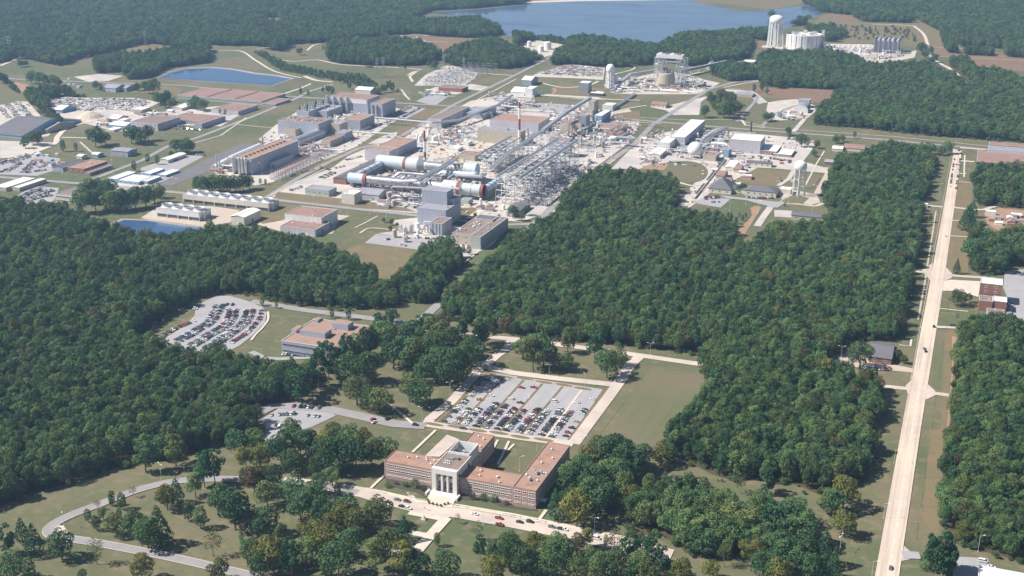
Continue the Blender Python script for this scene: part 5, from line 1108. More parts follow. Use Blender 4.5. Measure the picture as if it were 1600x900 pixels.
B('test_building', 'low pinkish hall with bracket roof between loop and sandy yard', 'test building', (716, 250, 742, 9, 6), 'tan_wall', 'roof_dull_red', nv=6)
B('test_building', 'small tan block standing inside the wind tunnel loop', 'test building', (594, 281, 604, 7, 4), 'tan_wall', 'sand', nv=2)
B('test_building', 'low white-roofed block inside the wind tunnel loop', 'test building', (603, 285, 622, 5, 6), 'cream_wall', 'roof_white', nv=4)
B('test_building', 'grey roofed store left of the concrete-panel hall', 'shed', (700, 236, 716, 5, 4), 'metal_white', 'roof_white', nv=2)
B('test_building', 'white block store on the sandy yard', 'shed', (724, 229, 732, 7, 3), 'metal_white', 'roof_white')
B('test_building', 'low brick switch house among the silver vessels', 'shed', (947, 214, 972, 6, 5), 'brick_pink', 'roof_dull_red', nv=4)
B('test_building', 'white canopy hall beside the plant road at the upper halls', 'shed', (951, 222, 967, 5, 4), 'metal_white', 'roof_white', 'gable')
B('test_building', 'grey latticed process tower behind the silver vessels', 'process tower', (905, 207, 915, 26, 4), 'steel_grey', 'roof_grey', nv=6)
B('test_building', 'stepped white stair-block above the blue-walled hall', 'building', (941, 172, 957, 8, 4), 'metal_white', 'roof_white', nv=3)
B('test_building', 'round-shouldered grey block at the gallery head', 'building', (919, 178, 928, 20, 4), 'tan_wall', 'roof_grey')
B('pump_house', 'dark-roofed long store right of the trestle foot', 'shed', (793, 335, 812, 7, 12), 'steel_grey', 'roof_dark', 'gableY', pitch=.12)
B('pump_house', 'small brown shed in the yard right of the trestle', 'shed', (877, 268, 897, 6, 2), 'brick_red', 'roof_brown')
B('pump_house', 'round-walled green-grey vault before the wind tunnel', 'building', (719, 321, 732, 9, 4), 'green_wall', 'roof_grey', nv=2)
# steam plant tower
B('plant_tower', 'massive blue-grey windowless plant block with steps, lower stage', 'industrial building', (652.5, 351, 697, 27, 14), 'metal_blue_grey', 'roof_grey', nv=3)
B('plant_tower', 'tall blue-grey windowless tower rising above the plant block', 'industrial building', (660, 343, 699, 47, 6), 'metal_blue_grey', 'roof_grey', parapet=.3)
B('plant_tower', 'narrow blue-grey stair tower on the right flank of the plant block', 'industrial building', (699, 345, 710.5, 35, 6), 'metal_blue_grey', 'roof_grey')
e1 = B('plant_annex', 'low blue-grey annex in front of the tall plant tower', 'industrial building', (671.5, 366, 690.5, 18, 10), 'metal_blue_grey', 'roof_brown', nv=3)
k = MB()
for u in (.25, .55, .8): k.box(e1[1]*u, -.3, 0, e1[1]*u+.5, -.003, e1[3])
k.build('downpipe', 'steel_dark', e1[0])
k = MB(); k.path([(-3, 2, 0), (-3, 2, 9), (-3, -5, 11), (-7, -7, 3)], 1.1, 8); k.build('exhaust_duct', 'metal_silver', e1[0])
k = MB(); k.path([(-8, 4, 0), (-8, 4, 12), (-2, 6, 12)], .8, 8); k.build('exhaust_duct', 'metal_white', e1[0])
B('laboratory', 'tan laboratory with cluttered brown roof beside the forest road', 'laboratory', (707, 381, 736, 17, 26), 'tan_wall', 'roof_brown', nv=18, rows=2, win='wide', vsize=.8)
B('laboratory', 'green-sided laboratory wing with flat brown roof above the forest road', 'laboratory', (736.5, 389, 751, 20, 31), 'green_wall', 'roof_brown', nv=14, rows=0)
B('laboratory', 'dark-roofed rear hall behind the tan laboratory', 'laboratory', (742, 362, 770, 21, 6), 'tan_wall', 'roof_dark', 'flat')
B('shed', 'pale green low building with small windows by the perimeter road', 'building', (477, 304, 514, 10, 6), 'green_wall', 'roof_grey', rows=1, win='wide')
B('pump_house', 'white cubic pump house in front of the ribbed wind tunnel', 'pump house', (534, 318, 554, 16, 6), 'cream_wall', 'roof_white', nv=4)
B('workshop', 'lavender gable-roofed workshop beside the white pump house', 'workshop', (557, 311, 592, 9, 9), 'metal_lavender', 'roof_grey', 'gable', doors=2)
B('warehouse', 'dark-roofed long brick shed running beside the wind tunnel', 'warehouse', (521, 287, 541, 9, 30), 'brick_red', 'roof_dark', 'gableY', pitch=.12)
B('test_building', 'grey windowless test hall with rust red roof behind the wind tunnel', 'test building', (570.5, 251, 609, 18, 6), 'metal_lavender', 'roof_terracotta', nv=3)
B('test_building', 'rear half of the red-roofed test hall, stepping up to the right', 'test building', (590, 243, 622, 15, 14), 'metal_blue_grey', 'roof_terracotta', nv=2)
B('test_building', 'wide grey test hall with dull red roof behind the right chimney', 'test building', (765.5, 204, 841, 17, 10), 'metal_lavender', 'roof_terracotta', nv=8)
B('test_building', 'blank grey concrete-panel hall in front of the right chimney', 'test building', (746, 222, 812, 20, 5), 'tan_wall', 'roof_grey', nv=6)
B('test_building', 'long grey hall with tan roof running away from the two white tanks', 'test building', (671, 199, 690, 14, 20), 'metal_lavender', 'roof_brown', nv=3)
B('test_building', 'low dark grey-roofed hall between the tan roof and the pipe bridge', 'test building', (722, 184, 757, 9, 9), 'metal_blue_grey', 'roof_grey', nv=4)
B('test_building', 'blue-grey tall hall whose roof bristles with vent pipes', 'test building', (435, 209, 498.5, 21, 8), 'metal_blue_grey', 'roof_dull_red', nv=46, vsize=1.0)
e1 = B('test_building', 'blue-grey hall with four silver ducts and white upper storey', 'test building', (512, 174, 575, 23, 7), 'metal_blue_grey', 'roof_dull_red', nv=5)
for i in range(4):
    k = MB(); x = e1[1]*(.02+.19*i*.85); k.lathe(x, -2.5, [(2.0, 0), (2.0, e1[3]+2), (1.5, e1[3]+2.4)], 12); k.build('exhaust_duct', 'metal_silver', e1[0])
k = MB(); k.box(2, .001-.2, e1[3]*.68, e1[1]-2, -.003, e1[3]*.97); k.build('cladding_band', 'metal_white', e1[0])
e1 = B('test_building', 'square blue-grey block at the right end of the duct-fronted hall', 'test building', (580, 183, 598, 22, 8), 'metal_blue_grey', 'roof_dull_red', nv=2)
for i in range(2):
    k = MB(); k.lathe(e1[1]*(.15+.35*i), -2, [(1.6, 0), (1.6, e1[3]-2)], 12); k.build('exhaust_duct', 'metal_silver', e1[0])
B('test_building', 'blue-grey cube with flat red roof below the pipe bridge', 'test building', (537, 202, 563, 16, 9), 'metal_blue_grey', 'roof_terracotta', nv=1, doors=1)
e1 = B('test_building', 'grey block topped by ranks of silver pipes behind the vented hall', 'test building', (464, 188, 483, 15, 12), 'metal_blue_grey', 'roof_grey')
for i in range(20):
    k = MB(); k.lathe(e1[1]*(.1+.2*(i % 5)), e1[2]*(.1+.25*(i//5)), [(1.1, e1[3]-.4), (1.1, e1[3]+5), (1.5, e1[3]+5.2), (.9, e1[3]+6.5)], 8); k.build('vent_stack', 'metal_silver' if i % 3 else 'steel_dark', e1[0])
B('test_building', 'blue-grey low block between the pipe ranks and ducted hall', 'test building', (484, 184, 511, 12, 9), 'metal_blue_grey', 'roof_grey', nv=16, vsize=1.1)
B('test_building', 'tan stepped block in front of the vented hall', 'test building', (446, 213, 462, 12, 10), 'tan_wall', 'roof_brown', nv=6)
B('hangar', 'silver arched hangar in front of the vented hall', 'hangar', (453, 228, 468, 13, 16), 'metal_blue_grey', 'metal_silver', 'arch')
B('control_house', 'small tan building with red roof right of the arched hangar', 'building', (503, 229, 516, 10, 9), 'tan_wall', 'roof_dull_red', nv=2)
B('control_house', 'narrow grey tower block in front of the red-roofed cube', 'building', (518, 209, 531, 16, 5), 'tan_wall', 'roof_grey', nv=3)
B('control_house', 'small grey block stepping down before the red-roofed cube', 'building', (524, 220, 539, 13, 5), 'metal_blue_grey', 'roof_grey', nv=3)
e1 = B('turbine_hall', 'long blue-grey hall with tan roof and a row of black vents', 'industrial building', (364.5, 271, 394, 25, 29), 'metal_blue_grey', 'roof_terracotta')
for i in range(11):
    k = MB(); y = e1[2]*(.08+.8*i/10); k.box(e1[1]*.44, y, e1[3]-.36, e1[1]*.54, y+3.5, e1[3]+1.0); k.build('roof_vent', 'steel_dark', e1[0])
for i, u in enumerate((.1, .42, .58, .75)):
    k = MB(); k.lathe(e1[1]*u, -2.6, [(1.7, 0), (1.7, e1[3]+1), (1.3, e1[3]+1.5)], 12); k.build('exhaust_duct', 'metal_silver', e1[0])
k = MB(); k.box(e1[1]+.003, e1[2]*.35, 0, e1[1]+9, e1[2]*.75, e1[3]*.45); k.build('side_annex', 'metal_blue_grey', e1[0])
k = MB()
for i in range(8): k.box(e1[1]*(.05+.12*i), -1.2, 0, e1[1]*(.05+.12*i)+1.2, -.1, 3.5)
k.build('red_cabinets', 'red_paint', e1[0])
# left works
e1 = B('warehouse', 'very long warehouse with terracotta roof in front of the blue reservoir', 'warehouse', (278, 154, 409, 6, 12), 'green_wall', 'roof_dull_red', rows=1, nv=6)
for u in (.35, .68):
    k = MB(); k.box(e1[1]*u, 0.4, e1[3]-.36, e1[1]*u+.6, e1[2]-.4, e1[3]+.5); k.build('fire_wall', 'roof_dark', e1[0])
B('warehouse', 'low step-down bay at the right end of the long terracotta warehouse', 'warehouse', (409, 165, 430, 4, 8), 'green_wall', 'roof_dull_red', rows=1)
B('warehouse', 'mid-sized warehouse with terracotta roof right of the two oaks', 'warehouse', (330, 177, 372.5, 6.5, 10), 'metal_lavender', 'roof_dull_red', nv=3)
B('office_building', 'flat brown-roofed low office with parked cars in front', 'office building', (262, 191, 315, 6, 9), 'steel_grey', 'roof_dull_red', rows=1, nv=5)
B('office_building', 'dark-walled end wing of the brown-roofed low office', 'office building', (304, 200, 316, 8, 12), 'metal_blue_grey', 'roof_dull_red', nv=2)
B('office_building', 'two-storey grey office between the storage yard and dark trees', 'office building', (205, 201, 247, 11, 11), 'metal_lavender', 'roof_brown', rows=2, win='wide', nv=4)
B('shed', 'white-roofed gabled shed behind the grey two-storey office', 'shed', (267, 172, 284, 4, 10), 'cream_wall', 'roof_white', 'gableY')
B('shed', 'lavender metal shed at the upper edge of the storage yard', 'shed', (160, 143, 181, 6, 5), 'metal_lavender', 'roof_grey', 'gable', doors=1)
B('shed', 'blue-grey annex right of the lavender metal shed', 'shed', (182, 142, 198, 5, 4), 'metal_blue_grey', 'roof_grey', 'gable')
B('shed', 'white-roofed blue shed in the middle of the storage yard', 'shed', (84, 176, 97, 5, 6), 'blue_wall', 'roof_white', 'gable')
B('shed', 'white-roofed shed right of the sand heap', 'shed', (170, 190, 184, 5, 5), 'tan_wall', 'roof_white', 'gable')
B('shed', 'small white building with flat roof beside the two dark oaks', 'shed', (203, 175, 222, 5, 4), 'tan_wall', 'roof_white')
B('shed', 'white box store below the sand heap', 'shed', (184, 195, 194, 8, 3), 'cream_wall', 'roof_white')
B('shed', 'low white-roofed canopy near the gravel road bend', 'shed', (165, 205, 178, 3, 4), 'cream_wall', 'roof_white')
B('shed', 'white flat canopy left of the dark oaks by the road bend', 'shed', (172, 199, 196, 4, 5), 'blue_wall', 'roof_white', 'gable')
B('shed', 'grey metal shed with shallow roof on the lawn by the street', 'shed', (174, 243, 200, 8, 5), 'metal_blue_grey', 'roof_grey', 'gable', doors=2, pitch=.15)
B('fire_station', 'low brick building with two-level orange-brown roof', 'building', (106, 269, 132.5, 8, 12), 'brick_red', 'roof_terracotta', rows=1, nv=5, win='wide')
B('fire_station', 'lower brick side wing of the orange-brown roofed building', 'building', (133, 274, 141, 5, 12), 'brick_red', 'roof_brown', rows=1)
B('shed', 'dark blue gabled shed behind the brick building', 'shed', (82, 267, 99, 6, 11), 'metal_blue_grey', 'roof_dark', 'gableY')
B('shed', 'tiny blue-white hut above the brick building', 'shed', (144, 246, 153, 5, 3), 'blue_wall', 'roof_white', 'gable')
B('shed', 'tiny white hut left of the blue-white hut', 'shed', (120, 249, 128, 5, 3), 'cream_wall', 'roof_white', 'gable')
B('trailer_office', 'long white-roofed trailer at the left frame edge', 'trailer', (-10, 297, 10, 6, 15), 'tan_wall', 'roof_white')
B('trailer_office', 'white-roofed trailer second from the left frame edge', 'trailer', (20, 298, 31, 6, 14), 'tan_wall', 'roof_white')
B('office_building', 'flat brown-roofed two-storey office touching the left forest', 'office building', (87.5, 316, 128, 13, 12), 'cream_wall', 'roof_brown', rows=2, nv=5)
for i, (px, d_) in enumerate([((168, 283, 183, 5, 11), 'long white-roofed blue trailer, leftmost of the trailer group'), ((184, 286, 217, 5, 9), 'wide white-roofed blue trailer in the middle of the trailer group'), ((218, 287, 231, 5, 8), 'white-roofed blue trailer at the right corner of the front trailer row'),
    ((222, 274, 236, 4, 8), 'white-roofed blue trailer in the back row, left one'), ((246, 276, 260, 4, 8), 'white-roofed blue trailer in the back row, right one')]):
    B('trailer_office', d_, 'trailer', px, 'blue_wall', 'roof_white', rows=1, win='wide')
B('shed', 'white gabled shed above the trailer group', 'shed', (251, 254, 263, 5, 10), 'cream_wall', 'roof_white', 'gableY')
B('warehouse', 'dark blue-roofed warehouse at the far left edge', 'warehouse', (-20, 212, 34, 4, 26), 'blue_wall', 'roof_dark', 'gable', pitch=.2)
B('warehouse', 'tan metal warehouse with grey roof beside the gravel yard', 'warehouse', (44, 206, 74, 6, 12), 'tan_wall', 'roof_grey', 'gable', pitch=.18)
# right works
B('assembly_hall', 'tall lavender hall with long white roof beside the white sphere', 'industrial building', (1046, 227, 1069.5, 14, 27), 'metal_lavender', 'roof_white', nv=6)
B('assembly_hall', 'lower white-roofed lean-to left of the tall lavender hall', 'industrial building', (1028, 234, 1046, 12, 10), 'metal_white', 'roof_white')
B('shed', 'white gabled shed beside the round lawn', 'shed', (1014, 247, 1031, 6, 9), 'cream_wall', 'roof_white', 'gableY', doors=1)
B('industrial_hall', 'square lavender hall with flat white roof right of the sphere', 'industrial building', (1139, 237, 1187, 20, 8.5), 'metal_lavender', 'roof_white', doors=2)
B('office_building', 'brick building with white roof beside the square lavender hall', 'office building', (1187.5, 241, 1213, 6, 10), 'brick_red', 'roof_white', rows=1, nv=2)
B('office_building', 'second brick building with wide white roof near the street', 'office building', (1208, 244, 1236, 4, 9), 'brick_red', 'roof_white', rows=1)
B('office_building', 'small white office with dark roof above the brown field', 'office building', (1166, 259, 1205, 6, 3), 'cream_wall', 'roof_dark', 'gable', rows=1, win='wide', pitch=.2)
B('office_building', 'white office with grey pyramid hip roof behind its small car park', 'office building', (1106.5, 301, 1142, 7, 10), 'cream_wall', 'roof_dark', 'hip', rows=1, win='wide', pitch=.5)
B('office_building', 'long white office wing with grey roof left of the legged water tower', 'office building', (1163, 305, 1212, 8, 7), 'cream_wall', 'roof_dark', 'hip', rows=1, win='wide')
B('office_building', 'dark-roofed link between the pyramid roof and long white wing', 'office building', (1142.5, 301, 1163, 6, 6), 'cream_wall', 'roof_dark', 'gable')
B('shed', 'white flat-roofed store at the foot of the legged water tower', 'shed', (1217, 303, 1235, 8, 4), 'cream_wall', 'roof_white')
B('office_building', 'low long grey-roofed building against the central forest', 'office building', (1236, 343, 1286, 7, 6), 'tan_wall', 'roof_dark', 'gable', rows=1, win='wide')
B('shed', 'white gabled house left of the brown field', 'shed', (1133, 267, 1146, 6, 10), 'cream_wall', 'roof_white', 'gableY')
B('shed', 'brown-roofed hut right of the white gabled house', 'shed', (1147, 270, 1157, 6, 6), 'tan_wall', 'roof_dull_red', 'gable')
B('shed', 'brown-roofed hut beside the long trough', 'shed', (1118, 280, 1131, 6, 7), 'tan_wall', 'roof_dull_red', 'gable')
B('shed', 'pinkish flat-roofed block right of the sphere', 'shed', (1098, 251, 1118, 9, 6), 'tan_wall', 'roof_dull_red', nv=6)
B('loading_tower', 'light blue loading tower at the head of the trough', 'tower', (1130, 246, 1138, 12, 4), 'blue_wall', 'metal_silver')
B('shed', 'white house with dull red roof beside the upper plant road', 'house', (1017, 168, 1040, 5, 4), 'cream_wall', 'roof_dull_red', 'gable', rows=1, win='wide')
B('shelter', 'tall grey open-fronted test shelter left of the white standpipe', 'shelter', (904, 145, 919, 16, 3), 'steel_grey', 'roof_white')
B('shed', 'white tall store below the upper crossroads', 'shed', (820, 151, 832, 13, 4), 'metal_white', 'roof_white')
B('shed', 'white shed with pitched roof above the white tall store', 'shed', (815, 133, 830, 8, 5), 'metal_blue_grey', 'roof_white', 'gable')
B('tent_hall', 'broad white-roofed hall beside the white tall store', 'shed', (798, 149, 819, 6, 6), 'metal_white', 'roof_white', 'gable')
B('test_cell', 'blue-walled hall with white roof under the sloping gallery', 'test building', (926, 193, 940, 13, 9), 'blue_wall', 'roof_white', doors=1)
B('test_cell', 'grey hall with reddish roof between galleries', 'test building', (875, 207, 907, 15, 5), 'tan_wall', 'roof_dull_red', nv=6)
B('test_cell', 'blue-grey slab block with reddish roof at the trestle end', 'test building', (857, 244, 888, 27, 4), 'metal_blue_grey', 'roof_dull_red', nv=2)
B('test_cell', 'low pink block left of the wire-fenced spur', 'test building', (934, 205, 970, 8, 5), 'tan_wall', 'roof_dull_red', nv=6)
B('switch_house', 'brown low control house in front of the grey switchyard', 'building', (685, 142, 722, 6, 4), 'brick_red', 'roof_brown', nv=4)
B('shed', 'cluster of cream tanks and hall beside the young tree belt', 'shed', (555, 148, 579, 8, 4), 'cream_wall', 'roof_white', 'gable')
B('water_plant', 'white rounded plant building by the upper right road', 'building', (1240, 176, 1262, 12, 5), 'metal_white', 'roof_grey', 'arch')
B('water_plant', 'grey block behind the white rounded plant building', 'building', (1247, 168, 1264, 12, 3), 'metal_blue_grey', 'roof_grey')
B('store', 'low brown-roofed store right of the park grove', 'building', (1148, 151, 1175, 4, 4), 'tan_wall', 'roof_grey')
B('store', 'long dark shed beside the light track above the grey shelter', 'building', (921, 149, 942, 4, 2), 'steel_dark', 'roof_white')
B('factory', 'very wide low pink-roofed factory at the right frame edge', 'factory', (1526, 256, 1690, 4, 18), 'brick_red', 'roof_dull_red', nv=16)
B('factory', 'raised grey strip roof crossing the pink factory', 'factory', (1543, 241, 1690, 8, 6), 'metal_lavender', 'roof_grey', nv=8)
B('factory', 'rear pink-roofed range behind the grey strip roof', 'factory', (1545, 232, 1690, 6, 5), 'brick_red', 'roof_dull_red', nv=14)
B('house', 'low brown house beside the crossing on the right of the street', 'house', (1288, 257, 1308, 4, 4), 'brick_red', 'roof_grey', 'gable')
B('house', 'row building with red roof near the highway junction', 'house', (1318, 235, 1350, 4, 6), 'cream_wall', 'roof_dull_red', 'gable')
B('house', 'white hut beside the row building', 'house', (1300, 236, 1316, 4, 4), 'cream_wall', 'roof_white', 'gable')
B('brick_offices', 'tall brick office block with flat white roof right of the avenue', 'office building', (1528, 474, 1562, 32, 10), 'brick_red', 'roof_white', rows=4, win='wide')
B('brick_offices', 'middle brick terrace in front of the tall brick block', 'office building', (1528, 485, 1549, 16, 8), 'brick_red', 'roof_brown', nv=2)
B('brick_offices', 'small brick cube with white roof beside the terrace', 'office building', (1550, 487, 1571, 17, 8), 'brick_red', 'roof_white')
B('brick_offices', 'lowest brick wing half hidden by the right forest', 'office building', (1540, 506, 1567, 13, 12), 'brick_red', 'roof_brown', nv=3)
B('depot', 'white-roofed depot cut by the bottom right corner', 'depot', (1527, 912, 1700, 12, 18), 'metal_white', 'roof_white')
B('house', 'dark hip-roofed office house in the clearing left of the avenue', 'office building', (1357, 566, 1392, 9, 23), 'brick_red', 'roof_dark', 'gable', rows=1, win='wide', pitch=.3)
B('house', 'dark-roofed lean-to on the right end of the hip-roofed office house', 'office building', (1385, 558, 1398, 7, 10), 'brick_red', 'roof_dark', 'gable')
B('shed', 'white pump shed in the bare yard at the right frame edge', 'shed', (1539, 337, 1555, 7, 3), 'cream_wall', 'roof_white')
B('gatehouse', 'tiny white gatehouse on the cross road beside the avenue', 'hut', (1444, 324, 1449, 5, 2), 'cream_wall', 'roof_white')
B('shed', 'red-roofed flat shed in the yard left of the scrap yard', 'shed', (1160, 100, 1178, 4, 3), 'cream_wall', 'roof_white')

# ------------------------------------------------------------------ special structures
def lift(px, py, z): return G(px, py, z)
# wind tunnel circuit: near run, left leg, far run, right leg; axis height in metres
yN = G(548, 292).y; xa = G(548, 292).x
def on_y(y, px): return solve(lambda x: PX((x, y, 12))[0], -900, 900, px)
wt = empty('wind_tunnel', (on_y(yN, 546), yN, 0)); W0 = Vector(wt.location)
def L_(x, y, z): return (x-W0.x, y-W0.y, z)
def seg(nm, pa, pb, r, m_, par=None, seg_=20, r2=None):
    k = MB(); k.tube(L_(*pa), L_(*pb), r, seg_, 0, r2); return k.build(nm, m_, par or wt, smooth=False)
r1 = 5.0
def run(y, p0, p1, r, m_='tunnel_shell', nm='shell', z=12, r2=None):
    a = (on_y(y, p0), y, z); b = (on_y(y, p1), y, z); return seg(nm, a, b, r, m_, r2=r2), a, b
o1, a, b = run(yN, 546, 574, 6.2); seg('red_band', (on_y(yN, 569), yN, 12), (on_y(yN, 574), yN, 12), 6.35, 'red_paint')
o1, a, b = run(yN, 574.1, 668, 4.8, 'metal_silver'); n = 46
for i in range(n):
    x = a[0]+(b[0]-a[0])*(i+.5)/n; seg('rib', (x, yN, 12), (x+.45, yN, 12), 5.35, 'metal_silver', o1)
run(yN, 668.1, 694, 5.5, 'metal_silver'); run(yN, 694.1, 721, 8.6); seg('red_band', (on_y(yN, 716), yN, 12), (on_y(yN, 721), yN, 12), 8.8, 'red_paint')
run(yN, 721.1, 724, 8.6, 'tunnel_shell', r2=7); run(yN, 724.1, 757, 7.0); seg('red_band', (on_y(yN, 752), yN, 12), (on_y(yN, 757), yN, 12), 7.3, 'red_paint'); seg('steel_band', (on_y(yN, 738), yN, 12), (on_y(yN, 739), yN, 12), 7.2, 'steel_grey')
xN0 = on_y(yN, 547)+3; xN1 = on_y(yN, 755)
yF = G(600, 268).y
def leg(x, y0, y1, r, px):
    k = MB(); n = 12; P = [(-r, 0)]+[(r*-math.cos(math.pi*i/n), 11+r*math.sin(math.pi*i/n)*1.0) for i in range(n+1)]+[(r, 0)]
    A = [(x-W0.x+u, y0-W0.y, v) for u, v in P]; B_ = [(x-W0.x+u, y1-W0.y, v) for u, v in P]
    for i in range(len(P)-1): k.poly([A[i], A[i+1], B_[i+1], B_[i]], 1 if 0 < i < len(P)-2 else 0)
    k.poly(A, 0); k.poly(list(reversed(B_)), 0); o = k.build('return_leg', ['louvre', 'tunnel_shell'], wt)  # no louvres here: dark wall colour stands in for the tube's shaded side
    m_ = 5
    for j in range(m_):
        y = y0+(y1-y0)*(j+.5)/m_; k = MB()
        for i in range(n):
            t0 = math.pi*i/n; t1 = math.pi*(i+1)/n; R = r+.25
            for (q0, q1) in ((t0, t1),):
                k.poly([(x-W0.x-R*math.cos(q0), y-W0.y, 11+R*math.sin(q0)), (x-W0.x-R*math.cos(q1), y-W0.y, 11+R*math.sin(q1)), (x-W0.x-R*math.cos(q1), y-W0.y+1.2, 11+R*math.sin(q1)), (x-W0.x-R*math.cos(q0), y-W0.y+1.2, 11+R*math.sin(q0))])
        k.build('band', 'red_paint' if j in (0, 3) else 'steel_dark', o)
leg(xN0, yN+2, yF-2, 4.8, 0); leg(xN1, yN+2, yN+(yF-yN)*.62, 5.2, 0)
def run2(y, p0, p1, r, m_='tunnel_shell', r2=None): return run(y, p0, p1, r, m_, 'shell', 13, r2)
run2(yF, 591, 634, 8.8); seg('red_band', (on_y(yF, 633), yF, 13), (on_y(yF, 637), yF, 13), 9.0, 'red_paint'); run2(yF, 637, 655, 8.8); run2(yF, 655, 664, 8.8, 'steel_grey', 6)
run2(yF, 664, 722, 5.5, 'metal_silver'); run2(yF, 727, 746, 9.0)
for i in range(22):
    x = on_y(yF, 668+i*2.3); seg('rib', (x, yF, 13), (x+.5, yF, 13), 6.1, 'metal_silver')
k = MB()
for y, p0, p1 in ((yN, 552, 752), (yF, 596, 742)):
    for i in range(14):
        px = p0+(p1-p0)*i/13; x = on_y(y, px)-W0.x; k.box(x-.6, y-W0.y-2.5, 0, x+.6, y-W0.y+2.5, 9)
k.build('saddle_support', 'steel_grey', wt)
CLEAR_B.append((W0.x, yN-8, on_y(yN, 760)-W0.x, 16))
thing(wt, 'huge rectangular wind tunnel loop of pale ribbed tube with red bands', 'wind tunnel', zone='')

def stack(px, py, hpx, r, desc, bands):
    H = hm(px, py, hpx); p = G(px, py); e = empty('chimney', p)
    for i, m_ in enumerate(bands):
        k = MB(); n = len(bands); k.lathe(0, 0, [(r*(1-.35*i/n), H*i/n), (r*(1-.35*(i+1)/n), H*(i+1)/n)], 14); k.build('shaft_section', m_, e)
    k = MB(); k.lathe(0, 0, [(r*1.6, 0), (r*1.5, 2)], 14); k.build('foot', 'concrete', e)
    thing(e, desc, 'chimney', zone='')
stack(664.5, 270, 66, 1.9, 'slender white and red banded chimney above the wind tunnel', ['white_paint', 'white_paint', 'white_paint', 'red_paint', 'white_paint', 'white_paint', 'red_paint', 'red_paint'])
stack(811.5, 228, 68, 2.0, 'slender white and red banded chimney by the grey test halls', ['white_paint', 'white_paint', 'white_paint', 'red_paint', 'red_paint', 'white_paint', 'white_paint', 'red_paint'])
stack(340, 268, 28, 1.4, 'short silver twin duct, left of the long tan-roofed hall', ['metal_silver']*3); stack(344, 269, 27, 1.2, 'short silver duct paired close beside the twin duct', ['metal_silver']*3)
stack(357, 262, 20, .9, 'thin silver stack between twin ducts and tan-roofed hall', ['metal_silver']*2); stack(411, 232, 28, 1.1, 'thin grey mast-like stack behind the tan-roofed hall', ['steel_grey']*3)
stack(908, 232, 45, .9, 'thin grey stack at the foot of the sloping gallery', ['steel_grey']*4); stack(1173, 208, 18, 1.6, 'dark flare stack on conical base beside the highway', ['steel_dark']*3)
stack(794, 224, 24, 1.3, 'rusty round stack before the concrete-panel hall', ['steel_grey']*3); stack(825, 226, 26, .8, 'thin brown stack right of the banded chimney', ['steel_rust']*3)

# steel trestle with pipes
def trestle(nm, desc, x0, x1, y0, y1, H, nx, ny, tops, cat='trestle', seed=0):
    q = random.Random(seed); e = empty(nm, (x0, y0, 0)); w_ = x1-x0; D = y1-y0; lv = 4
    for j in range(ny):
        k = MB(); y = D*j/(ny-1); lean = 1.5
        for i in range(nx):
            x = w_*i/(nx-1); s = -1 if i == 0 else (1 if i == nx-1 else 0)
            k.tube((x+s*lean, y, 0), (x, y, H), .42, 5)
        for l in range(1, lv+1):
            z = H*l/lv; k.tube((-.5, y, z), (w_+.5, y, z), .3, 4)
        for i in range(nx-1):
            for l in range(lv):
                a = w_*i/(nx-1); b = w_*(i+1)/(nx-1); z0_ = H*l/lv; z1_ = H*(l+1)/lv
                if (i+l+j) % 2: k.tube((a, y, z0_), (b, y, z1_), .22, 4)
                else: k.tube((b, y, z0_), (a, y, z1_), .22, 4)
        k.build('portal_frame', 'metal_white' if j % 3 else 'metal_silver', e)
    k = MB()
    for i in range(nx):
        x = w_*i/(nx-1)
        for l in range(1, lv+1):
            k.tube((x, 0, H*l/lv), (x, D, H*l/lv), .26, 4)
        for j in range(ny-1):
            for l in range(lv):
                a = D*j/(ny-1); b = D*(j+1)/(ny-1)
                if (j+l) % 2: k.tube((x, a, H*l/lv), (x, b, H*(l+1)/lv), .2, 4)
                else: k.tube((x, b, H*l/lv), (x, a, H*(l+1)/lv), .2, 4)
    k.build('bracing', 'metal_silver', e)
    for (u, r, dz) in tops:
        k = MB(); k.tube((w_*u, -6, H+dz), (w_*u, D+6, H+dz), r, 10); k.build('pipe', 'metal_silver' if r > 1.2 else 'metal_lavender', e)
    for _ in range(ny*3):
        k = MB(); z = H*q.choice([.25, .5, .75]); a = q.uniform(0, D*.8); r = q.uniform(.4, 1.4)
        if q.random() < .5: k.tube((w_*q.random(), a, z), (w_*q.random(), a+D*.1, z), r, 8)
        else: k.tube((0, a, z), (w_, a, z), r, 8)
        k.build('pipe', q.choice(['metal_silver', 'metal_white', 'steel_grey', 'blue_wall']), e)
    for _ in range(8):
        k = MB(); a = q.uniform(.1, .8)*D; x = q.uniform(.1, .6)*w_; k.box(x, a, H*.75+.3, x+w_*.3, a+D*.08, H*.75+q.uniform(1, 3), bottom=True); k.build('platform_unit', q.choice(['metal_white', 'steel_rust', 'sand', 'steel_grey']), e)
    thing(e, desc, cat, zone='')
pA = G(776, 318); pB = G(808, 322); pC = G(855, 262)
trestle('pipe_trestle', 'tall white steel trestle carrying two long pipes right of the wind tunnel', pA.x, pA.x+34, pA.y, pC.y+15, 33, 4, 12, [(.1, 1.8, 2), (.9, 2.0, 2.2), (.5, .8, 1)], seed=3)
pD = G(748, 268); trestle('pipe_trestle', 'lower white steel pipe frame inside the wind tunnel loop', pD.x, pD.x+22, pD.y, pD.y+100, 24, 3, 7, [(.2, 1.5, 1.5), (.8, 1.0, 1)], seed=5)
p = G(640, 292); trestle('pipe_trestle', 'low pipe frame between the ribbed tube and blue-grey tower', p.x-25, p.x+32, p.y-26, p.y-12, 13, 6, 2, [(.3, .8, 1)], seed=6)

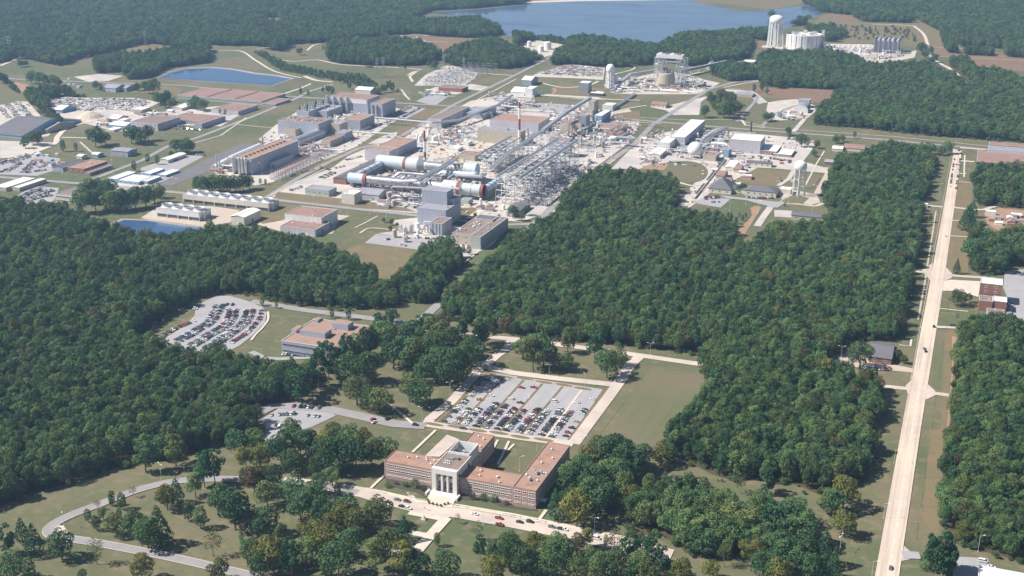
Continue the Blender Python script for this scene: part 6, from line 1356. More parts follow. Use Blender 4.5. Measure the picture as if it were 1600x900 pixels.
# sloping galleries and pipe bridges: pixel points with height
def gallery(nm, desc, pts, wd, ht, m_, roofm=None, legs=True, cat='gallery', legm='metal_white'):
    P = [G(x, y, z) for x, y, z in pts]; e = empty(nm, (P[0].x, P[0].y, 0)); o = Vector(e.location)
    for a, b in zip(P[:-1], P[1:]):
        a = a-o; b = b-o; d = (b-a); L = d.length; d.normalize(); n = Vector((-d.y, d.x, 0)).normalized()*wd/2; k = MB()
        q = [a+n, a-n, b-n, b+n]; up = Vector((0, 0, ht)); k.v = [tuple(v) for v in q]+[tuple(v+up) for v in q]
        k._q(0, [(0, 1, 5, 4), (1, 2, 6, 5), (2, 3, 7, 6), (3, 0, 4, 7), (3, 2, 1, 0)], 0); k._q(0, [(4, 5, 6, 7)], 1); k.build('gallery_section', [m_, roofm or m_], e)
    if legs:
        for a, b in zip(P[:-1], P[1:]):
            L = (b-a).length; n = max(1, int(L/22))
            for i in range(n):
                c_ = a+(b-a)*((i+.5)/n)-o; k = MB(); d = (b-a).normalized(); s = Vector((-d.y, d.x, 0))*(wd*.5)
                for sg in (-1, 1): k.tube((c_.x+s.x*sg*1.4, c_.y+s.y*sg*1.4, 0), (c_.x+s.x*sg, c_.y+s.y*sg, c_.z), .3, 5)
                k.tube((c_.x-s.x, c_.y-s.y, c_.z*.5), (c_.x+s.x, c_.y+s.y, c_.z*.5), .2, 4); k.build('leg', legm, e)
    thing(e, desc, cat, zone=''); return e
def pipebridge(nm, desc, pts, r, m_='metal_silver', n=1, gap=2.4, legs=True):
    P = [G(x, y, z) for x, y, z in pts]; e = empty(nm, (P[0].x, P[0].y, 0)); o = Vector(e.location)
    for j in range(n):
        k = MB(); Q = []
        for i, p_ in enumerate(P):
            a = P[max(i-1, 0)]; b = P[min(i+1, len(P)-1)]; d = (b-a); d.z = 0; d.normalize(); s = Vector((-d.y, d.x, 0)); Q.append(p_-o+s*((j-(n-1)/2)*gap))
        k.path(Q, r, 10); k.build('pipe', m_, e)
    if legs:
        for a, b in zip(P[:-1], P[1:]):
            L = (b-a).length; c = max(1, int(L/18))
            for i in range(c):
                q = a+(b-a)*((i+.5)/c)-o; 
                if q.z > 1.5: k = MB(); k.tube((q.x-.8, q.y, 0), (q.x-.8, q.y, q.z), .25, 4); k.tube((q.x+.8, q.y, 0), (q.x+.8, q.y, q.z), .25, 4); k.box(q.x-1.4, q.y-.2, q.z-r-.5, q.x+1.4, q.y+.2, q.z-r); k.build('pipe_support', 'steel_grey', e)
    thing(e, desc, 'pipe bridge', zone='')
gallery('inclined_gallery', 'long grey inclined gallery climbing over the test halls', [(848, 206, 24), (884, 178, 27), (922, 155, 30)], 5, 4, 'metal_blue_grey', 'roof_grey')
pipebridge('pipe_bridge', 'twin silver pipes running down from the inclined gallery to the trestle', [(770, 262, 24), (800, 235, 24), (848, 204, 25)], 1.5, n=2, gap=4)
pipebridge('pipe_bridge', 'thin silver pipe bridge crossing in front of the tan-roofed hall', [(537, 180, 9), (600, 185, 9), (674, 191.5, 9)], 1.5)
pipebridge('pipe_bridge', 'silver elbowed pipe bridge passing the grey-roofed hall', [(674, 192, 10), (716, 188, 10), (742, 178, 11), (778, 164, 12), (800, 149, 12)], 1.6, n=2)
pipebridge('pipe_bridge', 'short white pipe bridge between road and cube hall', [(548, 206, 7), (616, 209, 7)], 1.0, 'metal_white'); pipebridge('pipe_bridge', 'white pipe running right from the elbowed pipe bridge', [(776, 165, 10), (810, 167, 10)], 1.2, 'metal_white')
pipebridge('pipe_bridge', 'large white inclined pipe beside the tan-roofed turbine hall', [(334, 262, 4), (362, 246, 9), (406, 227, 12)], 3.2, 'white_paint')
pipebridge('pipe_bridge', 'grey pipe bridge descending beside the sphere', [(1091, 228, 7), (1098, 218, 7), (1135, 199, 7)], 1.1, n=2); pipebridge('pipe_bridge', 'silver pipe run behind the square lavender hall', [(1100, 222, 6), (1118, 208, 6), (1136, 198, 6)], 1.0, n=3)
pipebridge('pipe_bridge', 'straight pipe line across the meadow below the test tower', [(845, 149, 2), (900, 152, 2), (960, 156, 2), (1000, 157, 2)], .9, 'cream_wall'); pipebridge('pipe_bridge', 'pipe line descending from the test tower to the white hall', [(992, 146, 3), (975, 158, 3), (955, 170, 3)], .8, n=3)
pipebridge('pipe_bridge', 'pair of thick inclined silver pipes inside the wind tunnel loop', [(630, 283, 16), (650, 282, 20), (690, 262, 24), (708, 250, 24)], 1.6, n=2, gap=5)
pipebridge('pipe_bridge', 'long silver pipe descending toward the banded chimney', [(752, 246, 22), (772, 233, 22), (792, 223, 20)], 1.8); pipebridge('pipe_bridge', 'looped grey duct behind the ribbed tube', [(612, 290, 5), (618, 275, 10), (625, 270, 14), (668, 273, 14)], 1.7)
pipebridge('pipe_bridge', 'silver pipe header along the near side of the ribbed tube', [(608, 305, 5), (650, 308, 6), (668, 309, 6)], .9, n=2)
LP = random.Random(11)
for i in range(16):
    y0_ = 262+LP.uniform(0, 24); x0_ = LP.uniform(612, 700); zz_ = LP.uniform(8, 20); L_m = LP.uniform(18, 60)
    if i % 2: pts_ = [(x0_, y0_+8, zz_*.4), (x0_+2, y0_+6, zz_), (x0_+L_m, y0_+9, zz_), (x0_+L_m+5, y0_+5, zz_*.5)]
    else: pts_ = [(x0_, y0_+12, zz_), (x0_+L_m*.45, y0_+12-L_m*.3, zz_), (x0_+L_m*.6, y0_+12-L_m*.32, zz_*.6)]
    pipebridge('pipe_bridge', LP.choice(['bent silver duct in the tangle inside the wind tunnel loop', 'white process pipe in the tangle inside the wind tunnel loop', 'grey process pipe in the tangle inside the wind tunnel loop']), pts_, LP.choice([.6, .9, 1.2, 1.9]), LP.choice(['metal_silver', 'metal_white', 'steel_grey', 'metal_lavender']), n=LP.choice([1, 1, 2]), gap=4)
for i in range(18):
    y0_ = LP.uniform(182, 232); x0_ = LP.uniform(850, 965); zz_ = LP.uniform(5, 14); L_m = LP.uniform(14, 34)
    pipebridge('pipe_bridge', LP.choice(['silver pipe run among the upper test halls', 'white pipe run among the upper test halls', 'grey pipe run among the upper test halls']), [(x0_, y0_, zz_), (x0_+L_m, y0_+L_m*.08, zz_)] if i % 2 else [(x0_, y0_, zz_*.3), (x0_, y0_-.5, zz_), (x0_+L_m*.6, y0_-L_m*.32, zz_)], LP.choice([.6, .9, 1.3]), LP.choice(['metal_silver', 'metal_white', 'steel_grey']), n=LP.choice([1, 2, 3]), gap=3)
for i in range(10):
    y0_ = LP.uniform(212, 240); x0_ = LP.uniform(1072, 1128); zz_ = LP.uniform(3, 9); L_m = LP.uniform(12, 30)
    pipebridge('pipe_bridge', 'thin pipe run in the yard right of the sphere', [(x0_, y0_, zz_), (x0_+L_m, y0_+L_m*.07, zz_)] if i % 2 else [(x0_, y0_, zz_), (x0_+L_m*.8, y0_-L_m*.5, zz_)], LP.choice([.5, .8]), LP.choice(['metal_silver', 'metal_white']), n=2, gap=2.5)
for i in range(8):
    y0_ = LP.uniform(128, 142); x0_ = LP.uniform(960, 1075); pipebridge('pipe_bridge', 'thin pipe run around the foot of the test tower', [(x0_, y0_, 4), (x0_+LP.uniform(15, 30), y0_+2, 4)], LP.choice([.6, 1.0]), LP.choice(['metal_silver', 'metal_white', 'steel_rust']), n=2, gap=2.5)
for i in range(8):
    y0_ = LP.uniform(152, 178); x0_ = LP.uniform(755, 790); pipebridge('pipe_bridge', 'short pipe run near the upper crossroads', [(x0_, y0_, 6), (x0_+LP.uniform(10, 26), y0_+1, 6)], .8, 'metal_silver', n=2, gap=2.5)
# test tower with lattice legs
c0 = G(1043, 135); trestle('test_tower', 'tall twin-legged white lattice test tower, left leg', c0.x-24, c0.x-10, c0.y-8, c0.y+22, 52, 3, 4, [], 'tower', 8); trestle('test_tower', 'tall twin-legged white lattice test tower, right leg', c0.x+16, c0.x+30, c0.y-8, c0.y+22, 50, 3, 4, [], 'tower', 9)
e = empty('crown_bridge', (c0.x-22, c0.y-4, 0)); k = MB(); k.box(0, 0, 50.5, 48, 14, 57, bottom=True); k.build('bridge_box', 'metal_white', e); k = MB(); k.box(2, -2, 44, 46, -.3, 46.5, bottom=True); k.build('catwalk', 'metal_silver', e)
for i in range(4): k = MB(); k.box(4+i*11, 2, 57.003, 10+i*11, 8, 59.5); k.build('roof_unit', 'steel_rust' if i % 2 else 'metal_white', e)
thing(e, 'white box bridge joining the tops of the twin lattice legs', 'bridge', zone='')
for x in (1028, 1054):
    p = G(x, 120); k = MB(); k.tube((0, 0, 0), (0, 0, 62), .35, 5, 0, .12); o = k.build('mast', 'steel_grey', None, loc=p); thing(o, 'thin grey mast beside the twin-legged test tower', 'mast')
p = G(1039, 134); e = empty('test_cell_mound', p); k = MB(); k.lathe(0, 0, [(19, 0), (16, 22), (15, 24)], 24); k.build('drum', 'tan_wall', e); k = MB(); k.lathe(0, 0, [(5, 24), (5, 31), (3, 33)], 14); k.build('cap', 'steel_grey', e)
for i in range(6): a = i; k = MB(); k.box(-1, -1, 0, 1, 1, 5); o = k.build('cap_unit', 'metal_silver', e, loc=(11*math.cos(a), 11*math.sin(a), 24.01))
thing(e, 'brown tapering drum building between the tower legs', 'test building', zone='')
gallery('ramp_gallery', 'white covered ramp bridge climbing to the test tower from the left', [(960, 138, 3), (985, 118, 14), (1022, 112, 16)], 6, 4, 'metal_lavender', 'roof_grey')
gallery('ramp_gallery', 'covered conveyor bridge leading right from the test tower', [(1062, 113, 10), (1100, 105, 9), (1135, 97, 9)], 6, 4, 'metal_blue_grey', 'metal_silver')
B('hoist_house', 'small white hoist house at the end of the conveyor bridge', 'tower', (1104.5, 109, 1112, 12, 3), 'cream_wall', 'metal_silver', 'arch')

# water towers
def wtower(px, py, hpx, rt, desc, nleg, tankf, solid=False, logo=False):
    H = hm(px, py, hpx); p = G(px, py); e = empty('water_tower', p); zt = H*(1-tankf); zb = H*(1-tankf)
    k = MB(); hh = H-zb; k.lathe(0, 0, [(rt*.25, zb-rt*.25), (rt*.8, zb), (rt, zb+hh*.2), (rt, zb+hh*.6), (rt*.8, zb+hh*.85), (rt*.35, zb+hh*.98), (.2, H)], 24); k.build('tank', 'white_paint', e, smooth=True)
    for i in range(nleg):
        a = 2*math.pi*(i+.5)/nleg; k = MB(); sp = 1.12 if nleg > 4 else 1.0; k.tube((rt*sp*math.cos(a), rt*sp*math.sin(a), 0), (rt*.92*math.cos(a), rt*.92*math.sin(a), zb+hh*.2), rt*.07, 8); k.build('leg', 'white_paint', e)
    k = MB()
    for l in (.33, .66):
        for i in range(nleg):
            a = 2*math.pi*(i+.5)/nleg; b = 2*math.pi*(i+1.5)/nleg; R = rt*(1.05-.1*l); k.tube((R*math.cos(a), R*math.sin(a), zb*l), (R*math.cos(b), R*math.sin(b), zb*l), .2, 4)
            k.tube((R*math.cos(a), R*math.sin(a), zb*l), (R*math.cos(b), R*math.sin(b), zb*(l+.33)), .05, 4); k.tube((R*math.cos(b), R*math.sin(b), zb*l), (R*math.cos(a), R*math.sin(a), zb*(l+.33)), .05, 4)
    k.build('bracing', 'white_paint', e)
    k = MB(); k.lathe(0, 0, [(rt*(.75 if solid else .16), 0), (rt*(.75 if solid else .16), zb)], 16); k.build('riser', 'white_paint', e)
    k = MB(); k.lathe(0, 0, [(rt*1.08, zb+hh*.2), (rt*1.08, zb+hh*.2+.25)], 24, cap=False); k.lathe(0, 0, [(rt*1.08, zb+hh*.2+1.1), (rt*1.08, zb+hh*.2+1.25)], 24, cap=False); k.build('balcony', 'metal_white', e)
    thing(e, desc, 'water tower', zone='')
wtower(1247.5, 306, 55, 7.3, 'white water tower on slender legs beside the grey-roofed offices', 6, .25)
wtower(953, 138, 38, 7.5, 'stout white water tower beside the test tower', 8, .33, True)
wtower(1211, 72, 48.5, 15.5, 'giant white water tower on many legs above the far forest', 14, .27)
k = MB(); k.lathe(0, 0, [(5, 0), (5, 22), (4, 24)], 16); o = k.build('standpipe', 'white_paint', None, loc=G(962, 137), smooth=False); thing(o, 'white cylindrical standpipe right against the stout water tower', 'tank', zone='')
# big concrete tank
p = G(1255, 74); rT = 27/ppm(1255, 74); HT = hm(1255, 74, 21); e = empty('storage_tank', p); k = MB(); k.lathe(0, 0, [(rT, 0), (rT, HT), (rT-.8, HT), (rT-.8, HT-1)], 40); k.build('shell', 'metal_white', e)
for i in range(20): a = 2*math.pi*i/20; k = MB(); k.box(-.5, -.5, 0, .5, .5, HT+.3); k.build('rib', 'concrete', e, loc=((rT+.3)*math.cos(a), (rT+.3)*math.sin(a), 0))
for i in range(9): a = i*.8; k = MB(); k.box(-4, -2, 0, 4, 2, 3+i % 3*2); k.build('roof_unit', 'metal_silver' if i % 2 else 'sand', e, loc=(rT*.6*math.cos(a), rT*.6*math.sin(a), HT-1+.01))
k = MB(); k.box(-3, -3, 0, 3, 3, HT+9); k.build('stair_tower', 'metal_lavender', e, loc=(rT+2, 5, 0)); thing(e, 'massive round pale concrete tank with ribs beside the giant water tower', 'tank', zone='')
# finned building
p0, w_, D, H = dims(1365, 82, 1402, 23, 4); e = empty('finned_building', p0); k = MB(); k.box(0, 2, 0, w_, D, H*.86); k.build('wall', 'metal_lavender', e)
for i in range(6): k = MB(); x = w_*i/5; k.prism([(x-1.2, -2), (x+1.2, -2), (x+1.2, D), (x-1.2, D)], 0, H*(.95 if i % 2 else 1)); k.build('fin', 'steel_grey', e)
thing(e, 'grey building with five deep vertical fins above the far forest', 'industrial building', zone='')
# sphere
p = G(1085.6, 246); R = 11.7/ppm(1085.6, 246); e = empty('gas_sphere', p); k = MB(); k.ball((0, 0, R*1.12), R, 32, 18); k.build('sphere', 'white_paint', e, smooth=True)
for i in range(10): a = 2*math.pi*i/10; k = MB(); k.tube((R*.92*math.cos(a), R*.92*math.sin(a), 0), (R*.92*math.cos(a), R*.92*math.sin(a), R*.9), .4, 6); k.build('leg', 'metal_silver', e)
thing(e, 'large white pressure sphere on short legs', 'tank', zone='')
# tanks
def tank(px, py, rp, hp, desc, m_='white_paint', zone=None, group=None):
    R = rp/ppm(px, py); H = hm(px, py, hp); e = empty('tank', G(px, py)); k = MB(); k.lathe(0, 0, [(R, 0), (R, H*.93), (R*.5, H), (.1, H*1.03)], 20); k.build('shell', m_, e)
    k = MB(); k.tube((R*1.05, 0, 0), (R*1.05, 0, H*.93), .25, 5); k.tube((R*.2, R*.2, H*.95), (R*.2, R*.2, H*1.1), .3, 6); k.build('ladder', 'metal_silver', e); thing(e, desc, 'tank', group, zone=zone)
tank(827, 73, 3.2, 9, 'tallest and slimmest white tank of the tank farm', zone=''); tank(855.5, 77, 5.6, 12, 'widest white tank of the tank farm', zone=''); tank(845.5, 81, 4.3, 9.5, 'middle white tank nearest the forest in the tank farm', zone='')
for i, (x, y, r_, h) in enumerate([(652, 219, 2.4, 9), (656, 222, 2.6, 10), (659, 216, 2.6, 9), (670, 210, 2.6, 9), (678, 223, 2.8, 10), (682, 221, 2.8, 10), (687, 219, 2.6, 9), (728, 227, 3.4, 9)]): tank(x, y, r_, h, 'upright white tank on the sandy yard behind the wind tunnel', zone='')
for i, (x, y, r_, h) in enumerate([(885, 197, 2.2, 14), (916, 176, 4, 9), (926, 186, 2.5, 15), (931, 195, 2, 13), (866, 189, 2, 9), (938, 228, 2.2, 12), (942, 231, 2.4, 11), (955, 226, 2.6, 10), (929, 222, 2, 11)]): tank(x, y, r_, h, 'slim silver process tank among the upper test halls', 'metal_silver' if i % 2 else 'tan_wall', zone='')
for i in range(14): tank(1240+i*7.8-20+60, 73.5+(i % 2)*1.2, 1.3, 4, 'squat white vessel in the long row beside the concrete tank', zone='', group='row of vessels by the concrete tank')
# horizontal vessels
def vessel(x, y, Lp, rp, desc, m_='white_paint', along='x', zone=None, group=None):
    s = 1/ppm(x, y); R = rp*s; L = Lp*s/.93; e = empty('vessel', G(x, y)); k = MB(); a = (0, 0, R+.6); b = (L, 0, R+.6) if along == 'x' else (0, L, R+.6); k.tube(a, b, R, 14); k.ball(a, R*.98, 14, 6); k.ball(b, R*.98, 14, 6); k.build('shell', m_, e)
    k = MB()
    for t in (.2, .8): c_ = Vector(a)+(Vector(b)-Vector(a))*t; k.box(c_.x-R*.7, c_.y-R*.7, 0, c_.x+R*.7, c_.y+R*.7, .9)
    k.build('saddle', 'concrete', e); thing(e, desc, 'tank', group, zone=zone)
for i, (x, y, L, r_, al) in enumerate([(1006, 142, 22, 1.8, 'x'), (1033, 143, 24, 1.8, 'x'), (1112, 232, 20, 2.0, 'x'), (1112, 226, 20, 2.0, 'x'), (1114, 220, 18, 1.8, 'x'), (880, 206, 14, 1.6, 'x'), (935, 218, 16, 2, 'x'), (860, 200, 14, 2, 'x'), (868, 205, 12, 1.6, 'x'), (998, 236, 10, 2, 'y'), (922, 145, 20, 1.6, 'x')]):
    vessel(x, y, L, r_, 'horizontal %s pressure vessel' % ('white' if i % 2 else 'silver'), 'white_paint' if i % 2 else 'metal_silver', al)

# trough conveyor and tanker
pa = G(1132, 250); pb = G(1083, 311); e = empty('trough_conveyor', pb); d = pa-pb; n = 12; dd = d.normalized(); s = Vector((-dd.y, dd.x, 0))
for i in range(n):
    a = d*(i/n); b = d*((i+.94)/n); k = MB(); q = [a-s*1.6, a+s*1.6, b+s*1.6, b-s*1.6]; k.prism([(v.x, v.y) for v in q], .3, 2.2); k.build('trough_section', 'steel_dark' if i % 4 else 'sand', e)
k = MB(); q = [-s*2.2, -s*1.8, d-s*1.8, d-s*2.2]; k.prism([(v.x, v.y) for v in q], .1, 2.6); k.build('guard_rail', 'cream_wall', e); thing(e, 'long dark trough line running down to the tanker', 'conveyor', zone='')

# grey switchyard, red-brown switchyard, fenced test frames: gantries as things
def gantry(p, L, H, desc, m_, group, rz=0.0, cat='gantry', zone=None):
    e = empty('gantry', p, rz); k = MB()
    for x in (0, L):
        for y in (-.8, .8): k.tube((x, y, 0), (x, 0, H), .16, 4)
    k.tube((0, 0, H*.95), (L, 0, H*.95), .22, 4); k.build('frame', m_, e)
    k = MB(); k.box(0, -.2, .01, L, .2, .3)
    for i in range(3): x = L*(i+1)/4; k.tube((x, 0, H*.9), (x, 0, 0), .25, 6); k.box(x-.5, -.5, 0, x+.5, .5, H*.35)
    k.build('busbar_rack', 'metal_silver' if m_ != 'steel_rust' else 'metal_lavender', e); thing(e, desc, cat, group, zone='')
for i in range(9):
    for j in range(5):
        a = G(662+i*8.5, 134-i*3.2); b_ = Vector((a.x+j*13, a.y+j*1.0, 0)); gantry(b_, 11, 14, 'grey steel gantry in the fenced switchyard meadow', 'steel_grey', 'gantries of the grey switchyard')
for i in range(15):
    for j in range(2):
        a = G(424+i*5.6, 281-i*2.9); b_ = Vector((a.x-2+j*9, a.y+j*2, 0)); gantry(b_, 8, 10, 'rust red gantry in the switchyard beside the tan-roofed hall', 'steel_rust', 'rust red gantries')
for i in range(8):
    for j in range(3):
        a = G(822+i*6.2, 318-i*7.4); b_ = Vector((a.x+j*11, a.y, 0)); gantry(b_, 9, 9, 'pale steel frame in the yard right of the tall trestle', 'metal_silver', 'pale frames by the trestle')
# lattice pylons
def pylon(px, py, hpx, desc):
    H = hm(px, py, hpx); e = empty('pylon', G(px, py)); k = MB(); b = H*.09
    for sx in (-1, 1):
        for sy in (-1, 1): k.tube((sx*b, sy*b, 0), (sx*.5, sy*.5, H), .28, 4)
    for i in range(7):
        z0_ = H*i/7; z1_ = H*(i+1)/7; r0 = b+(0.5-b)*i/7; r1_ = b+(0.5-b)*(i+1)/7
        for s_ in (-1, 1): k.tube((-r0, s_*r0, z0_), (r1_, s_*r1_, z1_), .14, 4); k.tube((s_*r0, r0, z0_), (s_*r1_, -r1_, z1_), .14, 4)
    k.build('lattice', 'steel_grey', e)
    for z in (.72, .84, .96): k = MB(); k.tube((-H*.12, 0, H*z), (H*.12, 0, H*z), .3, 4); k.build('cross_arm', 'steel_grey', e)
    thing(e, desc, 'pylon', zone='')
for a in [(17, 93, 36, 'grey lattice pylon rising from the far left woodland'), (590, 122, 32, 'left lattice pylon in the switchyard meadow'), (600, 120, 30, 'right lattice pylon in the switchyard meadow'), (228, 72, 24, 'lattice pylon above the clump by the reservoir'), (694, 108, 24, 'pylon at the left corner of the grey switchyard'), (725, 112, 22, 'pylon at the right corner of the grey switchyard'), (1348, 62, 18, 'far pylon on the terraced slope')]: pylon(*a)

# ------------------------------------------------------------------ cars
def car_shape(kind):
    b = MB(); g_ = MB(); W_ = .92
    def lo(p):   # loft of cross sections (x, halfwidth, z0, z1)
        n0 = len(b.v)
        for x, hw, z0_, z1_ in p: b.v += [(x, -hw, z0_), (x, -hw*1.0, z1_-.12), (x, -hw*.9, z1_), (x, hw*.9, z1_), (x, hw, z1_-.12), (x, hw, z0_)]
        for i in range(len(p)-1):
            a = n0+i*6
            for j in range(5): b._q(0, [(a+j, a+6+j, a+7+j, a+j+1)], 0)
        b._q(0, [tuple(n0+j for j in range(6))], 0); b._q(0, [tuple(reversed([n0+(len(p)-1)*6+j for j in range(6)]))], 0)
    def cabin(xs, z0_, z1_, top, hb=.84, ht=.68):
        x0, x1, x2, x3 = xs; g_.v += [(x0, -hb, z0_), (x0, hb, z0_), (x1, hb*.97, z1_), (x1, -hb*.97, z1_)]; n0 = 0
        g_.v = [(x0, -hb, z0_), (x3, -hb, z0_), (x3, hb, z0_), (x0, hb, z0_), (x1, -ht, z1_), (x2, -ht, z1_), (x2, ht, z1_), (x1, ht, z1_)]
        g_._q(0, [(0, 1, 5, 4), (1, 2, 6, 5), (2, 3, 7, 6), (3, 0, 4, 7)], 0)
        n = len(b.v); b.v += [(x1, -ht-.02, z1_), (x2, -ht-.02, z1_), (x2, ht+.02, z1_), (x1, ht+.02, z1_), (x1+.12, -ht+.08, z1_+.07), (x2-.12, -ht+.08, z1_+.07), (x2-.12, ht-.08, z1_+.07), (x1+.12, ht-.08, z1_+.07)]
        b._q(n, [(0, 1, 5, 4), (1, 2, 6, 5), (2, 3, 7, 6), (3, 0, 4, 7), (4, 5, 6, 7)], 0)
    if kind == 'sedan': lo([(-2.35, .78, .3, .78), (-2.1, .9, .25, .95), (-1.3, W_, .22, .98), (.9, W_, .22, .95), (2.0, .88, .25, .80), (2.35, .74, .3, .62)]); cabin((-1.75, -1.0, .35, 1.15), .94, 1.38, 0)
    elif kind == 'suv': lo([(-2.3, .85, .35, 1.05), (-2.2, .92, .3, 1.12), (.8, .95, .28, 1.1), (2.1, .9, .3, .98), (2.35, .8, .35, .75)]); cabin((-2.2, -1.95, .35, 1.0), 1.08, 1.72, 0, .88, .76)
    elif kind == 'van': lo([(-2.6, .92, .35, 1.25), (-2.55, .98, .3, 1.3), (1.4, .98, .28, 1.25), (2.3, .92, .3, 1.0), (2.55, .8, .35, .75)]); cabin((-2.55, -2.45, 1.0, 1.9), 1.26, 2.0, 0, .93, .85)
    else:
        lo([(-2.75, .9, .4, .62), (-2.74, .95, .35, .95), (-.55, .97, .32, .95), (-.54, .97, .32, 1.08), (.9, .97, .3, 1.08), (2.3, .92, .32, .98), (2.6, .8, .4, .75)]); cabin((-.5, -.3, .5, 1.05), 1.06, 1.70, 0, .88, .78)
        b.box(-2.6, -.75, .955, -.6, .75, .965, 1)
    for x in (-1.45, 1.45):
        for y in (-.86, .86): b.tube((x, y-.12, .33), (x, y+.12, .33), .34, 8, 1)
    return b, g_
SHAPES = {k: car_shape(k) for k in ('sedan', 'suv', 'van', 'pickup')}
def wheel_mesh():
    k = MB(); k.tube((0, -.13, 0), (0, .13, 0), .35, 10, 0); k.tube((0, -.14, 0), (0, .14, 0), .2, 8, 1); return k.mesh('wheel', ['rubber', 'metal_silver'])
CARM = {}
def carmesh(kind, colr):
    if (kind, colr) not in CARM:
        b, g_ = SHAPES[kind]; CARM[(kind, colr)] = (b.mesh('body', ['paint_'+colr, 'rubber']), g_.mesh('windows', 'glass'))
    return CARM[(kind, colr)]
WHEEL = wheel_mesh()
SPECS = []
KW = ['sedan']*6+['suv']*3+['pickup']*3+['van']
ORD = ['first', 'second', 'third', 'fourth', 'fifth', 'sixth', 'seventh', 'eighth', 'ninth', 'tenth', 'eleventh', 'twelfth', 'thirteenth', 'fourteenth', 'fifteenth', 'sixteenth', 'seventeenth', 'eighteenth', 'nineteenth', 'twentieth',
       'twenty-first', 'twenty-second', 'twenty-third', 'twenty-fourth', 'twenty-fifth', 'twenty-sixth', 'twenty-seventh', 'twenty-eighth', 'twenty-ninth', 'thirtieth']+['thirty-%s' % x for x in ('first', 'second', 'third', 'fourth', 'fifth', 'sixth', 'seventh', 'eighth', 'ninth')]+['fortieth']+['forty-%s' % x for x in ('first', 'second', 'third', 'fourth', 'fifth', 'sixth', 'seventh', 'eighth', 'ninth')]
def addcar(p, h, z, zone, grp, kind=None, colr=None, lab=None):
    SPECS.append([Vector((p.x, p.y, z)), h, kind or rnd.choice(KW), colr or rnd.choice(CARW), zone, grp, lab])
# main lot
MN = ['first', 'second', 'third', 'fourth', 'fifth']
for (i, sd, a, b, d, n, wd) in LOTROWS:
    L = (b-a).length; ns = int((L-3)/2.75)
    fullfrom = {0: .64, 1: .50, 2: .56, 3: .50, 4: .45, 5: .5, 6: .3}[i]; pr = .93 if i < 5 else .45; k = 0
    for s in range(ns):
        t = (1.5+(s+.5)*2.75)/L
        occ = (pr if t > fullfrom else .05) if i < 5 else (.42 if t > .12 else .2)
        if t > .97: occ = 0
        if rnd.random() < occ:
            p = a+d*(t*L)+n*(wd+2.7); hd = math.atan2(n.y, n.x)+(math.pi if rnd.random() < .7 else 0)
            zn = ('along the left edge' if i == 5 else 'along the right edge') if i > 4 else '%s of the %s median' % ('left' if (n.x < 0) else 'right', MN[i])
            addcar(p, hd+rnd.uniform(-.03, .03), zLOT+.01, zn+' of the main car park', 'cars in the main car park')
for x, y, h_ in zd15((400, 318), (378, 0))[:1] and [(750, 625.5, 0)]: addcar(G(x, y), .3, zLOT, 'driving in the main car park', 'cars in the main car park', 'pickup', 'orange', 'orange pickup standing alone in the first aisle of the main car park')
for x, y, cl, kd, lab in [(724, 671, 'green', 'pickup', 'dark green pickup on the concrete road below the main car park'), (649, 665.5, 'black', 'suv', 'black car leaving the side road beside the main car park'), (813, 630.5, 'maroon', 'pickup', 'maroon pickup in the third aisle of the main car park'), (834, 606.5, 'red', 'pickup', 'bright red pickup at the far end of the main car park')]:
    addcar(G(x, y), .1, zLOT+.25 if y > 660 else zLOT, '', 'cars by the main car park', kd, cl, lab)
# polyline rows
def prow(pts, occ, sides, z, zone, grp, step=2.75, off=2.9, along=False, jitter=.05):
    W = [G(*p) for p in pts]; W = smooth_pts(W, 8) if len(W) > 2 else W; D = [0]
    for a, b in zip(W[:-1], W[1:]): D.append(D[-1]+(b-a).length)
    s = 1.5
    while s < D[-1]-1:
        j = max(i for i in range(len(D)) if D[i] <= s); j = min(j, len(W)-2); a, b = W[j], W[j+1]; d = (b-a).normalized(); p = a+d*(s-D[j]); n = Vector((-d.y, d.x, 0))
        for sd in sides:
            if rnd.random() < occ:
                h_ = math.atan2(d.y, d.x) if along else math.atan2(n.y*sd, n.x*sd)+(math.pi if rnd.random() < .7 else 0)
                addcar(p+n*sd*off, h_+rnd.uniform(-jitter, jitter), z, zone, grp)
        s += step
zOL = patch('office_parking_lot', [(252, 533), (262, 526), (284, 513), (304, 494), (306, 480), (322, 470), (340, 462.5), (360, 463), (385, 470), (410, 480), (417, 490), (414, 505), (394, 525), (375, 540), (362, 547), (330, 556), (290, 552), (262, 540)], 'lot_asphalt', 2)
road('office_path', z12((75, 150), (75, 200), (40, 250), (0, 290), (-30, 330)), 2, 'light_concrete', 4, curved=True)
road('office_drive', z12((-30, 400), (50, 440), (150, 445), (330, 435), (420, 420)), 6, 'lot_asphalt')
for (pp, oc, sd, nm) in [(z02((1010, 330), (1060, 290), (1130, 255), (1180, 235), (1240, 208)), .8, (1,), 'outermost curved row'), (z02((1110, 335), (1180, 300), (1230, 265), (1280, 240), (1330, 195), (1350, 150), (1375, 110)), .93, (1, -1), 'second curved row'),
   (z02((1195, 365), (1250, 335), (1310, 295), (1370, 265), (1420, 225), (1450, 175), (1455, 135)), .93, (1, -1), 'third curved row'), (z02((1290, 385), (1360, 345), (1420, 300), (1480, 260), (1530, 215), (1555, 170), (1560, 140)), .93, (1, -1), 'fourth curved row'),
   (z02((1430, 375), (1480, 340), (1520, 315), (1580, 270), (1640, 200), (1660, 140)), .6, (1,), 'innermost curved row'), (z02((1225, 155), (1260, 110)), .8, (1,), 'short upper row'), (z02((1400, 112), (1500, 122)), .5, (1,), 'top end row')]:
    prow(pp, oc, sd, zOL+.01, 'in the %s of the left office car park' % nm, 'cars in the office car park')
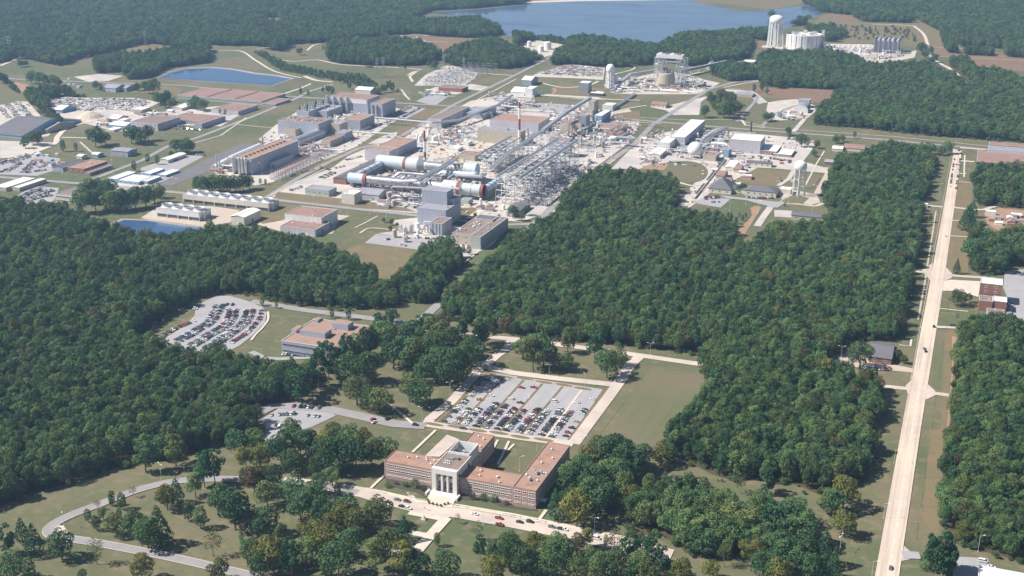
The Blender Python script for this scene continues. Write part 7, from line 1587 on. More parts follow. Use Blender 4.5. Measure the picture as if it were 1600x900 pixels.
prow(z12((160, 415), (330, 430)), .85, (1,), .3, 'in front of the blue-grey office block', 'cars by the office block', off=0)
prow(z12((230, 735), (420, 750)), .75, (1,), zPL, 'along the hedge of the side road car park', 'cars in the side road car park', off=-2)
prow(z12((60, 800), (260, 790)), .7, (1,), zPL, 'middle of the side road car park', 'cars in the side road car park', off=0)
prow(z12((310, 800), (420, 810)), .7, (1,), zPL, 'right of the side road car park', 'cars in the side road car park', off=0)
prow(z12((80, 850), (200, 880)), .6, (1,), zPL, 'lower part of the side road car park', 'cars in the side road car park', off=0)
for x, y, cl, kd, lab in [(606, 656, 'black', 'suv', 'black vehicle parked on the lawn edge above the side road'), (583, 657, 'red', 'suv', 'red car on the side road beside a white car'), (585, 661, 'white', 'sedan', 'white car directly below the red car on the side road')]: addcar(G(x, y), 1.2, .45, '', 'cars on the side road', kd, cl, lab)
for x, y, cl, kd, lab in [(621, 782.5, 'grey', 'sedan', 'grey car on the front street, leftmost of the upper lane'), (636, 785.5, 'maroon', 'suv', 'maroon car following the grey car on the front street'), (628, 793, 'black', 'sedan', 'black car in the near lane of the front street, beside a white one'), (638, 796, 'white', 'suv', 'white car in the near lane of the front street, behind the black one'),
     (742, 805, 'white', 'sedan', 'white car alone on the front street before the right wing'), (780, 811.5, 'red', 'pickup', 'upper one of two red pickups on the front street'), (781, 821.5, 'red', 'pickup', 'lower one of two red pickups on the front street'), (812, 817.5, 'black', 'sedan', 'black car on the front street below the end wing'),
     (484, 756.5, 'black', 'sedan', 'black car on the front street left of the marble entrance'), (862, 825, 'grey', 'sedan', 'grey car at the right end of the front street, first of four'), (876, 828, 'black', 'sedan', 'black car at the right end of the front street, second of four'), (882, 829, 'white', 'sedan', 'white car at the right end of the front street, third of four'),
     (932, 843, 'white', 'van', 'white van showing between trees at the right end of the front street'), (828, 817, 'black', 'suv', 'black car in front of the path to the end wing'),
     (1391.5, 889, 'grey', 'sedan', 'dark grey car on the avenue near the bottom frame edge'), (1459, 511.5, 'black', 'suv', 'black car turning off the avenue opposite the house'), (1444, 546, 'grey', 'sedan', 'upper one of two dark cars side by side on the avenue'), (1446, 550, 'black', 'sedan', 'lower one of two dark cars side by side on the avenue'),
     (1477, 370, 'white', 'sedan', 'white car alone on the middle of the avenue'), (1494.5, 258, 'black', 'sedan', 'black car driving on the far part of the avenue'), (1498, 236, 'black', 'suv', 'black car at the top junction of the avenue'), (1536, 879, 'white', 'van', 'white van in the depot yard at bottom right'), (1549, 888, 'white', 'sedan', 'white car beside the depot roof'),
     (1381, 563, 'black', 'suv', 'black car by the entrance of the dark-roofed house')]:
    addcar(G(x, y), (math.pi/2 if 1350 < x < 1520 else (-.02 if y > 700 else .1))+(0 if 1350 < x < 1520 else 0), .47, '', 'cars on the roads', kd, cl, lab)
prow(z32((590, 500), (760, 512)), .9, (1,), .4, 'parked before the house by the avenue', 'cars by the house', off=-1)
prow(z32((395, 500), (385, 420)), .9, (1,), .4, 'in the forest-side car park of the house', 'cars by the house', off=-4); prow(z32((520, 515), (520, 470)), .9, (1,), .4, 'right side of the house car park', 'cars by the house', off=2)
prow(z32((1500, 190), (1520, 90)), .9, (1,), .4, 'beside the brick offices', 'cars by the brick offices', off=0); prow(z32((1140, 236), (1200, 240)), .7, (1,), .5, 'on the drive right of the avenue', 'cars by the brick offices', off=0, step=6, along=True)
prow(z31((1150, 85), (1118, 280)), .55, (1,), .5, 'parked along the left side of the avenue', 'cars parked along the avenue', off=3.2, along=True, step=6.2)
prow(z31((1205, 60), (1170, 300)), .5, (1,), .5, 'parked along the right side of the avenue', 'cars parked along the avenue', off=0, along=True, step=6.2)
GP = 'cars among the works'
for (pp, oc, sd, zn) in [(z31((1540, 820), (1640, 800)), .7, (1, -1), 'in the lot behind the brick offices'), (zc3((0, 607), (60, 610)), .8, (1,), 'left of the plant tower car park'), (zc3((180, 670), (250, 690)), .9, (1,), 'lower edge of the plant tower car park'), (zc3((280, 570), (560, 610)), .5, (1,), 'middle of the plant tower car park'), (zc3((470, 595), (720, 600)), .8, (1,), 'upper edge of the plant tower car park'),
   (z01((130, 345), (200, 300), (280, 280)), .9, (1, -1), 'first row of the car park by the flat brown-roofed office'), (z01((190, 350), (260, 310), (340, 290)), .9, (1, -1), 'second row beside the flat brown-roofed office'), (z01((0, 130), (100, 90), (190, 65)), .5, (1, -1), 'upper row of the far left lot'), (z01((150, 180), (220, 110)), .6, (1, -1), 'middle of the far left lot'),
   (z01((150, 360), (260, 330), (330, 320)), .9, (1, -1), 'third row beside the flat brown-roofed office'), (z01((60, 120), (180, 80), (240, 62)), .8, (1, -1), 'along the gravel road lot'), (z01((20, 180), (120, 130)), .6, (1, -1), 'lower rows of the far left lot'), (z01((160, 185), (300, 165)), .6, (1,), 'bottom edge of the far left lot'),
   (zc5((0, 350), (130, 400)), .7, (1, -1), 'by the banded chimney lot'), (zc1((0, 130), (150, 90)), .8, (1, -1), 'left of the plant road fork'), (z10((600, 730), (720, 690)), .5, (1,), 'right of the square block'), (z21((0, 320), (90, 330)), .6, (1,), 'at the trestle foot'), (z21((200, 120), (300, 95)), .5, (1,), 'below the slab block'),
   (z01((230, 150), (330, 120)), .6, (1, -1), 'near the dark blue gabled shed'), (z01((700, 242), (800, 250)), .6, (1,), 'in front of the blue trailers'), (z01((1110, 110), (1140, 60)), .6, (1,), 'beside the white gabled shed'), (z01((1210, 70), (1270, 78)), .8, (1,), 'end of the trailer lot'), (z01((600, 190), (700, 155)), .4, (1,), 'along the street by the brick building'),
   (zc6((600, 700), (900, 560)), .25, (1,), 'by the vented hall'), (z10((840, 730), (960, 670)), .85, (1, -1), 'in the long rows before the tan roofed hall'), (z10((930, 735), (1040, 675)), .85, (1,), 'second long row before the tan roofed hall'), (z10((740, 800), (870, 750)), .6, (1,), 'along the road by the cube hall'), (z10((1110, 585), (1190, 590)), .6, (1,), 'in front of the switchyard house'),
   (z00((1060, 770), (1160, 800)), .7, (1, -1), 'before the brown-roofed low office'), (z00((1050, 800), (1250, 820)), .7, (1,), 'below the brown-roofed low office'), (zc1((20, 470), (170, 400)), .7, (1, -1), 'beside the dark-roofed brick shed'), (zc1((90, 380), (340, 320)), .8, (1,), 'upper row by the dark-roofed brick shed'), (zc1((340, 250), (550, 200)), .7, (1,), 'by the red-roofed test hall'),
   (z11((220, 300), (300, 270)), .8, (1,), 'left of the pale green building'), (zc7((1030, 620), (1500, 500)), .5, (1,), 'right of the rust red switchyard'), (zc7((1200, 300), (1560, 260)), .6, (1, -1), 'behind the rust red switchyard'), (zd11((280, 620), (470, 600)), .6, (1,), 'first row before the pyramid-roofed office'), (zd11((250, 600), (440, 590)), .6, (1,), 'upper row before the pyramid-roofed office'), (zd11((340, 650), (440, 650)), .5, (1,), 'lower row before the pyramid-roofed office'),
   (zd11((700, 600), (1000, 610)), .7, (1,), 'before the long white office wing'), (zd11((820, 180), (1180, 220)), .6, (1,), 'near the small white office'), (zd11((1040, 210), (1160, 240)), .6, (1,), 'left of the legged water tower'), (zc5((150, 340), (340, 380)), .8, (1, -1), 'in the long upper lot'), (z21((1470, 85), (1560, 95)), .7, (1,), 'by the square lavender hall'), (zc8((270, 450), (390, 380)), .8, (1,), 'left of the tall lavender hall'),
   (z20((1550, 410), (1580, 425)), .8, (1,), 'right of the rounded clump'), (z30((70, 740), (170, 755)), .8, (1,), 'below the rounded white plant'), (z30((-10, 440), (60, 460)), .6, (1,), 'by the clearing of the upper right forest'), (z30((740, 370), (860, 350)), .6, (1,), 'below the finned building')]:
    prow(pp, oc, sd, .45, zn, GP)
SPECS.sort(key=lambda s: s[0].y*math.cos(PH)-s[0].x*math.sin(PH))
NCAR = 300; cnt = {}
ind = SPECS[:NCAR]; rest = SPECS[NCAR:]
byz = {}
for s in ind: byz.setdefault(s[4], []).append(s)
for zn, L in byz.items():
    if not zn: continue
    L.sort(key=lambda s: (s[0].y if 'edge' not in zn or True else 0))
    for i, s in enumerate(L):
        if s[6] is None: s[6] = '%s %s %s%s' % (s[3], s[2], zn, (', %s from near end' % ORD[i] if len(L) > 1 and i < len(ORD) else ''))
        if len(s[6].split()) > 16: s[6] = '%s %s %s%s' % (s[3], s[2], zn, (', %s from near' % ORD[i] if len(L) > 1 else ''))
for i, s in enumerate(ind):
    e = empty({'sedan': 'car', 'suv': 'car', 'van': 'van', 'pickup': 'pickup_truck'}[s[2]], s[0], s[1]); bm_, wm_ = carmesh(s[2], s[3]); link('body', bm_, e); link('windows', wm_, e)
    thing(e, s[6] or s[3]+' '+s[2], {'sedan': 'car', 'suv': 'car', 'van': 'van', 'pickup': 'pickup'}[s[2]], s[5], zone='')
    if i < 40:
        for x in (-1.45, 1.45):
            for y in (-.88, .88): o = link('wheel', WHEEL, e); o.location = (x, y, .34)
gr = {}
for s in rest: gr.setdefault(s[5], []).append(s)
for gname, L in gr.items():
    mn = ['paint_'+k for k in CARC]+['glass', 'rubber']; k = MB()
    for s in L:
        b, g_ = SHAPES[s[2]]; ca, sa = math.cos(s[1]), math.sin(s[1])
        for src_, base in ((b, None), (g_, mn.index('glass'))):
            n = len(k.v); k.v += [(s[0].x+x*ca-y*sa, s[0].y+x*sa+y*ca, s[0].z+z) for x, y, z in src_.v]
            for f, m_ in zip(src_.f, src_.m): k.f.append(tuple(n+i for i in f)); k.m.append(base if base is not None else (mn.index('paint_'+s[3]) if m_ == 0 else mn.index('rubber')))
    o = k.build('parked_cars', mn); o['kind'] = 'stuff'; o['category'] = 'cars'; o['label'] = 'distant parked vehicles, '+gname+', too many to count'
print('cars', len(SPECS))

# ------------------------------------------------------------------ lamps, poles
def lamp_meshes(two):
    k = MB(); k.tube((0, 0, 0), (0, 0, 10.5), .1, 6, 0, .07); k.tube((0, 0, 0), (0, 0, .6), .3, 8); pole = k.mesh('pole', 'metal_white')
    k = MB(); k.tube((0, 0, 10.4), (2.2, 0, 10.9), .07, 5)
    if two: k.tube((0, 0, 10.4), (-2.2, 0, 10.9), .07, 5)
    arm = k.mesh('arm', 'metal_white'); k = MB(); k.box(1.9, -.25, 10.85, 3.1, .25, 11.1, bottom=True); head = k.mesh('lamp_head', 'white_paint')
    k = MB(); k.box(-3.1, -.25, 10.85, -1.9, .25, 11.1, bottom=True); head2 = k.mesh('lamp_head', 'white_paint'); return pole, arm, head, head2
LM = {False: lamp_meshes(False), True: lamp_meshes(True)}
def lamp(x, y, desc, grp, rz=0, two=False, sc_=1.0):
    e = empty('street_lamp', G(x, y), rz); e.scale = (sc_,)*3; p_, a_, h_, h2 = LM[two]; link('pole', p_, e); link('arm', a_, e); link('lamp_head', h_, e)
    if two: link('lamp_head', h2, e)
    thing(e, desc, 'street lamp', grp)
for x, y in [(1397, 724), (1380.5, 810), (1362, 902), (1410, 668), (1424, 592), (1433, 530), (1440, 470), (1452, 400), (1459, 350), (1468, 300)]: lamp(x, y, 'pale single-arm street lamp on the left verge of the avenue', 'lamps on the left of the avenue')
for x, y in [(1445.5, 747), (1450.5, 709), (1439, 792), (1432, 842), (1456, 672), (1460, 639), (1467, 590), (1472, 552), (1478, 520), (1480, 487), (1492, 395), (1501, 310), (1503, 280)]:
    k = MB(); k.tube((0, 0, 0), (0, 0, 11), .14, 6, 0, .09); k.box(-.8, -.08, 10.2, .8, .08, 10.4, bottom=True); o = k.build('utility_pole', 'bark', None, loc=G(x, y)); thing(o, 'slim dark utility pole on the right verge of the avenue', 'utility pole', 'poles on the right of the avenue')
for x, y in [(252, 748), (100, 822), (660, 658), (703, 617), (858, 588), (914, 605), (839, 704), (849, 704), (1016, 555), (779, 518), (812, 736), (755, 820), (642, 797), (910, 704), (929, 832), (620, 420), (620, 391), (826, 640), (389, 830), (911, 722), (1312, 862), (1314, 560), (1528, 862)]: lamp(x, y, 'tall pale lamp post', 'lamp posts of the grounds', rz=rnd.uniform(0, 6), two=rnd.random() < .4, sc_=1.0)
for x, y in [(490, 326), (497, 327), (532, 331), (543, 335), (578, 335), (603, 340), (630, 333), (642, 343), (280, 300), (272, 298), (98, 290), (104, 288), (520, 305), (565, 312), (1146, 292), (1150, 292), (1140, 330), (1232, 318), (1268, 342), (1275, 310), (998, 262), (1008, 250), (961, 252), (935, 258), (1210, 262), (912, 262), (903, 268), (176, 270), (410, 274), (424, 275), (498, 262), (45, 272), (68, 262), (520, 250), (640, 160), (622, 162), (1184, 334), (1165, 320)]: lamp(x, y, 'tall pale lamp mast', 'lamp masts of the works', rz=rnd.uniform(0, 6), sc_=1.5)

# ------------------------------------------------------------------ yard clutter
def inbld(x, y, m_=2):
    return any(bx-m_ < x < bx+w_+m_ and by-m_ < y < by+D+m_ for bx, by, w_, D in CLEAR_B)
def junk(kind, p, q, desc, grp):
    e = empty(kind, p, q.choice([0, 0, 1.5708, .1])); s = q.uniform(.8, 1.4)
    if kind == 'container': k = MB(); k.box(-3*s, -1.2, 0, 3*s, 1.2, 2.6); m_ = q.choice(['metal_white', 'blue_wall', 'tan_wall', 'steel_rust', 'cream_wall']); k.build('box', m_, e); k = MB(); [k.box(-3*s+i, -1.28, .1, -3*s+i+.3, -1.203, 2.5) for i in range(1, int(6*s))]; k.build('rib', m_, e)
    elif kind == 'shed': k = MB(); k.box(-4*s, -3*s, 0, 4*s, 3*s, 3.2); k.poly([(-4*s, -3*s, 3.2), (-4*s, 0, 4.4), (-4*s, 3*s, 3.2)]); k.poly([(4*s, -3*s, 3.2), (4*s, 3*s, 3.2), (4*s, 0, 4.4)]); k.build('wall', q.choice(['tan_wall', 'metal_white', 'metal_lavender']), e); k = MB(); k.poly([(-4.4*s, -3.3*s, 3.15), (4.4*s, -3.3*s, 3.15), (4.4*s, 0, 4.5), (-4.4*s, 0, 4.5)]); k.poly([(4.4*s, 3.3*s, 3.15), (-4.4*s, 3.3*s, 3.15), (-4.4*s, 0, 4.5), (4.4*s, 0, 4.5)]); k.build('roof', q.choice(['roof_white', 'roof_grey', 'roof_dull_red', 'roof_brown']), e)
    elif kind == 'process_unit':
        k = MB(); k.box(-3*s, -2*s, 0, 3*s, 2*s, 3*s); k.build('housing', q.choice(['metal_silver', 'steel_grey', 'metal_lavender', 'sand', 'steel_rust']), e); k = MB(); k.lathe(-1.5*s, 0, [(1.1, 3*s+.003), (1.1, 6*s), (.5, 6.8*s)], 10); k.build('vessel', 'metal_silver', e)
        k = MB(); k.path([(-1.5*s, 0, 6*s), (2*s, 0, 6*s), (2*s, 0, 3*s)], .35, 6); k.build('pipe', 'metal_white', e)
    elif kind == 'pipe_rack':
        L = q.uniform(12, 40); k = MB()
        for i in range(int(L/6)+1):
            for y in (-1.2, 1.2): k.tube((i*6, y, 0), (i*6, y, 5.5), .18, 4)
            k.tube((i*6, -1.4, 5.3), (i*6, 1.4, 5.3), .15, 4)
        k.build('frame', 'steel_grey', e)
        for y in (-.9, 0, .8): k = MB(); k.tube((-1, y, 5.8), (L, y, 5.8), q.uniform(.25, .5), 6); k.build('pipe', q.choice(['metal_silver', 'metal_white', 'steel_rust']), e)
    else:
        k = MB(); R = q.uniform(1.5, 3); H = q.uniform(4, 9); k.lathe(0, 0, [(R, 0), (R, H), (R*.4, H+.8)], 14); k.build('shell', q.choice(['white_paint', 'metal_silver', 'tan_wall']), e); k = MB(); k.tube((R+.1, 0, 0), (R+.1, 0, H), .15, 4); k.build('ladder', 'metal_silver', e)
    thing(e, desc, {'container': 'container', 'shed': 'shed', 'process_unit': 'process unit', 'pipe_rack': 'pipe rack', 'tank': 'tank'}[kind], grp)
JD = {'container': 'small freight container', 'shed': 'little equipment shed', 'process_unit': 'compact process unit with silver vessel', 'pipe_rack': 'low pipe rack', 'tank': 'small upright tank'}
def clutter(poly, n, kinds, seed, gn):
    W = np.array([(G(*p).x, G(*p).y) for p in poly]); q = random.Random(seed); lo = W.min(0); hi = W.max(0); c_ = 0; tries = 0
    while c_ < n and tries < 4000:
        tries += 1; x = q.uniform(lo[0], hi[0]); y = q.uniform(lo[1], hi[1])
        if not inside(np.array([[x, y]]), W)[0] or inbld(x, y): continue
        if any(nearline(np.array([[x, y]]), L, d)[0] for L, d in ROADS[:60]): continue
        kd = q.choice(kinds); junk(kd, Vector((x, y, 0)), q, JD[kd]+' '+gn, JD[kd]+'s '+gn); CLEAR_B.append((x-3, y-3, 6, 6)); c_ += 1
PU = ['process_unit', 'pipe_rack', 'tank', 'process_unit', 'container', 'shed']
clutter([(560, 292), (600, 262), (640, 275), (720, 290), (700, 300)], 39, PU, 1, 'inside the wind tunnel loop')
clutter([(600, 305), (650, 310), (655, 325), (590, 322)], 15, PU, 2, 'left of the plant tower')
clutter([(665, 215), (745, 205), (760, 235), (740, 262), (680, 262), (640, 240)], 45, ['container', 'process_unit', 'shed', 'container', 'pipe_rack'], 3, 'on the sandy yard behind the tunnel')
clutter([(860, 172), (925, 165), (1000, 195), (985, 222), (930, 235), (850, 215)], 66, PU, 4, 'among the upper test halls')
clutter([(760, 205), (830, 205), (850, 240), (800, 235)], 21, PU, 5, 'behind the tall trestle')
clutter([(755, 150), (850, 148), (830, 168), (760, 185)], 24, PU, 6, 'near the upper crossroads')
clutter([(945, 118), (1100, 120), (1110, 140), (950, 146)], 51, PU, 7, 'around the test tower')
clutter([(1000, 212), (1140, 205), (1140, 240), (1100, 245), (1000, 262)], 54, PU, 8, 'around the sphere')
clutter([(1120, 250), (1240, 250), (1250, 290), (1165, 290), (1110, 298)], 12, ['shed', 'container'], 9, 'near the brown field')
clutter([(420, 225), (450, 212), (520, 235), (500, 250), (455, 240)], 27, PU, 10, 'before the vented hall')
clutter([(510, 185), (560, 178), (610, 195), (570, 215), (520, 215)], 18, PU, 11, 'around the cube hall')
clutter([(330, 262), (362, 255), (362, 272), (340, 278)], 9, PU, 12, 'left of the turbine hall')
clutter([(1280, 72), (1420, 80), (1380, 98), (1290, 85)], 45, PU, 13, 'before the finned building')
clutter([(205, 180), (260, 170), (330, 185), (300, 205), (250, 205)], 15, ['container', 'shed'], 14, 'around the low brown offices')
clutter([(90, 120), (150, 130), (145, 142), (90, 138)], 9, ['shed', 'container'], 15, 'at the top of the storage yards')
clutter([(600, 372), (655, 355), (665, 372), (640, 380)], 9, ['process_unit', 'tank', 'container'], 16, 'before the plant annex')
clutter([(720, 320), (800, 325), (790, 345), (740, 345)], 10, ['container', 'shed', 'tank'], 17, 'behind the tan laboratory')
clutter([(1215, 172), (1265, 172), (1262, 186), (1215, 186)], 12, PU, 18, 'at the rounded white plant')
clutter([(1545, 340), (1600, 338), (1600, 355), (1550, 352)], 12, ['shed', 'container'], 19, 'in the bare yard at the right')
clutter([(660, 140), (700, 145), (720, 150), (650, 150)], 9, ['container', 'shed'], 20, 'below the switchyard house')
def heap(poly, n, mats_, seed, label, rot=.0, rows=False, name='stored_goods', smin=.6, smax=2.6):
    W = np.array([(G(*p).x, G(*p).y) for p in poly]); q = random.Random(seed); lo = W.min(0); hi = W.max(0); k = MB(); c_ = 0; tr = 0
    ca, sa = math.cos(rot), math.sin(rot)
    while c_ < n and tr < n*20:
        tr += 1; x = q.uniform(lo[0], hi[0]); y = q.uniform(lo[1], hi[1])
        if rows:
            u = x*ca+y*sa; v = -x*sa+y*ca; v = round(v/16)*16+q.uniform(-3.5, 3.5); x = u*ca-v*sa; y = u*sa+v*ca
        if not inside(np.array([[x, y]]), W)[0] or inbld(x, y, 1): continue
        a = rot+q.choice([0, 1.57])+q.uniform(-.2, .2); l_ = q.uniform(smin, smax*1.8); w_ = q.uniform(smin, smax)*.6; h_ = q.uniform(.5, 2.4); c1, s1 = math.cos(a), math.sin(a)
        if q.random() < .35: k.tube((x-l_*c1, y-l_*s1, .8), (x+l_*c1, y+l_*s1, .8), .7, 6, q.randrange(len(mats_)))
        else: k.prism([(x+u*c1-v*s1, y+u*s1+v*c1) for u, v in ((-l_, -w_), (l_, -w_), (l_, w_), (-l_, w_))], 0, h_, q.randrange(len(mats_)))
        c_ += 1
    o = k.build(name, mats_); o['kind'] = 'stuff'; o['category'] = 'stored goods'; o['label'] = label
SM = ['metal_white', 'steel_dark', 'steel_grey', 'roof_brown', 'tan_wall', 'metal_silver', 'metal_white', 'metal_blue_grey', 'steel_grey', 'cream_wall']
heap(z00((300, 630), (400, 612), (520, 620), (850, 615), (940, 640), (900, 665), (820, 695), (620, 690), (430, 690), (380, 670)), 900, SM, 1, 'jumble of stored pipes, crates and machinery in the left storage yard', .1, True)
heap(zd14((0, 320), (170, 270), (290, 290), (400, 440), (230, 470), (60, 420)), 420, SM, 2, 'rows of stored equipment in the gravel yard at far left', -.7, True)
heap(z20((150, 460), (340, 408), (570, 428), (560, 480), (400, 478)), 700, SM+['steel_rust', 'steel_rust'], 3, 'rusty scrap metal heaped in the scrap yard', .2, name='scrap_metal')
heap(zd14((600, 430), (700, 500), (650, 500), (590, 450)), 60, SM, 4, 'small white crates and drums beside the sand heap', .2)
heap(zc4((560, 540), (900, 640), (1000, 700), (980, 860), (480, 860), (560, 700)), 260, SM+['sand'], 5, 'loose materials and machinery scattered on the sandy yard', .0)
heap([(560, 294), (600, 264), (660, 276), (740, 290), (700, 300)], 420, SM+['metal_silver'], 6, 'tangle of small machinery inside the wind tunnel loop', .0, name='machinery')
heap([(865, 176), (1000, 196), (985, 222), (930, 232), (855, 214)], 700, SM+['metal_silver', 'metal_white'], 7, 'tangle of small machinery among the upper test halls', .0, name='machinery')
heap([(945, 122), (1100, 124), (1110, 140), (950, 146)], 500, SM, 8, 'small machinery around the foot of the test tower', .0, name='machinery')
heap([(1040, 215), (1140, 208), (1140, 240), (1100, 246), (1040, 236)], 420, SM+['metal_white'], 9, 'small machinery and pipes around the sphere', .0, name='machinery')
heap([(820, 300), (880, 250), (905, 262), (850, 320)], 300, ['metal_silver', 'steel_grey', 'metal_lavender'], 10, 'low pipe stubs in the yard right of the tall trestle', .0, name='machinery')
heap([(1275, 72), (1420, 82), (1390, 96), (1290, 84)], 320, SM+['metal_white', 'metal_white'], 11, 'white machinery in front of the finned building', .0, name='machinery')
heap([(656, 128), (700, 104), (745, 116), (720, 132)], 300, ['steel_grey', 'metal_silver', 'steel_grey'], 12, 'transformers and insulators of the grey switchyard', .0, name='machinery', smin=.4, smax=1.4)
heap([(420, 232), (450, 215), (520, 238), (500, 250), (455, 243)], 200, SM, 13, 'small machinery in front of the vented hall', .0, name='machinery')
heap([(600, 305), (655, 308), (655, 326), (590, 322)], 220, SM, 14, 'small machinery left of the blue-grey plant tower', .0, name='machinery')
heap([(600, 215), (740, 175), (860, 160), (930, 175), (985, 200), (900, 270), (860, 300), (760, 340), (600, 325), (520, 300), (560, 260)], 700, SM, 21, 'odds and ends strewn over the paved works yards', .0, name='machinery', smin=.4, smax=1.8)
heap([(1000, 212), (1240, 215), (1262, 232), (1180, 260), (1110, 298), (1075, 322), (1060, 318), (1100, 262), (1000, 262)], 320, SM, 22, 'odds and ends strewn over the yard around the sphere', .0, name='machinery', smin=.4, smax=1.6)
heap([(404, 218), (462, 178), (610, 168), (636, 178), (560, 228), (500, 250), (430, 232)], 260, SM, 23, 'odds and ends strewn around the vented halls', .0, name='machinery', smin=.4, smax=1.6)
k = MB(); c_ = G(141, 183); k.lathe(c_.x, c_.y, [(22, 0), (14, 5), (4, 9), (.5, 9.5)], 14); o = k.build('sand_heap', 'sand'); o['kind'] = 'stuff'; o['label'] = 'heap of pale sand in the storage yard'; o['category'] = 'sand'

clutter([(690, 325), (660, 305), (600, 300), (560, 318), (600, 330)], 12, PU, 21, 'on the apron before the wind tunnel')
clutter([(865, 262), (935, 240), (985, 225), (950, 262), (900, 285)], 14, ['container', 'shed', 'tank'], 22, 'on the pad right of the trestle')
clutter([(30, 235), (90, 240), (110, 258), (20, 262)], 10, ['container', 'shed'], 23, 'in the lower left lot')
clutter([(150, 188), (200, 185), (200, 205), (150, 205)], 10, ['container', 'shed', 'tank'], 24, 'below the sand heap')
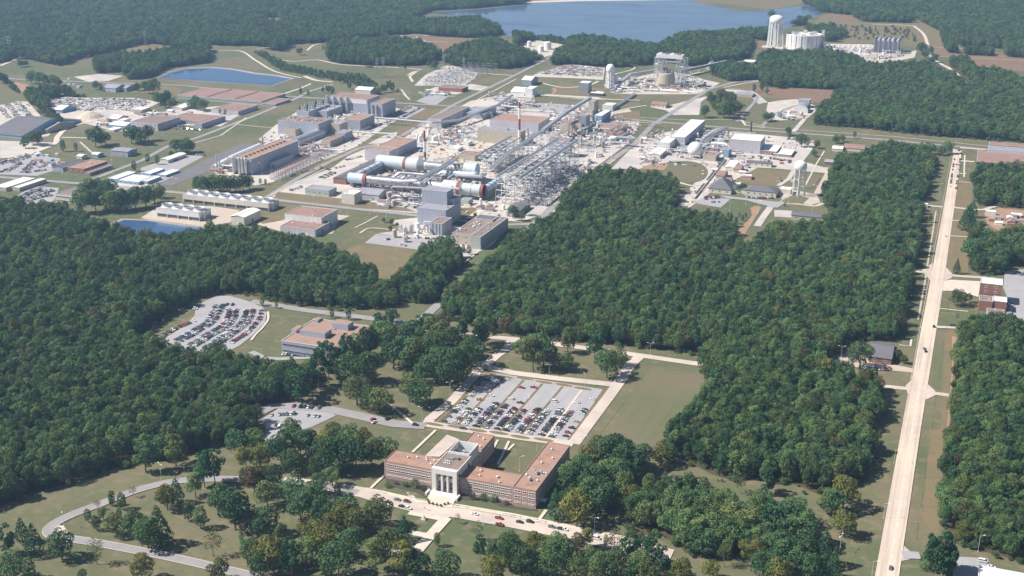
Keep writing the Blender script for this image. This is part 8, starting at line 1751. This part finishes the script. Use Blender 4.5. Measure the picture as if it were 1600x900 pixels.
# ------------------------------------------------------------------ labels that single things out
LAND = [(60, 850, 'by the lower left bend of the curved drive'), (150, 860, 'below the curved drive'), (160, 805, 'inside the curved drive near its bend'), (235, 840, 'in the big clump inside the drive'), (260, 740, 'behind the top of the curved drive'), (290, 800, 'on the lawn inside the drive'), (330, 755, 'over the upper curved drive'),
 (360, 820, 'in the park right of the drive loop'), (400, 760, 'by the rust-coloured tree'), (340, 890, 'at the bottom of the curved drive'), (430, 730, 'below the side road car park'), (440, 790, 'between drive and front street'), (480, 790, 'along the left front street'), (430, 880, 'in the bottom grove near the drive'), (500, 860, 'in the middle of the bottom grove'), (560, 830, 'left of the memorial lawn'), (590, 890, 'at the bottom below the memorial'),
 (640, 850, 'beside the memorial paths'), (700, 890, 'below the memorial lawn'), (760, 870, 'below the front street centre'), (830, 870, 'below the end wing street'), (880, 890, 'under the right end of the street'), (940, 880, 'right of the street end'), (1020, 890, 'at the bottom centre right'), (1110, 890, 'on the bare lawn at lower right'), (1190, 890, 'at the bottom left of the avenue'), (1240, 850, 'in the dark clump near the avenue'), (1290, 880, 'at the bottom beside the avenue'), (1310, 810, 'on the lawn beside the avenue'), (1465, 895, 'by the depot at bottom right'),
 (625, 762, 'before the left office wing'), (755, 782, 'before the right office wing'), (520, 730, 'left of the headquarters lawn'), (580, 720, 'beside the headquarters lawn'), (520, 700, 'below the side road'), (560, 700, 'between side road and headquarters'), (480, 610, 'in the pine row below the office'), (530, 580, 'right of the blue-grey office'), (595, 530, 'by the pines near the office road'), (560, 630, 'on the lawn above the side road'), (630, 570, 'in the middle park grove'), (650, 630, 'left of the main car park'), (700, 590, 'at the upper left of the car park'), (735, 550, 'in the grove by the field road'), (680, 530, 'by the road bend above the park'),
 (420, 480, 'by the office car park'), (840, 570, 'on the lawn above the car park'), (880, 570, 'in the middle of the upper lawn'), (945, 580, 'at the right of the upper lawn'), (900, 780, 'right of the end wing'), (940, 800, 'beside the front street end'), (950, 740, 'below the big green field'), (990, 780, 'left of the lower copse'), (1033, 727, 'at the foot of the green field'), (1160, 770, 'above the lower copse'), (1350, 570, 'by the dark-roofed house'), (1495, 450, 'on the right avenue verge'), (1470, 240, 'at the top end of the avenue'), (1510, 360, 'in the avenue-side tree row'), (1515, 410, 'right of the avenue drive'), (1450, 320, 'on the left avenue verge'),
 (60, 228, 'left of the gravel road'), (110, 237, 'on the lawn by the gravel road'), (160, 228, 'beside the gravel road bend'), (215, 225, 'before the grey two-storey office'), (250, 165, 'by the white-roofed gabled shed'), (310, 172, 'above the brown-roofed low office'), (235, 145, 'behind the storage yard'), (350, 180, 'before the mid-sized warehouse'), (75, 135, 'above the storage yards'), (290, 240, 'below the reservoir lawn'), (240, 256, 'by the blue trailers'), (150, 142, 'near the lavender shed'), (20, 128, 'at the far left edge'),
 (345, 302, 'behind the long cooling tower'), (175, 332, 'beside the small pond'), (235, 322, 'right of the flat brown-roofed office'), (150, 318, 'near the flat brown-roofed office'), (535, 132, 'in the meadow by the young trees'), (480, 149, 'above the vented hall'), (515, 147, 'by the dark lattice frame'), (605, 143, 'at the end of the young tree belt'), (572, 105, 'before the oval wood'), (640, 106, 'below the oval wood'), (700, 106, 'by the grey switchyard'), (440, 80, 'by the upper gravel road'),
 (1130, 175, 'in the park grove below the clump'), (1105, 185, 'alone left of the park grove'), (1200, 190, 'by the upper railway bend'), (1190, 145, 'along the upper railway'), (1215, 136, 'below the upper right forest'), (1240, 220, 'by the wide white roof'), (1310, 224, 'by the red-roofed row building'), (1395, 228, 'below the highway'), (1272, 240, 'right of the legged water tower'), (1155, 300, 'at the dark-roofed link'), (1205, 306, 'before the long white wing'), (1155, 343, 'in the grass notch'), (812, 340, 'behind the laboratory by the road'),
 (1430, 62, 'by the country road'), (1450, 92, 'at the country road corner'), (1210, 28, 'on the lake shore'), (1375, 75, 'by the finned building'), (690, 395, 'in front of the tan laboratory'), (725, 398, 'by the laboratory path'), (610, 355, 'before the plant tower'), (512, 385, 'by the workshop at the forest'),
 (1268, 420, 'rising in the central forest'), (600, 130, 'in the switchyard meadow')]
groups = {}
for o, desc, pos, fixed, zone in REG:
    if fixed: o['label'] = desc; continue
    desc = desc.replace('broad-leaved', 'leafy')
    if zone is None:
        ph = min(LAND, key=lambda L: (L[0]-pos[0])**2+((L[1]-pos[1])*1.6)**2)[2] if not any(t in desc for t in (' before ', ' among ', 'around', 'inside', 'behind', 'avenue', ' near ', 'left of', 'below', 'on the ', 'at the ', 'in the ')) else ''
        desc = (desc+' '+ph).strip()
    groups.setdefault(desc, []).append((pos, o))
for desc, L in groups.items():
    if len(L) == 1: L[0][1]['label'] = desc; continue
    L.sort(key=lambda t: t[0][0])
    for i, (pos, o) in enumerate(L):
        r_ = ORD[i] if i < len(ORD) else 'number %d' % (i+1)
        lab = '%s, %s from left' % (desc, r_) if i < len(L)-1 else '%s, the rightmost one' % desc
        if i == 0: lab = '%s, the leftmost one' % desc
        wl = lab.split()
        if len(wl) > 16: lab = lab.replace(' the ', ' ', 1)
        if len(lab.split()) > 16: lab = lab.replace('round ', '').replace('tall ', '')
        o['label'] = lab
        if 'group' not in o: o['group'] = desc

# ------------------------------------------------------------------ haze
hm_ = bpy.data.materials.new('haze'); hm_.use_nodes = True; nn = hm_.node_tree.nodes; nn.clear()
ou = nn.new('ShaderNodeOutputMaterial'); pv = nn.new('ShaderNodeVolumePrincipled'); pv.inputs['Density'].default_value = HAZE; pv.inputs['Color'].default_value = (0.42, 0.66, 1.0, 1); pv.inputs['Anisotropy'].default_value = 0.2
hm_.node_tree.links.new(pv.outputs[0], ou.inputs['Volume']); MATS['haze'] = hm_
mb = MB(); mb.box(-9100, -1600, -1.5, 9100, 9100, CAM_H+6, 0, bottom=True); hz = mb.build('haze', 'haze'); hz['kind'] = 'stuff'
